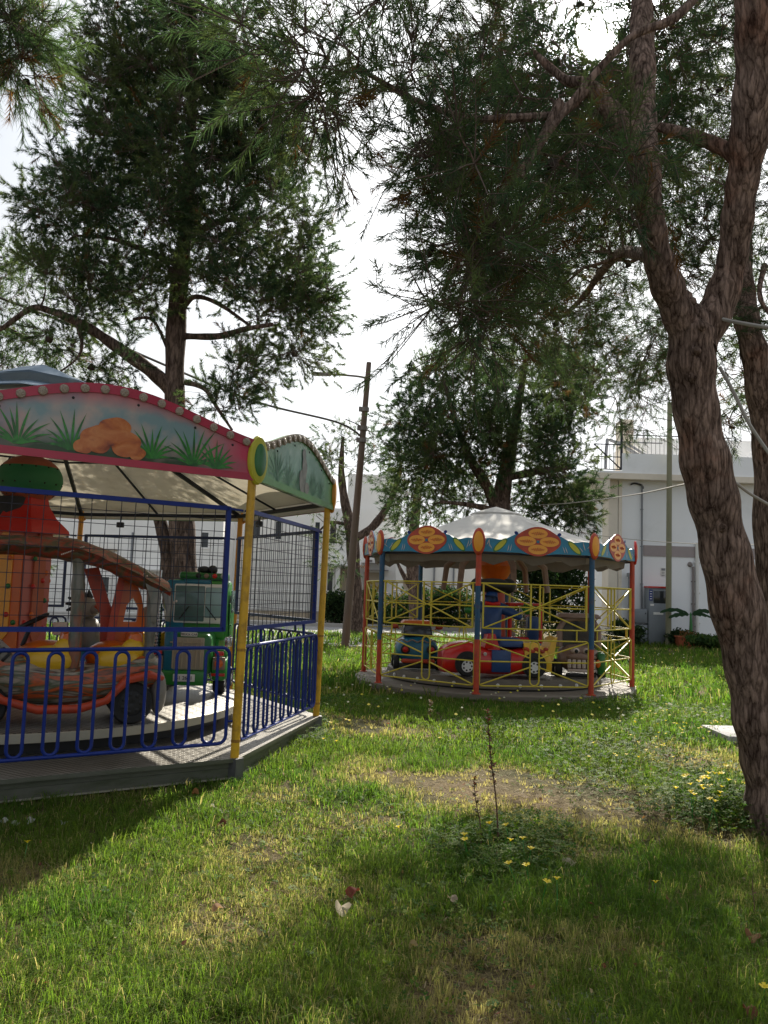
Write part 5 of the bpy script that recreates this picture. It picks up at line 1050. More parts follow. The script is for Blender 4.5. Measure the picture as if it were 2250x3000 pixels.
# the pale houses across the road
GY = 44.0
def house(name, label, spans_, y, dep, mt):
    o = W(spans_[0][0], 1760, y); o.z = -0.2; h = thing(name, label, 'house', o)
    b = MB()
    for i, (u0, v0, u1) in enumerate(spans_): s = span(u0, v0, u1, 1830, y); slab(b, (s[0], s[1], -0.3, s[3]), y + 0.35 * i, dep, 0, o)
    b.build('wall', M[mt], h); return h, o
h2, o2 = house('white_house', 'low white house with dark upper windows and beige porch across the road', [(640, 1478, 1165), (1020, 1385, 1160)], GY, 8, 'stucco2')
def opening(h, o, y, u0, v0, u1, v1, nm='window', fr='stucco2', gl='glassdark', fw=0.09):
    s = span(u0, v0, u1, v1, y); b = MB(); 
    for sx in (s[0], s[1]): slab(b, (sx - fw / 2, sx + fw / 2, s[2] - fw, s[3] + fw), y - 0.05, 0.049, 0, o)
    for sz in (s[2] - fw / 2, s[3] + fw / 2): slab(b, (s[0] + fw / 2, s[1] - fw / 2, sz - fw / 2, sz + fw / 2), y - 0.05, 0.049, 0, o)
    w = b.build(nm, M[fr], h); b = MB(); slab(b, (s[0] + fw / 2, s[1] - fw / 2, s[2], s[3]), y - 0.012, 0.011, 0, o); b.build('pane' if nm != 'door' else 'leaf', M[gl], w); return w
for u0, u1, v0, v1 in ((922, 938, 1530, 1580), (966, 986, 1532, 1592), (806, 826, 1528, 1580), (742, 764, 1524, 1576)): opening(h2, o2, GY, u0, v0, u1, v1)
opening(h2, o2, GY, 958, 1676, 975, 1752, 'door')
b = MB(); slab(b, span(992, 1664, 1022, 1760, GY), GY - 0.02, 0.018, 0, o2); b.build('porch_recess', M['beige'], h2)
b = MB(); s_ = span(984, 1656, 993, 1760, GY - 0.6); slab(b, (s_[0], s_[1], -0.25, s_[3]), GY - 0.6, 0.4, 0, o2); s_ = span(1040, 1656, 1052, 1760, GY - 0.6); slab(b, (s_[0], s_[1], -0.25, s_[3]), GY - 0.6, 0.4, 0, o2); b.build('porch_pillar', M['stucco2'], h2)
b = MB(); s_ = span(944, 1652, 1056, 1660, GY - 0.8); slab(b, s_, GY - 0.8, 0.8, 0, o2); b.build('porch_canopy', M['white'], h2)
b = MB(); slab(b, span(960, 1632, 968, 1637, GY), GY - 0.1, 0.1, 0, o2); slab(b, span(1083, 1640, 1090, 1646, GY), GY - 0.1, 0.1, 0, o2); slab(b, span(1105, 1640, 1112, 1646, GY), GY - 0.1, 0.1, 0, o2); b.build('wall_lamp', M['lampgrey'], h2)
b = MB(); slab(b, span(1070, 1668, 1138, 1672, GY - 0.7), GY - 0.7, 0.7, 0, o2); slab(b, span(1058, 1648, 1130, 1651, GY - 0.7), GY - 0.7, 0.7, 0, o2); b.build('awning_rail', M['lampgrey'], h2)
b = MB(); slab(b, span(1066, 1676, 1112, 1775, GY), GY - 0.02, 0.018, 0, o2); b.build('beige_recess', M['beige'], h2)
h3, o3 = house('white_house', 'plain white single storey house behind the yellow fences of the far carousel', [(1163, 1590, 1480)], GY - 2, 8, 'stucco2')
b = MB(); slab(b, span(1182, 1680, 1204, 1770, GY - 2), GY - 2.02, 0.018, 0, o3); b.build('beige_recess', M['beige'], h3)
for u in (1273, 1330):
    b = MB(Matrix.Translation(-o3)); a = W(u, 1640, GY - 2); b.tube([(a.x, GY - 2.06, a.z), (a.x, GY - 2.06, 0)], 0.05, 6); b.build('downpipe', M['pipe'], h3)
b = MB(Matrix.Translation(-o3)); a = W(1308, 1715, GY - 3); b.tube(smooth_path([(a.x, GY - 2.2, 0), (a.x, GY - 2.2, a.z - 0.4), (a.x + 0.15, GY - 2.2, a.z), (a.x + 0.3, GY - 2.2, a.z - 0.1)]), 0.02, 5); b.build('wall_hook', M['rib'], h3)
h4, o4 = house('white_house', 'long white house seen through the wire cage behind the pine trunk', [(-120, 1420, 640), (250, 1590, 330)], GY - 3, 8, 'stucco2')
for u0, u1, v0, v1 in ((270, 330, 1620, 1650), (500, 520, 1560, 1600), (590, 612, 1560, 1604), (60, 95, 1580, 1640)): opening(h4, o4, GY - 3, u0, v0, u1, v1)
opening(h4, o4, GY - 3, 288, 1690, 318, 1775, 'door'); opening(h4, o4, GY - 3, 350, 1700, 380, 1750); opening(h4, o4, GY - 3, 430, 1690, 458, 1775, 'door'); opening(h4, o4, GY - 3, 590, 1690, 612, 1742)
b = MB(); s_ = span(340, 1664, 480, 1672, GY - 4); slab(b, s_, GY - 4, 1.0, 0, o4); b.build('porch_canopy', M['white'], h4)
b = MB(Matrix.Translation(-o4)); q0 = W(390, 1560, GY - 3); b.tube([(q0.x, GY - 3.06, q0.z), (q0.x, GY - 3.06, 0.0)], 0.05, 6); b.build('downpipe', M['pipe'], h4)
b = MB(); slab(b, span(262, 1606, 338, 1614, GY - 3.3), GY - 3.3, 0.3, 0, o4); b.build('pediment', M['beige'], h4)
# garden walls with white picket railings
def gwall(u0, u1, y, v_top, label, mt='beige', green=False):
    a = W(u0, 1800, y).x; c = W(u1, 1800, y).x; h = W((u0 + u1) / 2, v_top, y).z; o = Vector(((a + c) / 2, y, -0.2)); g = thing('garden_wall', label, 'wall', o)
    b = MB(); b.box((0, 0.12, (h + 0.2) / 2), (c - a, 0.24, h + 0.2)); b.build('wall', M[mt], g)
    b = MB(); b.box((0, 0.12, h + 0.2 + 0.03), (c - a + 0.04, 0.32, 0.055)); b.build('coping', M['kerb'], g)
    b = MB(); n = int((c - a) / 0.16); bars(b, -(c - a) / 2, (c - a) / 2, h + 0.33, h + 1.2, 0.12, n, 0.018, 0.025); b.build('picket_railing', M['green'] if green else M['white'], g)
    return g
gwall(640, 1140, 38.6, 1793, 'low beige garden wall with white picket railing beyond the lamp pole')
gwall(1150, 1480, 38.6, 1797, 'low beige garden wall behind the yellow fences of the far carousel')
gwall(-120, 630, 38.3, 1800, 'low pale wall with white pickets seen through the wire cage', 'stucco2')

# ------------------------------------------------------------------ leafy plants, shrubs and hedges
def leaves(n, centre, rad, size, col, seed, flat=0.0, fill=0.35):
    r = np.random.RandomState(seed); c = np.asarray(centre, float); rad = np.asarray(rad, float)
    d = r.normal(size=(n, 3)); d /= np.linalg.norm(d, axis=1)[:, None]
    rr = fill + (1 - fill) * r.rand(n) ** 0.6
    lump = 1 + 0.28 * (vnoise(d[:, 0] * 3 + d[:, 2], d[:, 1] * 3 - d[:, 2], 1.4, seed) - 0.5) * 2
    P = c + d * (rr * lump)[:, None] * rad
    t = r.normal(size=(n, 3)); t[:, 2] *= (1 - flat); t /= np.linalg.norm(t, axis=1)[:, None]
    s = np.cross(t, r.normal(size=(n, 3))); s /= np.linalg.norm(s, axis=1)[:, None]
    L = size * (0.6 + 0.8 * r.rand(n))[:, None]
    V = np.stack([P - t * L, P + s * L * 0.42, P + t * L, P - s * L * 0.42], 1).reshape(-1, 3)
    C = np.asarray(col)[r.randint(0, len(col), n)] * (0.7 + 0.6 * r.rand(n))[:, None]
    C = np.concatenate([C, np.ones((n, 1))], 1); return V, np.repeat(C, 4, 0)
def leaf_obj(name, sets, parent, mt='leafy'):
    V = np.concatenate([s[0] for s in sets]); C = np.concatenate([s[1] for s in sets]); q = np.arange(len(V)).reshape(-1, 4)
    me = mesh_np(name, V, quads=q, color=C); me.materials.append(M[mt]); return link(name, me, parent)
DG = [(0.030, 0.055, 0.020), (0.045, 0.075, 0.025), (0.022, 0.045, 0.020)]; MG = [(0.05, 0.10, 0.025), (0.075, 0.12, 0.03), (0.04, 0.08, 0.03)]
def shrub(label, u, v, y, w, h, n, cols, size, seed, flower=None, nm='shrub'):
    base = W(u, v, y); base.z = float(gz(base.x, y)); s = thing(nm, label, 'shrub', base)
    sets = [leaves(n, (0, 0, h * 0.55), (w / 2, w * 0.35, h * 0.5), size, cols, seed)]
    r_ = random.Random(seed)
    for i in range(4): sets.append(leaves(n // 4, (r_.uniform(-.35, .35) * w, r_.uniform(-.2, .2) * w, h * r_.uniform(.5, .9)), (w * .28, w * .22, h * .28), size, cols, seed + i + 1))
    leaf_obj('foliage', sets, s)
    b = MB()
    for i in range(5): b.tube([(r_.uniform(-.1, .1), r_.uniform(-.1, .1), -0.05), (r_.uniform(-.3, .3) * w, 0, h * .4), (r_.uniform(-.4, .4) * w, r_.uniform(-.2, .2), h * .8)], [0.03, 0.02, 0.008], 6)
    b.build('stem', M['twig'], s)
    if flower: leaf_obj('blossom', [leaves(flower[1], (0, -0.05, h * 0.58), (w / 2 * 1.02, w * .37, h * .52), flower[2], [flower[0]], seed + 9, fill=0.8)], s)
    return s
shrub('round dark green shrub by the white porch left of the lamp pole', 985, 1800, 38.0, 1.5, 1.5, 1500, DG, 0.09, 21)
shrub('small dark shrub right of the lamp pole by the beige wall', 1075, 1805, 38.0, 1.3, 1.6, 1300, DG, 0.09, 22)
shrub('mid green weedy shrub growing at the beige wall behind the blue fence post', 1170, 1830, 36.9, 1.8, 0.8, 1000, MG, 0.09, 23)
shrub('dark hedge-like shrub with pinkish blossom behind the left yellow fence', 1225, 1810, 37.2, 3.4, 1.7, 3200, DG, 0.09, 24, ((0.35, 0.20, 0.22), 260, 0.05))
shrub('dark shrub with reddish leaves beyond the blue fibreglass figure', 1330, 1815, 36.9, 2.6, 1.8, 2400, DG, 0.09, 25, ((0.28, 0.10, 0.10), 200, 0.05))
shrub('tall oleander with small white blossoms behind the far carousel', 1545, 1850, 27.5, 2.0, 3.4, 4200, DG, 0.075, 26, ((0.7, 0.62, 0.58), 520, 0.035))
shrub('dark leafy bush under the canopy edge right of the oleander', 1650, 1850, 28.5, 2.0, 2.9, 3000, DG, 0.08, 27)
shrub('low rough shrub at the foot of the green pole', 2075, 1905, 28.5, 1.6, 0.55, 900, MG, 0.07, 28)
shrub('low dark shrub behind the terracotta trough', 1985, 1890, 30.0, 1.0, 0.6, 700, DG, 0.07, 29)
shrub('low dark weedy shrub beside the grey meter boxes', 1835, 1895, 29.5, 1.5, 0.8, 900, DG, 0.08, 30)
# banana plant in a terracotta trough
BY = 29.6; bo_ = W(2022, 1893, BY); bo_.z = -0.2
tg = thing('planter', 'terracotta trough with dry plants below the banana leaves', 'planter', bo_)
b = MB(); b.loft([[(-0.42, -0.18, 0), (0.42, -0.18, 0), (0.42, 0.18, 0), (-0.42, 0.18, 0)], [(-0.50, -0.22, 0.38), (0.50, -0.22, 0.38), (0.50, 0.22, 0.38), (-0.50, 0.22, 0.38)]], smooth=False); b.box((0, -0.0, 0.405), (1.06, 0.5, 0.045)); b.build('trough', M['terracotta'], tg)
leaf_obj('dry_plants', [leaves(260, (0, -0.1, 0.42), (0.5, 0.2, 0.2), 0.06, [(0.20, 0.10, 0.04), (0.10, 0.10, 0.03)], 31)], tg)
bn_ = thing('banana_plant', 'banana plant with four broad ragged leaves in the trough', 'plant', bo_ + Vector((0.02, 0, 0.40)))
b = MB(); b.tube([(0, 0, 0), (0.01, 0, 0.45), (0.0, 0, 0.85)], [0.07, 0.055, 0.03], 8); b.build('stem', M['green'], bn_)
for ang, ln, up_, w_ in ((0.25, 1.0, 0.35, 0.24), (PI - 0.3, 1.15, 0.30, 0.22), (-0.1, 0.75, 0.05, 0.20), (PI + 0.15, 0.85, -0.05, 0.22), (1.3, 0.5, 0.2, 0.2)):
    P = []; x = z = 0
    V = []; n = 12; e = up_ + 0.25
    px, pz = 0.0, 0.78
    for i in range(n + 1):
        t = i / n; ww = w_ * (math.sin(PI * min(1, t * 0.92 + 0.04)) ** 0.6) * (0.78 + 0.22 * ((i * 7) % 3)) * (0.15 if t < 0.16 else 1)
        cx, cy = math.cos(ang), math.sin(ang) * 0.5
        V += [(px * cx, px * cy - ww * 0.3, pz - ww * 0.40), (px * cx, px * cy, pz), (px * cx, px * cy + ww * 0.3, pz + ww * 0.22)]
        px += math.cos(e) * ln / n; pz += math.sin(e) * ln / n; e -= (0.4 + up_ * 0.5) / n * 2
    F_ = []
    for i in range(n): F_ += [(3 * i, 3 * i + 1, 3 * i + 4, 3 * i + 3), (3 * i + 1, 3 * i + 2, 3 * i + 5, 3 * i + 4)]
    C = np.tile(np.array([[0.022, 0.055, 0.022, 1]]), (len(V), 1)); me = mesh_np('leaf', V, quads=F_, color=C, smooth=True); me.materials.append(M['leafy']); link('leaf', me, bn_)

# ------------------------------------------------------------------ pines
def project(P):
    P = np.asarray(P, float) - np.array([0, 0, EYE]); d = P @ np.array(AX_F); d = np.where(np.abs(d) < 1e-6, 1e-6, d)
    return 1125 + FPX * (P @ np.array(AX_X)) / d, 1500 - FPX * (P @ np.array(AX_U)) / d
def strips(A, B, C_, r0, r1, seg=3):
    """thin three-point twigs as numpy tubes"""
    n = len(A); T = B - A; T /= (np.linalg.norm(T, axis=1)[:, None] + 1e-9); ref = np.where(np.abs(T[:, 2:3]) > 0.9, np.array([[1., 0, 0]]), np.array([[0., 0, 1]]))
    S = np.cross(T, ref); S /= (np.linalg.norm(S, axis=1)[:, None] + 1e-9); U = np.cross(S, T); rings = []
    for P, r in ((A, r0), (C_, (r0 + r1) / 2), (B, r1)):
        for k in range(seg): a = 2 * PI * k / seg; rings.append(P + (S * math.cos(a) + U * math.sin(a)) * np.asarray(r)[..., None] if np.ndim(r) else P + (S * math.cos(a) + U * math.sin(a)) * r)
    V = np.stack(rings, 1).reshape(-1, 3); q = []
    for i in range(2):
        for k in range(seg): q.append([i * seg + k, i * seg + (k + 1) % seg, (i + 1) * seg + (k + 1) % seg, (i + 1) * seg + k])
    Q = (np.arange(n)[:, None, None] * (3 * seg) + np.array(q)[None]).reshape(-1, 4); return V, Q
def needles(Bs, T, L, per, nl, nw, tint, rs, droop=0.0, spread=0.85):
    n = len(Bs); B = np.repeat(Bs, per, 0); t = np.repeat(T, per, 0); l = np.repeat(L, per); s = rs.rand(n * per) ** 0.8
    P = B + t * (l * s)[:, None]
    R = rs.normal(size=P.shape); R -= t * np.sum(R * t, 1)[:, None]; R /= (np.linalg.norm(R, axis=1)[:, None] + 1e-9)
    D = t * (0.45 + 0.5 * s)[:, None] + R * (spread * (0.5 + 0.6 * rs.rand(n * per)))[:, None]; D[:, 2] -= droop; D /= np.linalg.norm(D, axis=1)[:, None]
    S = np.cross(D, rs.normal(size=P.shape)); S /= (np.linalg.norm(S, axis=1)[:, None] + 1e-9)
    ln = (nl * (0.65 + 0.5 * rs.rand(n * per)))[:, None]
    V = np.stack([P - S * nw / 2, P + S * nw / 2, P + D * ln], 1).reshape(-1, 3)
    C = np.repeat(tint, per, 0) * (0.75 + 0.5 * rs.rand(n * per))[:, None]; C = np.concatenate([C, np.ones((len(C), 1))], 1)
    return V, np.repeat(C, 3, 0)
SUNPX = (1742, 112)
PINE_COLS = np.array([(0.060, 0.100, 0.050), (0.084, 0.122, 0.056), (0.048, 0.084, 0.048), (0.100, 0.128, 0.056)])
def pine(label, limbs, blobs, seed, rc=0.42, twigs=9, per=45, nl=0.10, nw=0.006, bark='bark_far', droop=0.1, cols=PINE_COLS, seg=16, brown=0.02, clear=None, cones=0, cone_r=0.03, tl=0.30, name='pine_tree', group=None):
    rs = np.random.RandomState(seed); base = W(*limbs[0][0][:3]); base.z = float(gz(base.x, base.y)) - 0.05
    root = thing(name, label, 'tree', base, group=group); B0 = np.array(base)
    sk = []; rad = []
    tm = MB(); lm = MB()
    for li, lb in enumerate(limbs):
        pts = [W(*p[:3]) for p in lb]; 
        if li == 0: pts[0].z = min(pts[0].z, base.z + 0.0)
        P = smooth_path(pts, 10); rr = np.interp(np.linspace(0, len(lb) - 1, len(P)), range(len(lb)), [p[3] for p in lb])
        rr = rr * (1 + 0.07 * np.array([math.sin(i * 0.9 + li) + math.sin(i * 0.37 + 2 * li) for i in range(len(P))]) * 0.7)
        if li == 0: rr[:6] *= np.array([1.5, 1.32, 1.2, 1.12, 1.06, 1.02])
        (tm if li == 0 or lb[0][3] > 0.09 else lm).tube([p - base for p in P], list(rr), seg if rr.max() > 0.05 else 8)
        for p, r in zip(P[(3 if li == 0 else 0):], rr[(3 if li == 0 else 0):]): sk.append(np.array(p)); rad.append(r)
    hi = [i for i, p in enumerate(sk) if p[2] > 1.6 + base.z]; sk = [sk[i] for i in hi]; rad = [rad[i] for i in hi]
    cl = []
    for (u, v, y, ru, rv, ry, n) in blobs:
        c = np.array(W(u, v, y)); s = y / FPX
        for _ in range(n):
            d = rs.normal(size=3); d /= np.linalg.norm(d); d *= rs.rand() ** 0.42
            cl.append(c + d * np.array([ru * s, ry, rv * s]))
    cl = np.array(cl)
    if clear is not None:
        u, v = project(cl); cl = cl[np.hypot(u - clear[0], v - clear[1]) > clear[2]]
    SK = np.array(sk); d0 = np.min(np.linalg.norm(cl[:, None] - SK[None], axis=2), axis=1); order = np.argsort(d0); dirs = np.zeros_like(cl)
    SKl = [tuple(p) for p in SK]; RA = list(rad)
    SKa = np.zeros((len(SK) + len(cl) * 6, 3)); SKa[:len(SK)] = SK; RAa = np.zeros(len(SKa)); RAa[:len(SK)] = rad; ns = len(SK)
    for i in order:
        p = cl[i]; dd = np.linalg.norm(SKa[:ns] - p, axis=1) + np.clip(SKa[:ns, 2] - p[2], 0, 9) * 0.5; j = int(np.argmin(dd)); a = SKa[j].copy(); ln = np.linalg.norm(p - a)
        r0 = min(RAa[j] * 0.6, 0.012 * ln + 0.010); mid_ = a + (p - a) * 0.5 + np.array([rs.normal() * 0.08, rs.normal() * 0.08, 0.10 * rs.rand() + 0.02]) * ln
        P = [a, a + (mid_ - a) * 0.55 + rs.normal(size=3) * 0.03 * ln, mid_, mid_ + (p - mid_) * 0.55 + rs.normal(size=3) * 0.03 * ln, p]
        lm.tube([Vector(q - B0) for q in P], list(np.linspace(r0, max(0.004, r0 * 0.3), 5)), 5, cap=False)
        for q, r in zip(P[1:], np.linspace(r0, 0.005, 5)[1:]): SKa[ns] = q; RAa[ns] = max(r, 0.008); ns += 1
        dirs[i] = (p - mid_) / (np.linalg.norm(p - mid_) + 1e-9)
    N = len(cl); Pc = np.repeat(cl, twigs, 0); Dc = np.repeat(dirs, twigs, 0); R = rs.normal(size=Pc.shape); R /= np.linalg.norm(R, axis=1)[:, None]
    out = R * 0.9 + Dc * 0.6; out[:, 2] += 0.18; out /= np.linalg.norm(out, axis=1)[:, None]
    tb = Pc + out * (rc * (0.15 + 0.75 * rs.rand(len(Pc))))[:, None]
    td_ = out + rs.normal(size=out.shape) * 0.35; td_ /= np.linalg.norm(td_, axis=1)[:, None]; L = tl * (0.6 + 0.7 * rs.rand(len(Pc)))
    if clear is not None:
        u, v = project(tb + td_ * L[:, None]); k = np.hypot(u - clear[0], v - clear[1]) > clear[2]; tb, td_, L, Pc = tb[k], td_[k], L[k], Pc[k]
    ci = rs.randint(0, len(cols), N); ct = np.repeat(cols[ci] * (0.75 + 0.5 * rs.rand(N))[:, None], twigs, 0)
    if clear is not None: ct = ct[k]
    br = rs.rand(len(ct)) < brown; ct[br] = np.array([0.16, 0.075, 0.03]) * (0.6 + 0.6 * rs.rand(br.sum()))[:, None]
    V, C = needles(tb - B0, td_, L, per, nl, nw, ct, rs, droop)
    me = mesh_np('crown', V, tris=np.arange(len(V)).reshape(-1, 3), color=C); me.materials.append(M['needle'])
    if bark == 'bark':
        for q in range(9):
            i = rs.randint(6, min(70, len(rad))); c = Vector(SK[i] - B0); a = -PI / 2 + rs.normal() * 0.9; o_ = Vector((math.cos(a), math.sin(a), 0.25)); tm.tube([c + o_ * rad[i] * 0.6, c + o_ * (rad[i] * 1.02), c + o_ * (rad[i] * 1.10 + 0.01)], [0.05, 0.036, 0.016], 8)
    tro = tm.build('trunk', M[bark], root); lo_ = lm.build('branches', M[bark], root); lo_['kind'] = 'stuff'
    link('crown', me, root)
    tips = tb + td_ * L[:, None]; V, Q = strips(Pc - B0, tips - B0, tb - B0 + rs.normal(size=tb.shape) * 0.02, 0.0045, 0.0022); me = mesh_np('twigs', V, quads=Q); me.materials.append(M['twig']); to_ = link('twigs', me, root); to_['kind'] = 'stuff'
    if cones:
        b = MB()
        for i in range(6):
            z = -1 + 2 * i / 5; b.lathe([(cone_r * 0.4, z * cone_r * 1.1), (cone_r * (1.02 - 0.35 * z), z * cone_r * 1.1 + 0.1 * cone_r), (cone_r * 0.5, z * cone_r * 1.1 + 0.45 * cone_r)], 9)
        cm = b.build('pine_cone', M['cone'], root); me0 = cm.data; pick = rs.choice(len(tips), cones, replace=False)
        for n_, i in enumerate(pick):
            o = cm if n_ == 0 else bpy.data.objects.new('pine_cone', me0)
            if n_: COL.objects.link(o); o.parent = root
            o.location = Vector(tb[i] - B0) + Vector((0, 0, -0.03)); o.rotation_euler = (rs.rand() * 6, rs.rand() * 6, rs.rand() * 6); q = 0.7 + 0.6 * rs.rand(); o.scale = (q, q, q)
    return root

pine('leaning forked pine with furrowed grey bark standing at the right edge of the lawn', [
    [(2278, 2440, 5.6, .20), (2264, 2330, 5.6, .178), (2237, 2150, 5.58, .168), (2196, 1950, 5.55, .166), (2142, 1700, 5.5, .162), (2095, 1484, 5.45, .16), (2056, 1300, 5.42, .152), (2027, 1100, 5.4, .150), (2030, 960, 5.38, .150), (2060, 930, 5.38, .08)],
    [(2024, 1000, 5.38, .135), (1976, 890, 5.32, .108), (1935, 780, 5.25, .098), (1911, 673, 5.2, .090), (1896, 579, 5.15, .085), (1867, 434, 5.1, .080), (1773, 304, 5.1, .066), (1715, 250, 5.1, .05), (1650, 230, 5.2, .03), (1560, 150, 5.4, .02)],
    [(2045, 1010, 5.40, .13), (2105, 890, 5.42, .112), (2145, 760, 5.40, .102), (2165, 600, 5.3, .100), (2188, 450, 5.2, .115), (2210, 250, 5.1, .130), (2218, 0, 5.0, .135), (2222, -250, 5.0, .13)],
    [(1898, 590, 5.2, .092), (1888, 400, 5.7, .095), (1882, 200, 6.0, .095), (1880, 0, 6.2, .09), (1875, -250, 6.4, .08)],
    [(2180, 470, 5.2, .07), (2110, 430, 5.3, .05), (2020, 395, 5.4, .042), (1930, 372, 5.5, .035)],
    [(2040, -10, 5.0, .030), (1968, 58, 4.9, .028), (1845, 112, 4.85, .025), (1712, 253, 4.8, .021), (1592, 412, 4.7, .02), (1530, 520, 4.6, .014)],
    [(1720, 262, 5.1, .036), (1640, 330, 5.0, .03), (1520, 345, 4.8, .027), (1380, 345, 4.7, .022), (1230, 300, 4.5, .018), (1050, 200, 4.3, .013)],
    [(1640, 300, 4.9, .03), (1560, 450, 4.8, .026), (1470, 560, 4.7, .022), (1380, 700, 4.6, .018), (1300, 850, 4.5, .013)],
    [(1930, 760, 5.3, .05), (1820, 740, 7.2, .05), (1760, 800, 9.0, .045), (1700, 880, 10.5, .035), (1620, 950, 11, .02)],
], [(800, 110, 4.2, 110, 90, .6, 7), (950, 210, 4.2, 140, 140, .5, 11), (1050, 50, 4.6, 170, 90, .8, 9), (950, 320, 4.2, 60, 50, .3, 4), (1200, 130, 5.0, 150, 140, 1.0, 11), (1210, 330, 4.6, 150, 110, .6, 9),
    (1400, 90, 5.3, 160, 110, 1.0, 10), (1310, 480, 4.4, 80, 70, .4, 6), (1400, 620, 4.6, 100, 110, .7, 12), (1370, 770, 4.5, 60, 100, .4, 8), (1255, 890, 4.3, 25, 15, .15, 2), (1390, 930, 4.5, 70, 60, .4, 7), (1360, 1000, 4.6, 40, 20, .2, 2),
    (1400, 770, 4.8, 140, 120, .6, 12), (1450, 500, 5.4, 160, 130, 1.2, 13), (1450, 320, 5.4, 140, 90, 1.0, 10), (1600, 650, 5.4, 140, 130, 1.0, 13), (1480, 920, 7.0, 140, 110, 1.2, 13), (1620, 830, 10.0, 150, 130, 1.6, 32),
    (1700, 970, 11.0, 150, 110, 1.6, 36), (1560, 1020, 10.5, 140, 70, 1.3, 18), (1800, 820, 10.5, 120, 140, 1.6, 34), (1850, 1060, 11.0, 110, 110, 1.3, 22), (1680, 1110, 11.3, 90, 50, 1.0, 10), (1760, 600, 7.0, 120, 120, 1.3, 20), (1640, 330, 6.5, 110, 90, 1.0, 14), (1560, 130, 6.5, 110, 110, 1.2, 14), (1850, 130, 7.0, 60, 130, 1.0, 12), (1800, 280, 7.0, 90, 60, .8, 8), (1720, 10, 7.5, 110, 40, .8, 6),
    (1990, 150, 7.6, 140, 170, 1.4, 46), (2090, 420, 7.8, 100, 150, 1.4, 32), (2050, 680, 7.8, 80, 150, 1.2, 32), (1990, 1000, 8.0, 90, 110, 1.2, 22), (1830, 330, 8.0, 150, 160, 1.3, 40), (1640, 200, 8.0, 150, 150, 1.3, 40), (1480, 250, 8.0, 140, 170, 1.3, 36), (1650, 520, 8.2, 170, 140, 1.3, 40), (1800, 640, 8.2, 120, 130, 1.3, 28), (1450, 560, 8.0, 130, 130, 1.2, 24), (1740, 20, 8.5, 60, 30, .8, 6), (1850, 60, 8.2, 70, 70, 1.0, 14), (1330, 420, 7.5, 110, 150, 1.2, 20), (1880, 620, 4.75, 50, 60, .25, 3), (1845, 480, 4.7, 50, 60, .25, 3), (1500, 760, 7.5, 120, 120, 1.2, 18), (2110, 60, 8, 80, 90, 1, 14), (1870, 1190, 10.5, 80, 100, .9, 14), (2235, 720, 8.0, 50, 150, 1.0, 10), (2160, 1200, 8.5, 60, 110, 1.0, 8), (1700, 460, 7.0, 130, 110, 1.2, 18), (1830, 470, 7.6, 70, 120, 1.0, 12)],
    101, rc=0.42, twigs=8, per=54, nl=0.105, nw=0.0046, bark='bark', droop=0.20, seg=48, brown=0.06, clear=(SUNPX[0], SUNPX[1], 58), cones=70, cone_r=0.024, tl=0.24)
pine('straighter brown pine trunk just behind the leaning forked pine', [
    [(2300, 2180, 7.3, .19), (2285, 1900, 7.3, .18), (2272, 1600, 7.3, .172), (2257, 1300, 7.3, .16), (2222, 1080, 7.2, .125), (2190, 950, 7.2, .11), (2175, 820, 7.4, .10), (2180, 600, 7.6, .09), (2230, 300, 7.8, .08), (2260, -100, 8, .07)],
    [(2240, 780, 7.3, .03), (2225, 850, 7.0, .022), (2240, 900, 6.9, .018), (2290, 960, 6.8, .012)]],
    [(2240, 250, 8.5, 90, 200, 1, 14), (2240, 1000, 8.0, 50, 80, .8, 7), (2230, 1120, 8.5, 40, 90, .8, 6), (2120, 100, 9, 120, 150, 1.2, 12), (2215, 880, 8.0, 50, 60, .6, 4), (1980, 600, 9.5, 90, 150, 1.2, 12)], 102, rc=0.38, twigs=8, per=50, nl=0.10, nw=0.006, bark='bark', seg=32, cones=10, cone_r=0.028)
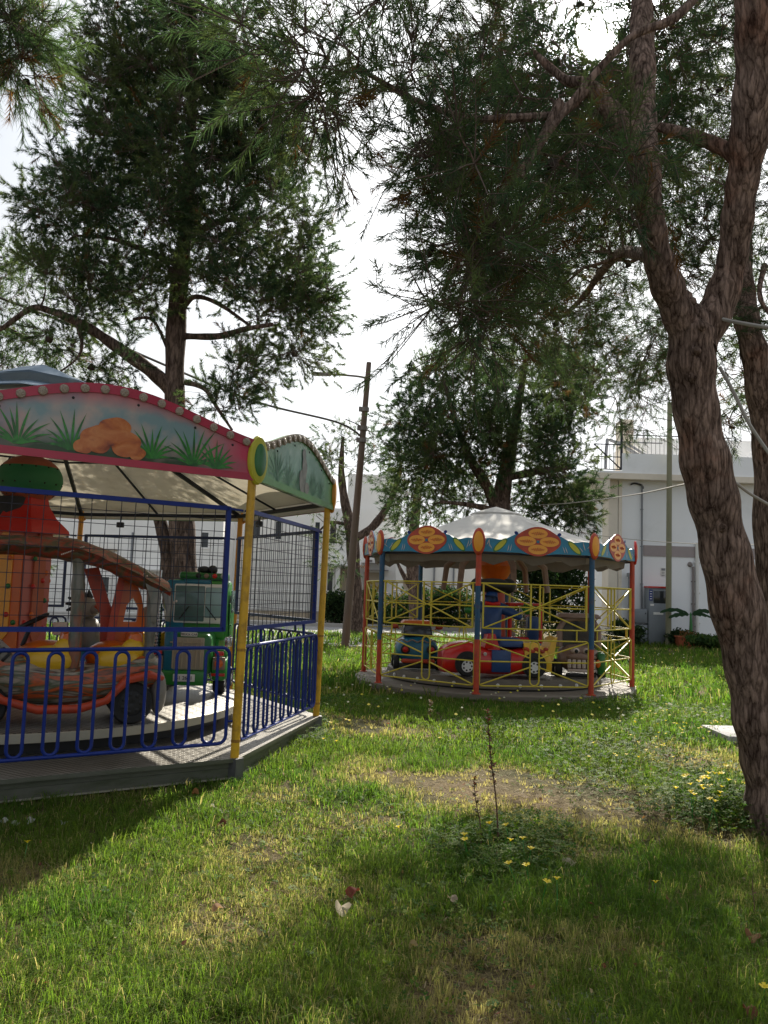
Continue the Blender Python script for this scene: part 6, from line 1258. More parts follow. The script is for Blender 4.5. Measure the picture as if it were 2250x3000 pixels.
pine('tall broad pine with massive dark crown rising behind the wire-caged carousel', [
    [(548, 1960, 14, .27), (540, 1700, 14, .24), (528, 1450, 14, .20), (512, 1150, 14, .175), (520, 900, 14, .16), (545, 650, 14, .13), (560, 400, 14, .10), (565, 150, 14, .07), (570, -60, 14, .04)],
    [(512, 1150, 14, .15), (440, 1085, 13.9, .12), (340, 1015, 13.8, .10), (250, 955, 13.7, .08), (150, 912, 13.6, .06), (90, 905, 13.5, .05), (0, 965, 13.4, .04), (-80, 990, 13.4, .03)],
    [(545, 985, 14, .06), (640, 985, 13.6, .055), (715, 965, 13.2, .045), (800, 950, 13, .03)],
    [(535, 905, 14, .05), (570, 870, 13.8, .045), (640, 890, 13.7, .035), (740, 960, 13.5, .02)],
    [(500, 1045, 14, .03), (450, 940, 13.8, .03), (390, 935, 13.6, .025)],
    [(530, 780, 14, .07), (440, 740, 13.8, .05), (330, 700, 13.6, .035), (220, 690, 13.5, .02)],
    [(545, 700, 14, .07), (640, 650, 13.7, .05), (760, 640, 13.5, .03)],
    [(545, 1120, 14, .05), (600, 1140, 13.8, .04), (640, 1200, 13.6, .03), (680, 1260, 13.5, .02)],
    [(220, 935, 13.7, .05), (240, 1000, 13.5, .03), (225, 1050, 13.4, .02), (160, 1100, 13.3, .012)],
    [(505, 1820, 14.1, .13), (495, 1700, 14.1, .12), (478, 1560, 14.1, .11), (430, 1400, 14.1, .09), (400, 1260, 14.1, .06)]],
    [(480, 60, 14, 190, 100, 1.6, 34), (350, 180, 14, 110, 120, 1.5, 26), (620, 160, 14, 170, 120, 1.5, 30), (320, 360, 14, 130, 130, 1.8, 32), (600, 360, 14, 190, 160, 1.9, 42), (270, 560, 14, 120, 120, 1.7, 24), (450, 520, 14.5, 150, 120, 1.6, 26), (740, 540, 14, 150, 150, 1.7, 32),
     (190, 730, 14, 90, 70, 1.2, 12), (270, 720, 13.6, 130, 110, 1.5, 24), (240, 860, 13.6, 120, 90, 1.2, 20), (390, 820, 13.4, 60, 80, 1.0, 9), (820, 740, 14, 140, 120, 1.6, 28), (680, 740, 13.6, 100, 110, 1.3, 16), (880, 890, 14, 90, 110, 1.3, 18), (740, 900, 13.8, 110, 110, 1.3, 17), (740, 1050, 13.5, 80, 80, 1.0, 10), (900, 1030, 13.8, 70, 60, .8, 6), (690, 1180, 13.5, 50, 80, .5, 5), (560, 700, 14.8, 130, 90, 1, 10),
     (640, 1180, 13.6, 60, 40, .4, 3), (330, 1090, 13.5, 90, 50, .6, 6), (200, 1020, 13.4, 90, 50, .6, 6), (80, 740, 13.8, 40, 30, .3, 3), (120, 600, 14, 40, 60, .5, 4), (905, 640, 14, 40, 60, .5, 3), (860, 480, 14, 60, 70, .8, 6), (800, 380, 14.3, 90, 90, 1.0, 14), (560, 60, 13.2, 90, 90, .5, 9), (560, 230, 13.1, 90, 100, .5, 11), (545, 420, 13.0, 90, 100, .5, 12), (530, 570, 13.0, 80, 70, .4, 8), (470, 680, 13.2, 90, 60, .6, 8), (640, 660, 13.2, 80, 60, .6, 8), (430, 240, 13.5, 110, 110, 1, 14), (700, 250, 13.5, 110, 130, 1, 16), (400, 440, 13.4, 100, 100, 1, 14), (680, 450, 13.4, 90, 100, 1, 12), (330, 620, 13.4, 100, 80, .8, 10), (945, 900, 14, 40, 70, .4, 4), (500, 800, 13.3, 70, 50, .5, 6), (590, 800, 13.2, 60, 50, .5, 6), (450, 900, 13.4, 50, 30, .4, 3)],
    103, rc=0.54, twigs=17, per=56, nl=0.095, nw=0.0105, droop=0.1, seg=24, cones=30, cone_r=0.035, tl=0.24)
pine('dense mid green pine with a thick trunk directly behind the white canopy', [
    [(1470, 1880, 22, .36), (1466, 1700, 22, .32), (1462, 1540, 22, .29), (1475, 1420, 22, .23), (1500, 1290, 22, .16), (1530, 1120, 22, .09), (1540, 1040, 22, .05)],
    [(1464, 1520, 22, .2), (1430, 1430, 21.8, .15), (1370, 1330, 21.6, .11), (1330, 1220, 21.5, .07), (1300, 1110, 21.5, .04)],
    [(1480, 1400, 22, .13), (1580, 1380, 22, .09), (1680, 1370, 22, .05)], [(1462, 1500, 22, .1), (1380, 1480, 21.5, .07), (1290, 1470, 21.2, .04)]],
    [(1280, 1110, 22, 110, 70, 1.5, 16), (1420, 1070, 22, 150, 70, 1.6, 23), (1620, 1090, 22, 130, 80, 1.6, 23), (1240, 1240, 22, 110, 80, 1.4, 23), (1400, 1200, 21.5, 130, 90, 1.5, 23), (1580, 1220, 22, 140, 100, 1.6, 30), (1700, 1180, 22, 60, 80, 1, 9), (1260, 1360, 21.6, 120, 70, 1.2, 21), (1400, 1350, 21.4, 100, 60, 1, 14), (1640, 1350, 22, 100, 90, 1.4, 23), (1690, 1450, 22, 60, 70, .9, 12), (1560, 1450, 22.5, 100, 60, 1, 13), (1240, 1460, 21.6, 90, 50, .9, 10), (1350, 1470, 22.5, 90, 50, .9, 10), (1190, 1220, 22, 40, 50, .5, 4), (1600, 1500, 22.5, 80, 40, .8, 7), (1700, 1530, 22, 40, 30, .5, 4), (1460, 1280, 21.0, 90, 70, .6, 10), (1380, 1280, 20.9, 70, 60, .5, 7), (1540, 1330, 21.0, 80, 60, .5, 7), (1300, 1300, 21, 70, 60, .5, 6)],
    104, rc=0.62, twigs=18, per=44, nl=0.125, nw=0.016, cols=PINE_COLS * 1.05, seg=16, tl=0.30)
pine('thin small-crowned pine right behind the leaning lamp pole', [
    [(1042, 1840, 31, .30), (1038, 1700, 31, .27), (1030, 1560, 31, .24), (1010, 1470, 31, .18), (1000, 1380, 31, .12), (1005, 1280, 31, .06)],
    [(1034, 1580, 31, .17), (1085, 1550, 31, .16), (1125, 1500, 31, .14), (1155, 1440, 31, .11), (1175, 1360, 31, .07)], [(1025, 1540, 31, .08), (970, 1530, 30.8, .05), (930, 1560, 30.6, .03)]],
    [(1000, 1300, 31, 70, 40, 1, 9), (970, 1370, 31, 60, 40, .9, 7), (1060, 1350, 31, 50, 50, .8, 6), (950, 1460, 30.8, 50, 50, .7, 6), (960, 1580, 30.6, 60, 60, .6, 8), (1000, 1640, 30.6, 50, 40, .5, 4), (1130, 1420, 31, 60, 40, .7, 5), (1180, 1330, 31, 40, 50, .7, 5), (1170, 1480, 31, 60, 50, .7, 5), (1110, 1300, 31, 50, 30, .6, 3)],
    105, rc=0.7, twigs=9, per=22, nl=0.17, nw=0.024, cols=PINE_COLS * 1.1, seg=14, tl=0.42)
pine('slim pine trunk standing behind the dark post of the far carousel', [
    [(1222, 1850, 34, .30), (1216, 1730, 34, .28), (1208, 1630, 34, .26), (1218, 1500, 34, .2), (1230, 1400, 34, .12)], [(1216, 1740, 34, .12), (1190, 1700, 34, .1), (1165, 1650, 34, .06), (1145, 1600, 34, .04)]],
    [(1220, 1420, 34, 90, 50, 1.2, 10), (1180, 1530, 34, 60, 40, .9, 7), (1260, 1520, 34, 70, 40, .9, 7)], 106, rc=0.8, twigs=9, per=20, nl=0.19, nw=0.026, cols=PINE_COLS * 1.1, seg=12, tl=0.45)
pine('pine at the left edge whose loose branches show above the blue roof cap', [
    [(-330, 1900, 17, .3), (-320, 1500, 17, .25), (-300, 1100, 17, .2), (-280, 800, 17, .12), (-260, 600, 17, .06)], [(-300, 1080, 17, .1), (-150, 1000, 17, .07), (0, 960, 17, .05), (100, 1010, 17, .03)]],
    [(20, 790, 17, 70, 50, .8, 8), (50, 880, 17, 90, 50, .9, 10), (40, 1000, 17, 100, 60, .9, 12), (150, 1020, 16.8, 70, 50, .6, 7), (30, 1070, 17, 90, 40, .7, 8), (-120, 900, 17, 120, 150, 1.2, 18), (60, 1640, 20, 40, 60, .6, 4)], 107, rc=0.55, twigs=9, per=30, nl=0.13, nw=0.015, cols=PINE_COLS * 1.2, seg=12)
pine('pine outside the left edge whose tip with browned needles hangs into the upper corner', [
    [(-2900, 3000, 3.6, .2), (-2600, 1500, 3.8, .18), (-2200, 300, 4.2, .15), (-1800, -600, 4.6, .1)], [(-2300, 500, 4.1, .09), (-1300, 100, 4.6, .07), (-600, -40, 4.9, .05), (-150, 0, 5.0, .03), (40, 60, 5, .015)]],
    [(30, 50, 5, 100, 70, .4, 10), (20, 170, 5, 80, 70, .35, 7), (90, 110, 5, 60, 60, .3, 4), (-150, 60, 5, 120, 120, .5, 8), (60, 250, 5, 20, 20, .15, 1)], 108, rc=0.22, twigs=9, per=60, nl=0.10, nw=0.0045, cols=PINE_COLS * 1.1, droop=0.3, seg=12, brown=0.10, cones=5, cone_r=0.025, tl=0.22)
far_spots = [(-300, 1560, 56, 7, 'far'), (200, 1520, 58, 8, 'far')]

# ------------------------------------------------------------------ grass, wild plants, litter
def on_carousel(x, y, m=0.0):
    a = np.ones(np.shape(x), bool)
    for k in range(8): t_ = NA + PI / 4 * (k + 0.5); a &= (x - NC.x) * math.cos(t_) + (y - NC.y) * math.sin(t_) < AP + 0.02 + m
    a = a; b_ = np.hypot(x - FC.x, y - FC.y) < 2.50 + m
    return a | b_
def dryness(x, y):
    d = 0.55 * vnoise(x, y, 0.55, 3) + 0.45 * vnoise(x, y, 1.7, 4)
    path = np.exp(-((y - (7.1 - 0.42 * (x - 0.4))) / 0.55) ** 2) * np.clip(1.3 - np.abs(x - 0.9) / 2.0, 0, 1)
    d = d - 0.20 + 0.23 * path * (0.35 + 1.3 * vnoise(x, y, 2.6, 21))
    d += 0.04 * np.exp(-(((x - 1.2) / 0.5) ** 2 + ((y - 2.75) / 0.35) ** 2))
    d -= 0.12 * np.clip((y - 9) / 4, 0, 1) + 0.2 * np.exp(-(((x - 0.7) / 0.6) ** 2 + ((y - 4.6) / 0.7) ** 2))
    return d
def make_grass(name, bands, seed, label):
    """tufts of curved blades; each band: tufts, near, far, blade length, blade width, blades in a tuft, tuft spread"""
    rs = np.random.RandomState(seed); Vs = []; Cs = []
    for n, y0, y1, h, w, per, spr in bands:
        y = y0 + (y1 - y0) * rs.rand(n); x = (rs.rand(n) * 2 - 1) * (y * 0.56 + 0.9); dry = dryness(x, y)
        dens = np.clip(1.35 - 1.25 * np.clip((dry - 0.34) / 0.34, 0, 1), 0.12, 1); k = (rs.rand(n) < dens * (0.5 + 0.7 * vnoise(x, y, 3.5, 8))) & ~on_carousel(x, y, 0.02)
        x, y, dry = x[k], y[k], dry[k]; nt_ = len(x); big = vnoise(x, y, 0.8, 12); med = vnoise(x, y, 2.6, 14)
        TH = h * (0.35 + 0.9 * rs.rand(nt_) ** 1.5) * (0.55 + 0.6 * big + 0.45 * med) * (1.1 - 0.65 * np.clip((dry - 0.32) / 0.35, 0, 1))
        hue_t = np.clip(0.5 * rs.rand(nt_) + 0.7 * (vnoise(x, y, 1.3, 15) - 0.25), 0, 1); t_t = np.clip((dry - 0.30) / 0.34, 0, 1); val_t = 0.75 + 0.5 * rs.rand(nt_)
        R_ = lambda a: np.repeat(a, per); m = nt_ * per; a = rs.rand(m) * 2 * PI; rr = np.sqrt(rs.rand(m)) * spr
        X = R_(x) + rr * np.cos(a); Y = R_(y) + rr * np.sin(a); a2 = a + rs.normal(size=m) * 0.7; lean = np.clip(0.20 + 0.80 * rr / spr * rs.rand(m) + 0.40 * rs.rand(m), 0, 1.25); H = R_(TH) * (0.5 + 0.7 * rs.rand(m))
        dx, dy = np.cos(a2) * lean, np.sin(a2) * lean; Z = gz(X, Y); P = np.stack([X, Y, Z - 0.004], 1); a3 = rs.rand(m) * 2 * PI
        S = np.stack([-np.sin(a3), np.cos(a3), np.zeros(m)], 1) * (w * (0.6 + 0.8 * rs.rand(m)))[:, None] / 2
        m1 = P + np.stack([dx * H * 0.28, dy * H * 0.28, H * 0.60], 1); tip = P + np.stack([dx * H * 0.95, dy * H * 0.95, H * (1.0 - 0.55 * lean)], 1)
        Vs.append(np.stack([P - S, P + S, m1 + S * 0.75, m1 - S * 0.75, tip], 1).reshape(-1, 3))
        t = np.clip(R_(t_t) + rs.normal(size=m) * 0.18, 0, 1)[:, None]; g = np.array([0.050, 0.122, 0.018]); yg = np.array([0.128, 0.176, 0.027]); st = np.array([0.36, 0.29, 0.15])
        hue = np.clip(R_(hue_t) + rs.normal(size=m) * 0.15, 0, 1)[:, None]; c = g * (1 - hue) + yg * hue; c = np.where(t < 0.5, c * (1 - t * 1.2) + yg * t * 1.2, yg * (1 - t) * 0.9 + st * t)
        straw = rs.rand(m) < 0.05; c[straw] = st * 0.9; c *= (R_(val_t) * (0.8 + 0.4 * rs.rand(m)))[:, None]
        Cs.append(np.repeat(np.concatenate([c, np.ones((m, 1))], 1), 5, 0))
    V = np.concatenate(Vs); C = np.concatenate(Cs); n = len(V) // 5; b = np.arange(n)[:, None] * 5
    me = mesh_np(name, V, tris=b + np.array([[3, 2, 4]]), quads=b + np.array([[0, 1, 2, 3]]), color=C); me.materials.append(M['grassblade'])
    return tag(link(name, me), label, 'grass', kind='stuff')
make_grass('grass', [(18000, 2.1, 4.8, 0.098, 0.0030, 18, 0.034), (19000, 4.5, 8.2, 0.094, 0.0044, 14, 0.038), (15000, 7.8, 13.8, 0.105, 0.0080, 11, 0.050), (14000, 13.2, 24.3, 0.21, 0.016, 9, 0.10), (4500, 24.3, 31, 0.26, 0.024, 9, 0.16)], 31, 'green lawn grass with dry straw patches')
def straw_litter():
    rs = np.random.RandomState(5); n = 34000; y = 2.3 + 9 * rs.rand(n) ** 1.3; x = (rs.rand(n) * 2 - 1) * (y * 0.52 + 0.6); d = dryness(x, y); k = (rs.rand(n) < np.clip((d - 0.28) * 3.5, 0.05, 1)) & ~on_carousel(x, y); x, y = x[k], y[k]; n = len(x)
    a = rs.rand(n) * 2 * PI; L = 0.02 + 0.05 * rs.rand(n); w = 0.0012 + 0.0012 * rs.rand(n); z = gz(x, y) + 0.006 + 0.015 * rs.rand(n)
    dx, dy = np.cos(a) * L, np.sin(a) * L; sx, sy = -np.sin(a) * w, np.cos(a) * w; dz = rs.normal(size=n) * 0.008
    V = np.stack([np.stack([x - sx, y - sy, z], 1), np.stack([x + sx, y + sy, z], 1), np.stack([x + dx + sx, y + dy + sy, z + dz], 1), np.stack([x + dx - sx, y + dy - sy, z + dz], 1)], 1).reshape(-1, 3)
    c = np.array([[0.25, 0.18, 0.09], [0.16, 0.10, 0.05], [0.30, 0.24, 0.15]])[rs.randint(0, 3, n)]; me = mesh_np('needle_litter', V, quads=np.arange(len(V)).reshape(-1, 4), color=np.repeat(np.concatenate([c, np.ones((n, 1))], 1), 4, 0)); me.materials.append(M['leafy'])
    tag(link('needle_litter', me), 'dry straw and fallen pine needles scattered on the lawn', 'litter', kind='stuff')
straw_litter()
def leaf_litter():
    rs = np.random.RandomState(15); n = 900; y = 2.4 + 8 * rs.rand(n) ** 1.4; x = (rs.rand(n) * 2 - 1) * (y * 0.5 + 0.5); k = ~on_carousel(x, y, 0.03); x, y = x[k], y[k]; n = len(x); s = 0.006 + 0.013 * rs.rand(n) ** 2; a = rs.rand(n) * 6.28; z = gz(x, y) + 0.02 + 0.03 * rs.rand(n); V = []
    for q, f in ((0, 1.0), (1.4, 0.55), (3.14, 1.0), (4.9, 0.6)): V.append(np.stack([x + s * f * np.cos(a + q), y + s * f * np.sin(a + q), z + s * 0.5 * rs.normal(size=n)], 1))
    V = np.stack(V, 1).reshape(-1, 3); c = np.array([[0.26, 0.13, 0.06], [0.13, 0.06, 0.035], [0.36, 0.27, 0.17], [0.22, 0.07, 0.05], [0.40, 0.34, 0.26]])[rs.randint(0, 5, n)] * (0.7 + 0.5 * rs.rand(n))[:, None]
    me = mesh_np('leaf_litter', V, quads=np.arange(len(V)).reshape(-1, 4), color=np.repeat(np.concatenate([c, np.ones((n, 1))], 1), 4, 0)); me.materials.append(M['leafy']); tag(link('leaf_litter', me), 'small brown and buff leaf scraps strewn through the lawn', 'litter', kind='stuff')
leaf_litter()
# clover-like ground cover with small leaves
def cover():
    rs = np.random.RandomState(77); X = []; Y = []; H = []
    for cx, cy, rx, ry, n, h in ((2.3, 7.0, 0.85, 1.2, 2600, 0.15), (2.4, 5.95, 0.45, 0.5, 1900, 0.17), (2.0, 8.8, 1.3, 1.0, 1700, 0.14), (-0.85, 9.2, 0.35, 0.8, 900, 0.12), (-0.7, 8.3, 0.25, 0.5, 700, 0.12), (0.75, 4.9, 0.42, 0.45, 1700, 0.12), (2.5, 5.8, 0.30, 0.35, 1500, 0.24), (1.0, 5.3, 0.3, 0.3, 500, 0.13), (-0.4, 11.5, 0.7, 1.2, 700, 0.14), (3.8, 11.5, 1.5, 2.5, 2600, 0.16), (0.5, 4.1, 0.5, 0.5, 420, 0.05), (1.9, 3.6, 0.9, 0.8, 700, 0.05), (-1.0, 4.0, 1.2, 1.0, 700, 0.05), (-0.3, 5.6, 1.0, 0.8, 500, 0.06), (0.2, 3.3, 0.9, 0.5, 420, 0.05)):
        a = rs.rand(n) * 2 * PI; r = (0.55 * np.sqrt(rs.rand(n)) + 0.55 * np.abs(rs.normal(size=n)) * 0.8) * (0.8 + 0.4 * vnoise(np.cos(a) * 2, np.sin(a) * 2, 1.5, 6)); X.append(cx + rx * r * np.cos(a)); Y.append(cy + ry * r * np.sin(a)); H.append(h * (0.25 + 0.75 * rs.rand(n)) * np.clip(1.15 - 0.5 * r ** 2, 0.2, 1.2))
    x, y, h = map(np.concatenate, (X, Y, H)); k = ~on_carousel(x, y, 0.05); x, y, h = x[k], y[k], h[k]; n = len(x); z = gz(x, y) + h
    s = 0.008 + 0.011 * rs.rand(n) + 0.0005 * y; Vs = []
    a0 = rs.rand(n) * 2 * PI; tilt = rs.normal(size=(n, 2)) * 0.35
    for j in range(3):
        a = a0 + j * 2 * PI / 3; ux, uy = np.cos(a), np.sin(a); vx, vy = -uy, ux
        def pt(f, g): px, py = ux * f * s + vx * g * s, uy * f * s + vy * g * s; return np.stack([x + px, y + py, z + px * tilt[:, 0] + py * tilt[:, 1]], 1)
        Vs.append(np.stack([pt(0.05, 0), pt(0.8, -0.55), pt(1.0, 0), pt(0.8, 0.55)], 1))
    V = np.stack(Vs, 1).reshape(-1, 3); c = np.array([[0.045, 0.11, 0.016], [0.085, 0.15, 0.020], [0.13, 0.18, 0.028]])[rs.randint(0, 3, n)] * (0.7 + 0.5 * rs.rand(n))[:, None]
    me = mesh_np('ground_cover', V, quads=np.arange(len(V)).reshape(-1, 4), color=np.repeat(np.concatenate([c, np.ones((n, 1))], 1), 12, 0)); me.materials.append(M['leafy']); tag(link('ground_cover', me), 'low clover leaved weeds in the lawn and around the pine trunk', 'ground cover', kind='stuff')
cover()
# yellow wood sorrel flowers, each its own thing
def flower_proto():
    V = []; F = []; n = 5
    root = bpy.data.objects.new('yellow_flower', None); COL.objects.link(root)
    b = MB(); b.tube([(0, 0, 0), (0.006, 0.0, 0.5), (0, 0.01, 1.0)], [0.0022, 0.0018, 0.0014], 5); st = b.build('stem', M['lightgreen'], root)
    b = MB()
    for i in range(5):
        a = 2 * PI * i / 5; c, s = math.cos(a), math.sin(a); P = lambda f, g, h: (c * f - s * g, 0.01 + s * f + c * g, 1.0 + h)
        b.raw([P(0, 0, 0), P(0.008, -0.006, 0.010), P(0.018, -0.007, 0.014), P(0.021, 0, 0.013), P(0.018, 0.007, 0.014), P(0.008, 0.006, 0.010)], [(0, 1, 2, 3, 4, 5)])
    b.build('petals', mat('yellow_petal', (0.80, 0.62, 0.02), 0.6, transl=0.35, var=0.08), root); return root
fproto = flower_proto(); first = [True]
def flower(x, y, h, label, group, sc=1.0):
    o = fproto if first[0] else copy_tree(fproto); first[0] = False
    o.location = (x, y, float(gz(x, y)) - 0.005); o.rotation_euler = (rnd.uniform(-.25, .25), rnd.uniform(-.25, .25), rnd.uniform(0, 6)); tag(o, label, 'flower', group)
    for c in o.children:
        if c.name.startswith('stem'): c.scale = (sc, sc, h)
        else: c.scale = (sc, sc, sc); c.location = (0, 0, h - sc)
def gpt(u, v, h=0.0):
    d = AX_F + AX_X * ((u - 1125) / FPX) - AX_U * ((v - 1500) / FPX); t = (h - EYE) / d.z
    for _ in range(4): p = Vector((0, 0, EYE)) + d * t; t = (h + float(gz(p.x, p.y)) - EYE) / d.z
    return Vector((0, 0, EYE)) + d * t
A_ = ('yellow wood sorrel flower among the weeds at the foot of the leaning pine trunk', 'yellow flowers beside the leaning pine')
for u, v in ((2013, 2265), (2045, 2285), (2075, 2275), (2082, 2265), (2040, 2300), (2070, 2305), (2092, 2302), (2095, 2332), (2103, 2262), (2060, 2280), (1978, 2310), (2128, 2235), (2180, 2288)):
    p = gpt(u, v, 0.20); flower(p.x, p.y, 0.20, *A_, sc=1.15)
for i in range(14):
    p = gpt(2062 + rnd.gauss(0, 32), 2290 + rnd.uniform(-32, 60), 0.22); flower(p.x, p.y, 0.22, *A_, sc=1.1)
B_ = ('yellow wood sorrel flower around the tall dry weed stalks', 'yellow flowers around the weed stalks')
for u, v in ((1365, 2445), (1378, 2455), (1440, 2415), (1500, 2418), (1498, 2465), (1535, 2460), (1550, 2485), (1518, 2528), (1556, 2535), (1588, 2575), (1630, 2580), (1452, 2412)):
    p = gpt(u, v, 0.16); flower(p.x, p.y, 0.16, *B_, sc=1.05)
for u, v, lb in ((1180, 2423, 'single yellow flower in the open grass left of the weed stalks'), (1922, 2588, 'single yellow flower in the shaded grass right of the weed stalks'), (2235, 2885, 'yellow flower near the bottom right corner of the lawn'), (75, 2470, 'yellow flower in the shade below the caged carousel')):
    p = gpt(u, v, 0.10); flower(p.x, p.y, 0.10, lb, None, sc=1.0)
C_ = ('yellow wood sorrel flower in the sunny patch right of the far carousel', 'yellow flowers in the sunny patch before the white slab')
for i in range(46):
    u = rnd.gauss(1930, 85); v = 2120 + rnd.uniform(-40, 100); p = gpt(u, v, 0.17); flower(p.x, p.y, 0.17, *C_, sc=0.75)
D_ = ('yellow flower at the deck corner of the caged carousel', 'yellow flowers by the caged carousel corner')
for u, v in ((963, 2112), (1012, 2108), (1022, 2110), (985, 2135), (1000, 2170), (945, 2165), (1300, 2160)):
    p = gpt(u, v, 0.15); flower(p.x, p.y, 0.15, *D_, sc=0.95)
rsw = np.random.RandomState(9); nW = 420; yw = 9 + 16 * rsw.rand(nW); xw = (rsw.rand(nW) * 2 - 1) * 0.18 * yw + yw * np.where(rsw.rand(nW) < 0.55, 0.30, -0.05); kk = ~on_carousel(xw, yw, 0.1); xw, yw = xw[kk], yw[kk]; nW = len(xw); zw = gz(xw, yw) + 0.14 + 0.14 * rsw.rand(nW); sw_ = 0.014 + 0.010 * rsw.rand(nW)
Vw = np.stack([np.stack([xw - sw_, yw, zw], 1), np.stack([xw, yw - sw_, zw - sw_ * .4], 1), np.stack([xw + sw_, yw, zw], 1), np.stack([xw, yw + sw_, zw + sw_ * .6], 1)], 1).reshape(-1, 3)
cw = np.where(rsw.rand(nW)[:, None] < 0.6, np.array([[0.62, 0.55, 0.06]]), np.array([[0.6, 0.6, 0.45]])); me = mesh_np('wildflowers', Vw, quads=np.arange(len(Vw)).reshape(-1, 4), color=np.repeat(np.concatenate([cw, np.ones((nW, 1))], 1), 4, 0)); me.materials.append(M['leafy']); tag(link('wildflowers', me), 'distant specks of yellow and white wildflowers in the tall grass', 'wildflowers', kind='stuff')
# tall dry weed stalks
def stalk(u0, v0, u1, v1, lb, r, nleaf, seed):
    g = gpt(u0, v0); t = W(u1, v1, g.y + 0.05); s = thing('weed_stalk', lb, 'weed', g); r_ = random.Random(seed); tp = t - g
    P = [Vector((0, 0, -0.02)), tp * 0.35 + Vector((0.006, 0, 0)), tp * 0.7 + Vector((-0.005, 0, 0)), tp]; b = MB(); b.tube(smooth_path(P, 6), [r * (1 - 0.6 * i / 18) for i in range(19)], 6); b.build('stem', mat('dry_stem', (0.10, 0.05, 0.03), 0.8, var=0.3, vs=30), s)
    V = []; C = []
    for i in range(nleaf):
        f = r_.uniform(0.35, 1.0) ** 0.8; p = tp * f; a = r_.uniform(0, 2 * PI); l = r_.uniform(0.014, 0.036) * (1.3 - 0.5 * f); d = Vector((math.cos(a), math.sin(a), r_.uniform(-.1, .9))).normalized(); sd_ = d.cross(Vector((0, 0, 1))).normalized() * l * 0.38
        V += [p, p + d * l * .6 - sd_, p + d * l * 1.3, p + d * l * .6 + sd_]; c = r_.choice([(0.11, 0.10, 0.03), (0.16, 0.07, 0.03), (0.20, 0.06, 0.04), (0.09, 0.10, 0.03)]); C += [(*c, 1)] * 4
    me = mesh_np('leaves', np.array([tuple(v) for v in V]), quads=np.arange(len(V)).reshape(-1, 4), color=np.array(C)); me.materials.append(M['leafy']); link('leaves', me, s)
stalk(1462, 2485, 1428, 2080, 'tall reddish dry weed stalk in the middle of the lawn', 0.0058, 120, 1)
stalk(1412, 2490, 1388, 2275, 'shorter thin reddish weed stalk left of the tall one', 0.0040, 50, 2)
stalk(1258, 2125, 1262, 2052, 'pale young weed standing before the far carousel', 0.005, 60, 3)
stalk(2205, 2700, 2208, 2560, 'thin straw stalk at the right edge of the shaded lawn', 0.003, 4, 4)
# broad heart leaves around the stalks
E_ = ('broad yellow-green leaf lying open in the grass near the weed stalks', 'broad leaves near the weed stalks')
def broad(u, v, s, col, lb, grp, cat='leaf', curl=0.2, nm='broad_leaf', h=0.05):
    p = gpt(u, v, h); a0 = rnd.uniform(0, 6.28); n = 18; V = [(0, 0, 0)]
    for i in range(n):
        a = 2 * PI * i / n; r = s * (0.75 + 0.25 * math.cos(a) + 0.10 * math.sin(5 * a + u)) ; V.append((r * math.cos(a), r * math.sin(a) * 0.85, curl * s * (math.sin(2 * a + a0) * 0.6) + 0.15 * s * rnd.random()))
    F = [(0, 1 + i, 1 + (i + 1) % n) for i in range(n)]; C = np.tile(np.array([(*col, 1)]), (len(V), 1)); me = mesh_np(nm, V, tris=F, color=C); me.materials.append(M['leafy'])
    o = link(nm, me); o.location = p; o.rotation_euler = (rnd.uniform(-.5, .1), rnd.uniform(-.4, .4), a0); tag(o, lb, cat, grp)
for u, v in ((1405, 2535), (1378, 2565), (1455, 2600), (1268, 2620), (1252, 2585), (1490, 2615), (1632, 2635), (1335, 2706), (1215, 2668), (1190, 2672), (1707, 2750), (1690, 2775), (1550, 2925)): broad(u, v, rnd.uniform(0.014, 0.022), (0.16, 0.22, 0.03), *E_)
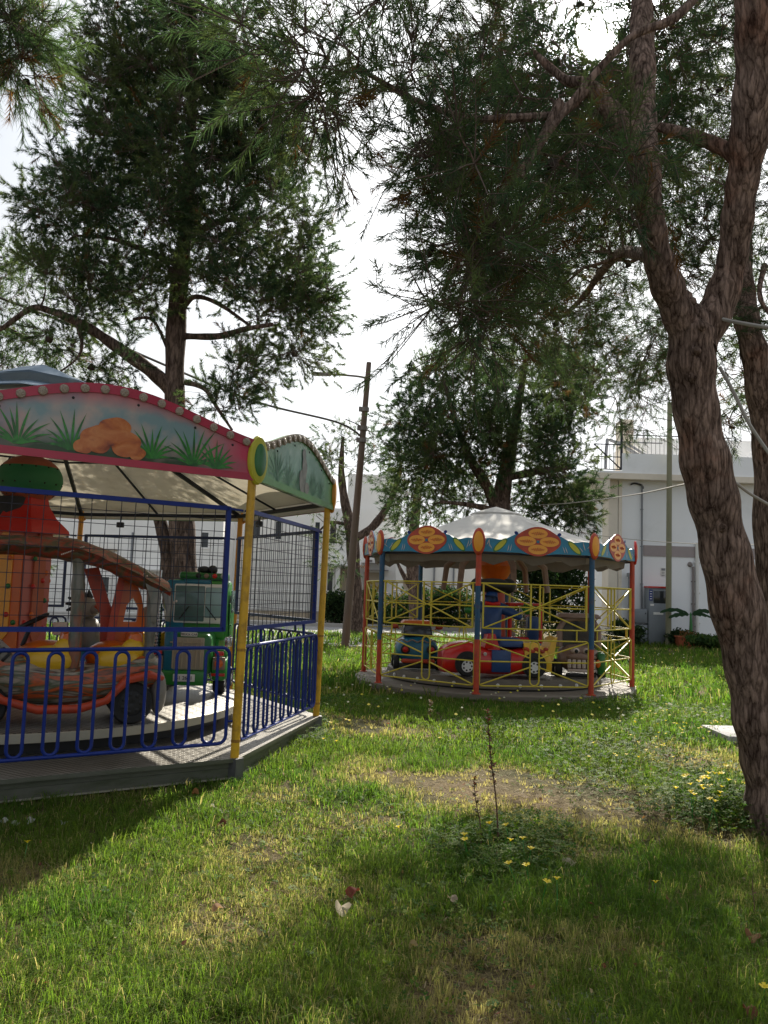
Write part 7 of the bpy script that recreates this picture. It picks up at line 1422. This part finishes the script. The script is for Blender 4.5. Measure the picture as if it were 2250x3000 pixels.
for u, v, s, col, lb in ((1000, 2655, 0.055, (0.50, 0.42, 0.30), 'large pale curled dry leaf in the left middle of the lawn'), (1040, 2610, 0.045, (0.22, 0.06, 0.04), 'reddish crumpled dry leaf behind the large pale one'), (1675, 2530, 0.05, (0.42, 0.36, 0.27), 'grey-buff dry leaf right of the yellow flowers'), (1955, 2212, 0.05, (0.16, 0.03, 0.015), 'dark red dry leaf in the sunny weeds before the white slab'), (2205, 2740, 0.07, (0.20, 0.09, 0.04), 'brown dry leaf at the right edge of the lawn'), (2190, 2955, 0.06, (0.18, 0.07, 0.04), 'brown dry leaf in the bottom right corner'), (570, 2325, 0.045, (0.28, 0.13, 0.05), 'orange-brown dry leaf under the carousel deck edge'), (620, 2362, 0.03, (0.5, 0.45, 0.35), 'small pale scrap leaf below the deck corner post'), (645, 2415, 0.04, (0.12, 0.05, 0.03), 'dark brown curled leaf in front of the deck corner post'), (640, 2660, 0.035, (0.34, 0.2, 0.12), 'tan dry leaf in the open grass left of the pale curled leaf'), (1320, 2630, 0.035, (0.36, 0.28, 0.2), 'small buff leaf left of the broad green leaves'), (1210, 2770, 0.03, (0.3, 0.22, 0.1), 'yellowish dry leaf below the broad green leaves')):
    broad(u, v, s * (0.65 if u > 2100 else 1.0), col, lb, None, 'dry leaf', 0.6, 'dry_leaf', 0.052)
for i, (u, v) in enumerate(((20, 2405), (50, 2412), (185, 2410), (95, 2402))):
    broad(u, v, 0.035, (0.5, 0.5, 0.48), 'pale paper scrap in the shaded grass below the caged carousel', 'paper scraps below the caged carousel', 'paper scrap', 0.5, 'paper_scrap', 0.02)
# pale slab by the trunk, gravel at the bottom edge, green plastic bin
p = gpt(2165, 2165, 0.0); sl_ = MB(); sl_.rbox((p.x, p.y, 0.03), (0.55, 0.75, 0.10), 0.012); tag(sl_.build('concrete_slab', M['slab']), 'pale concrete slab lying beside the leaning pine trunk', 'slab')
rg_ = np.random.RandomState(3); gm = MB()
for i in range(200):
    q = gpt(1760 + rg_.normal() * 75, 2965 + rg_.normal() * 28); s = 0.004 + 0.006 * rg_.rand(); gm.ell((q.x, q.y, float(gz(q.x, q.y)) + s * 0.4), (s * 1.3, s, s * 0.7), 6, 4)
tag(gm.build('gravel', mat('grey_gravel', (0.24, 0.23, 0.22), 0.9, var=0.4, vs=60)), 'patch of grey gravel at the lower edge of the lawn', 'gravel', kind='stuff')
bp_ = W(2287, 1990, 6.4); bp_.z = 0.0; bn2 = thing('litter_bin', 'dark green rounded plastic bin showing behind the right side of the leaning pine', 'bin', bp_)
b = MB(); b.lathe([(0.10, 0.62), (0.135, 0.75), (0.155, 0.95), (0.15, 1.12), (0.11, 1.30), (0.05, 1.40), (1e-4, 1.42)], 24); b.build('body', M['greenplastic'], bn2)
b = MB(); b.tube([(0.0, 0.16, 0), (0.0, 0.16, 1.2)], 0.03, 10); b.box((0, 0.14, 0.9), (0.06, 0.10, 0.06)); b.box((0, 0.14, 1.15), (0.06, 0.10, 0.06)); b.build('post', M['steelpost'], bn2)
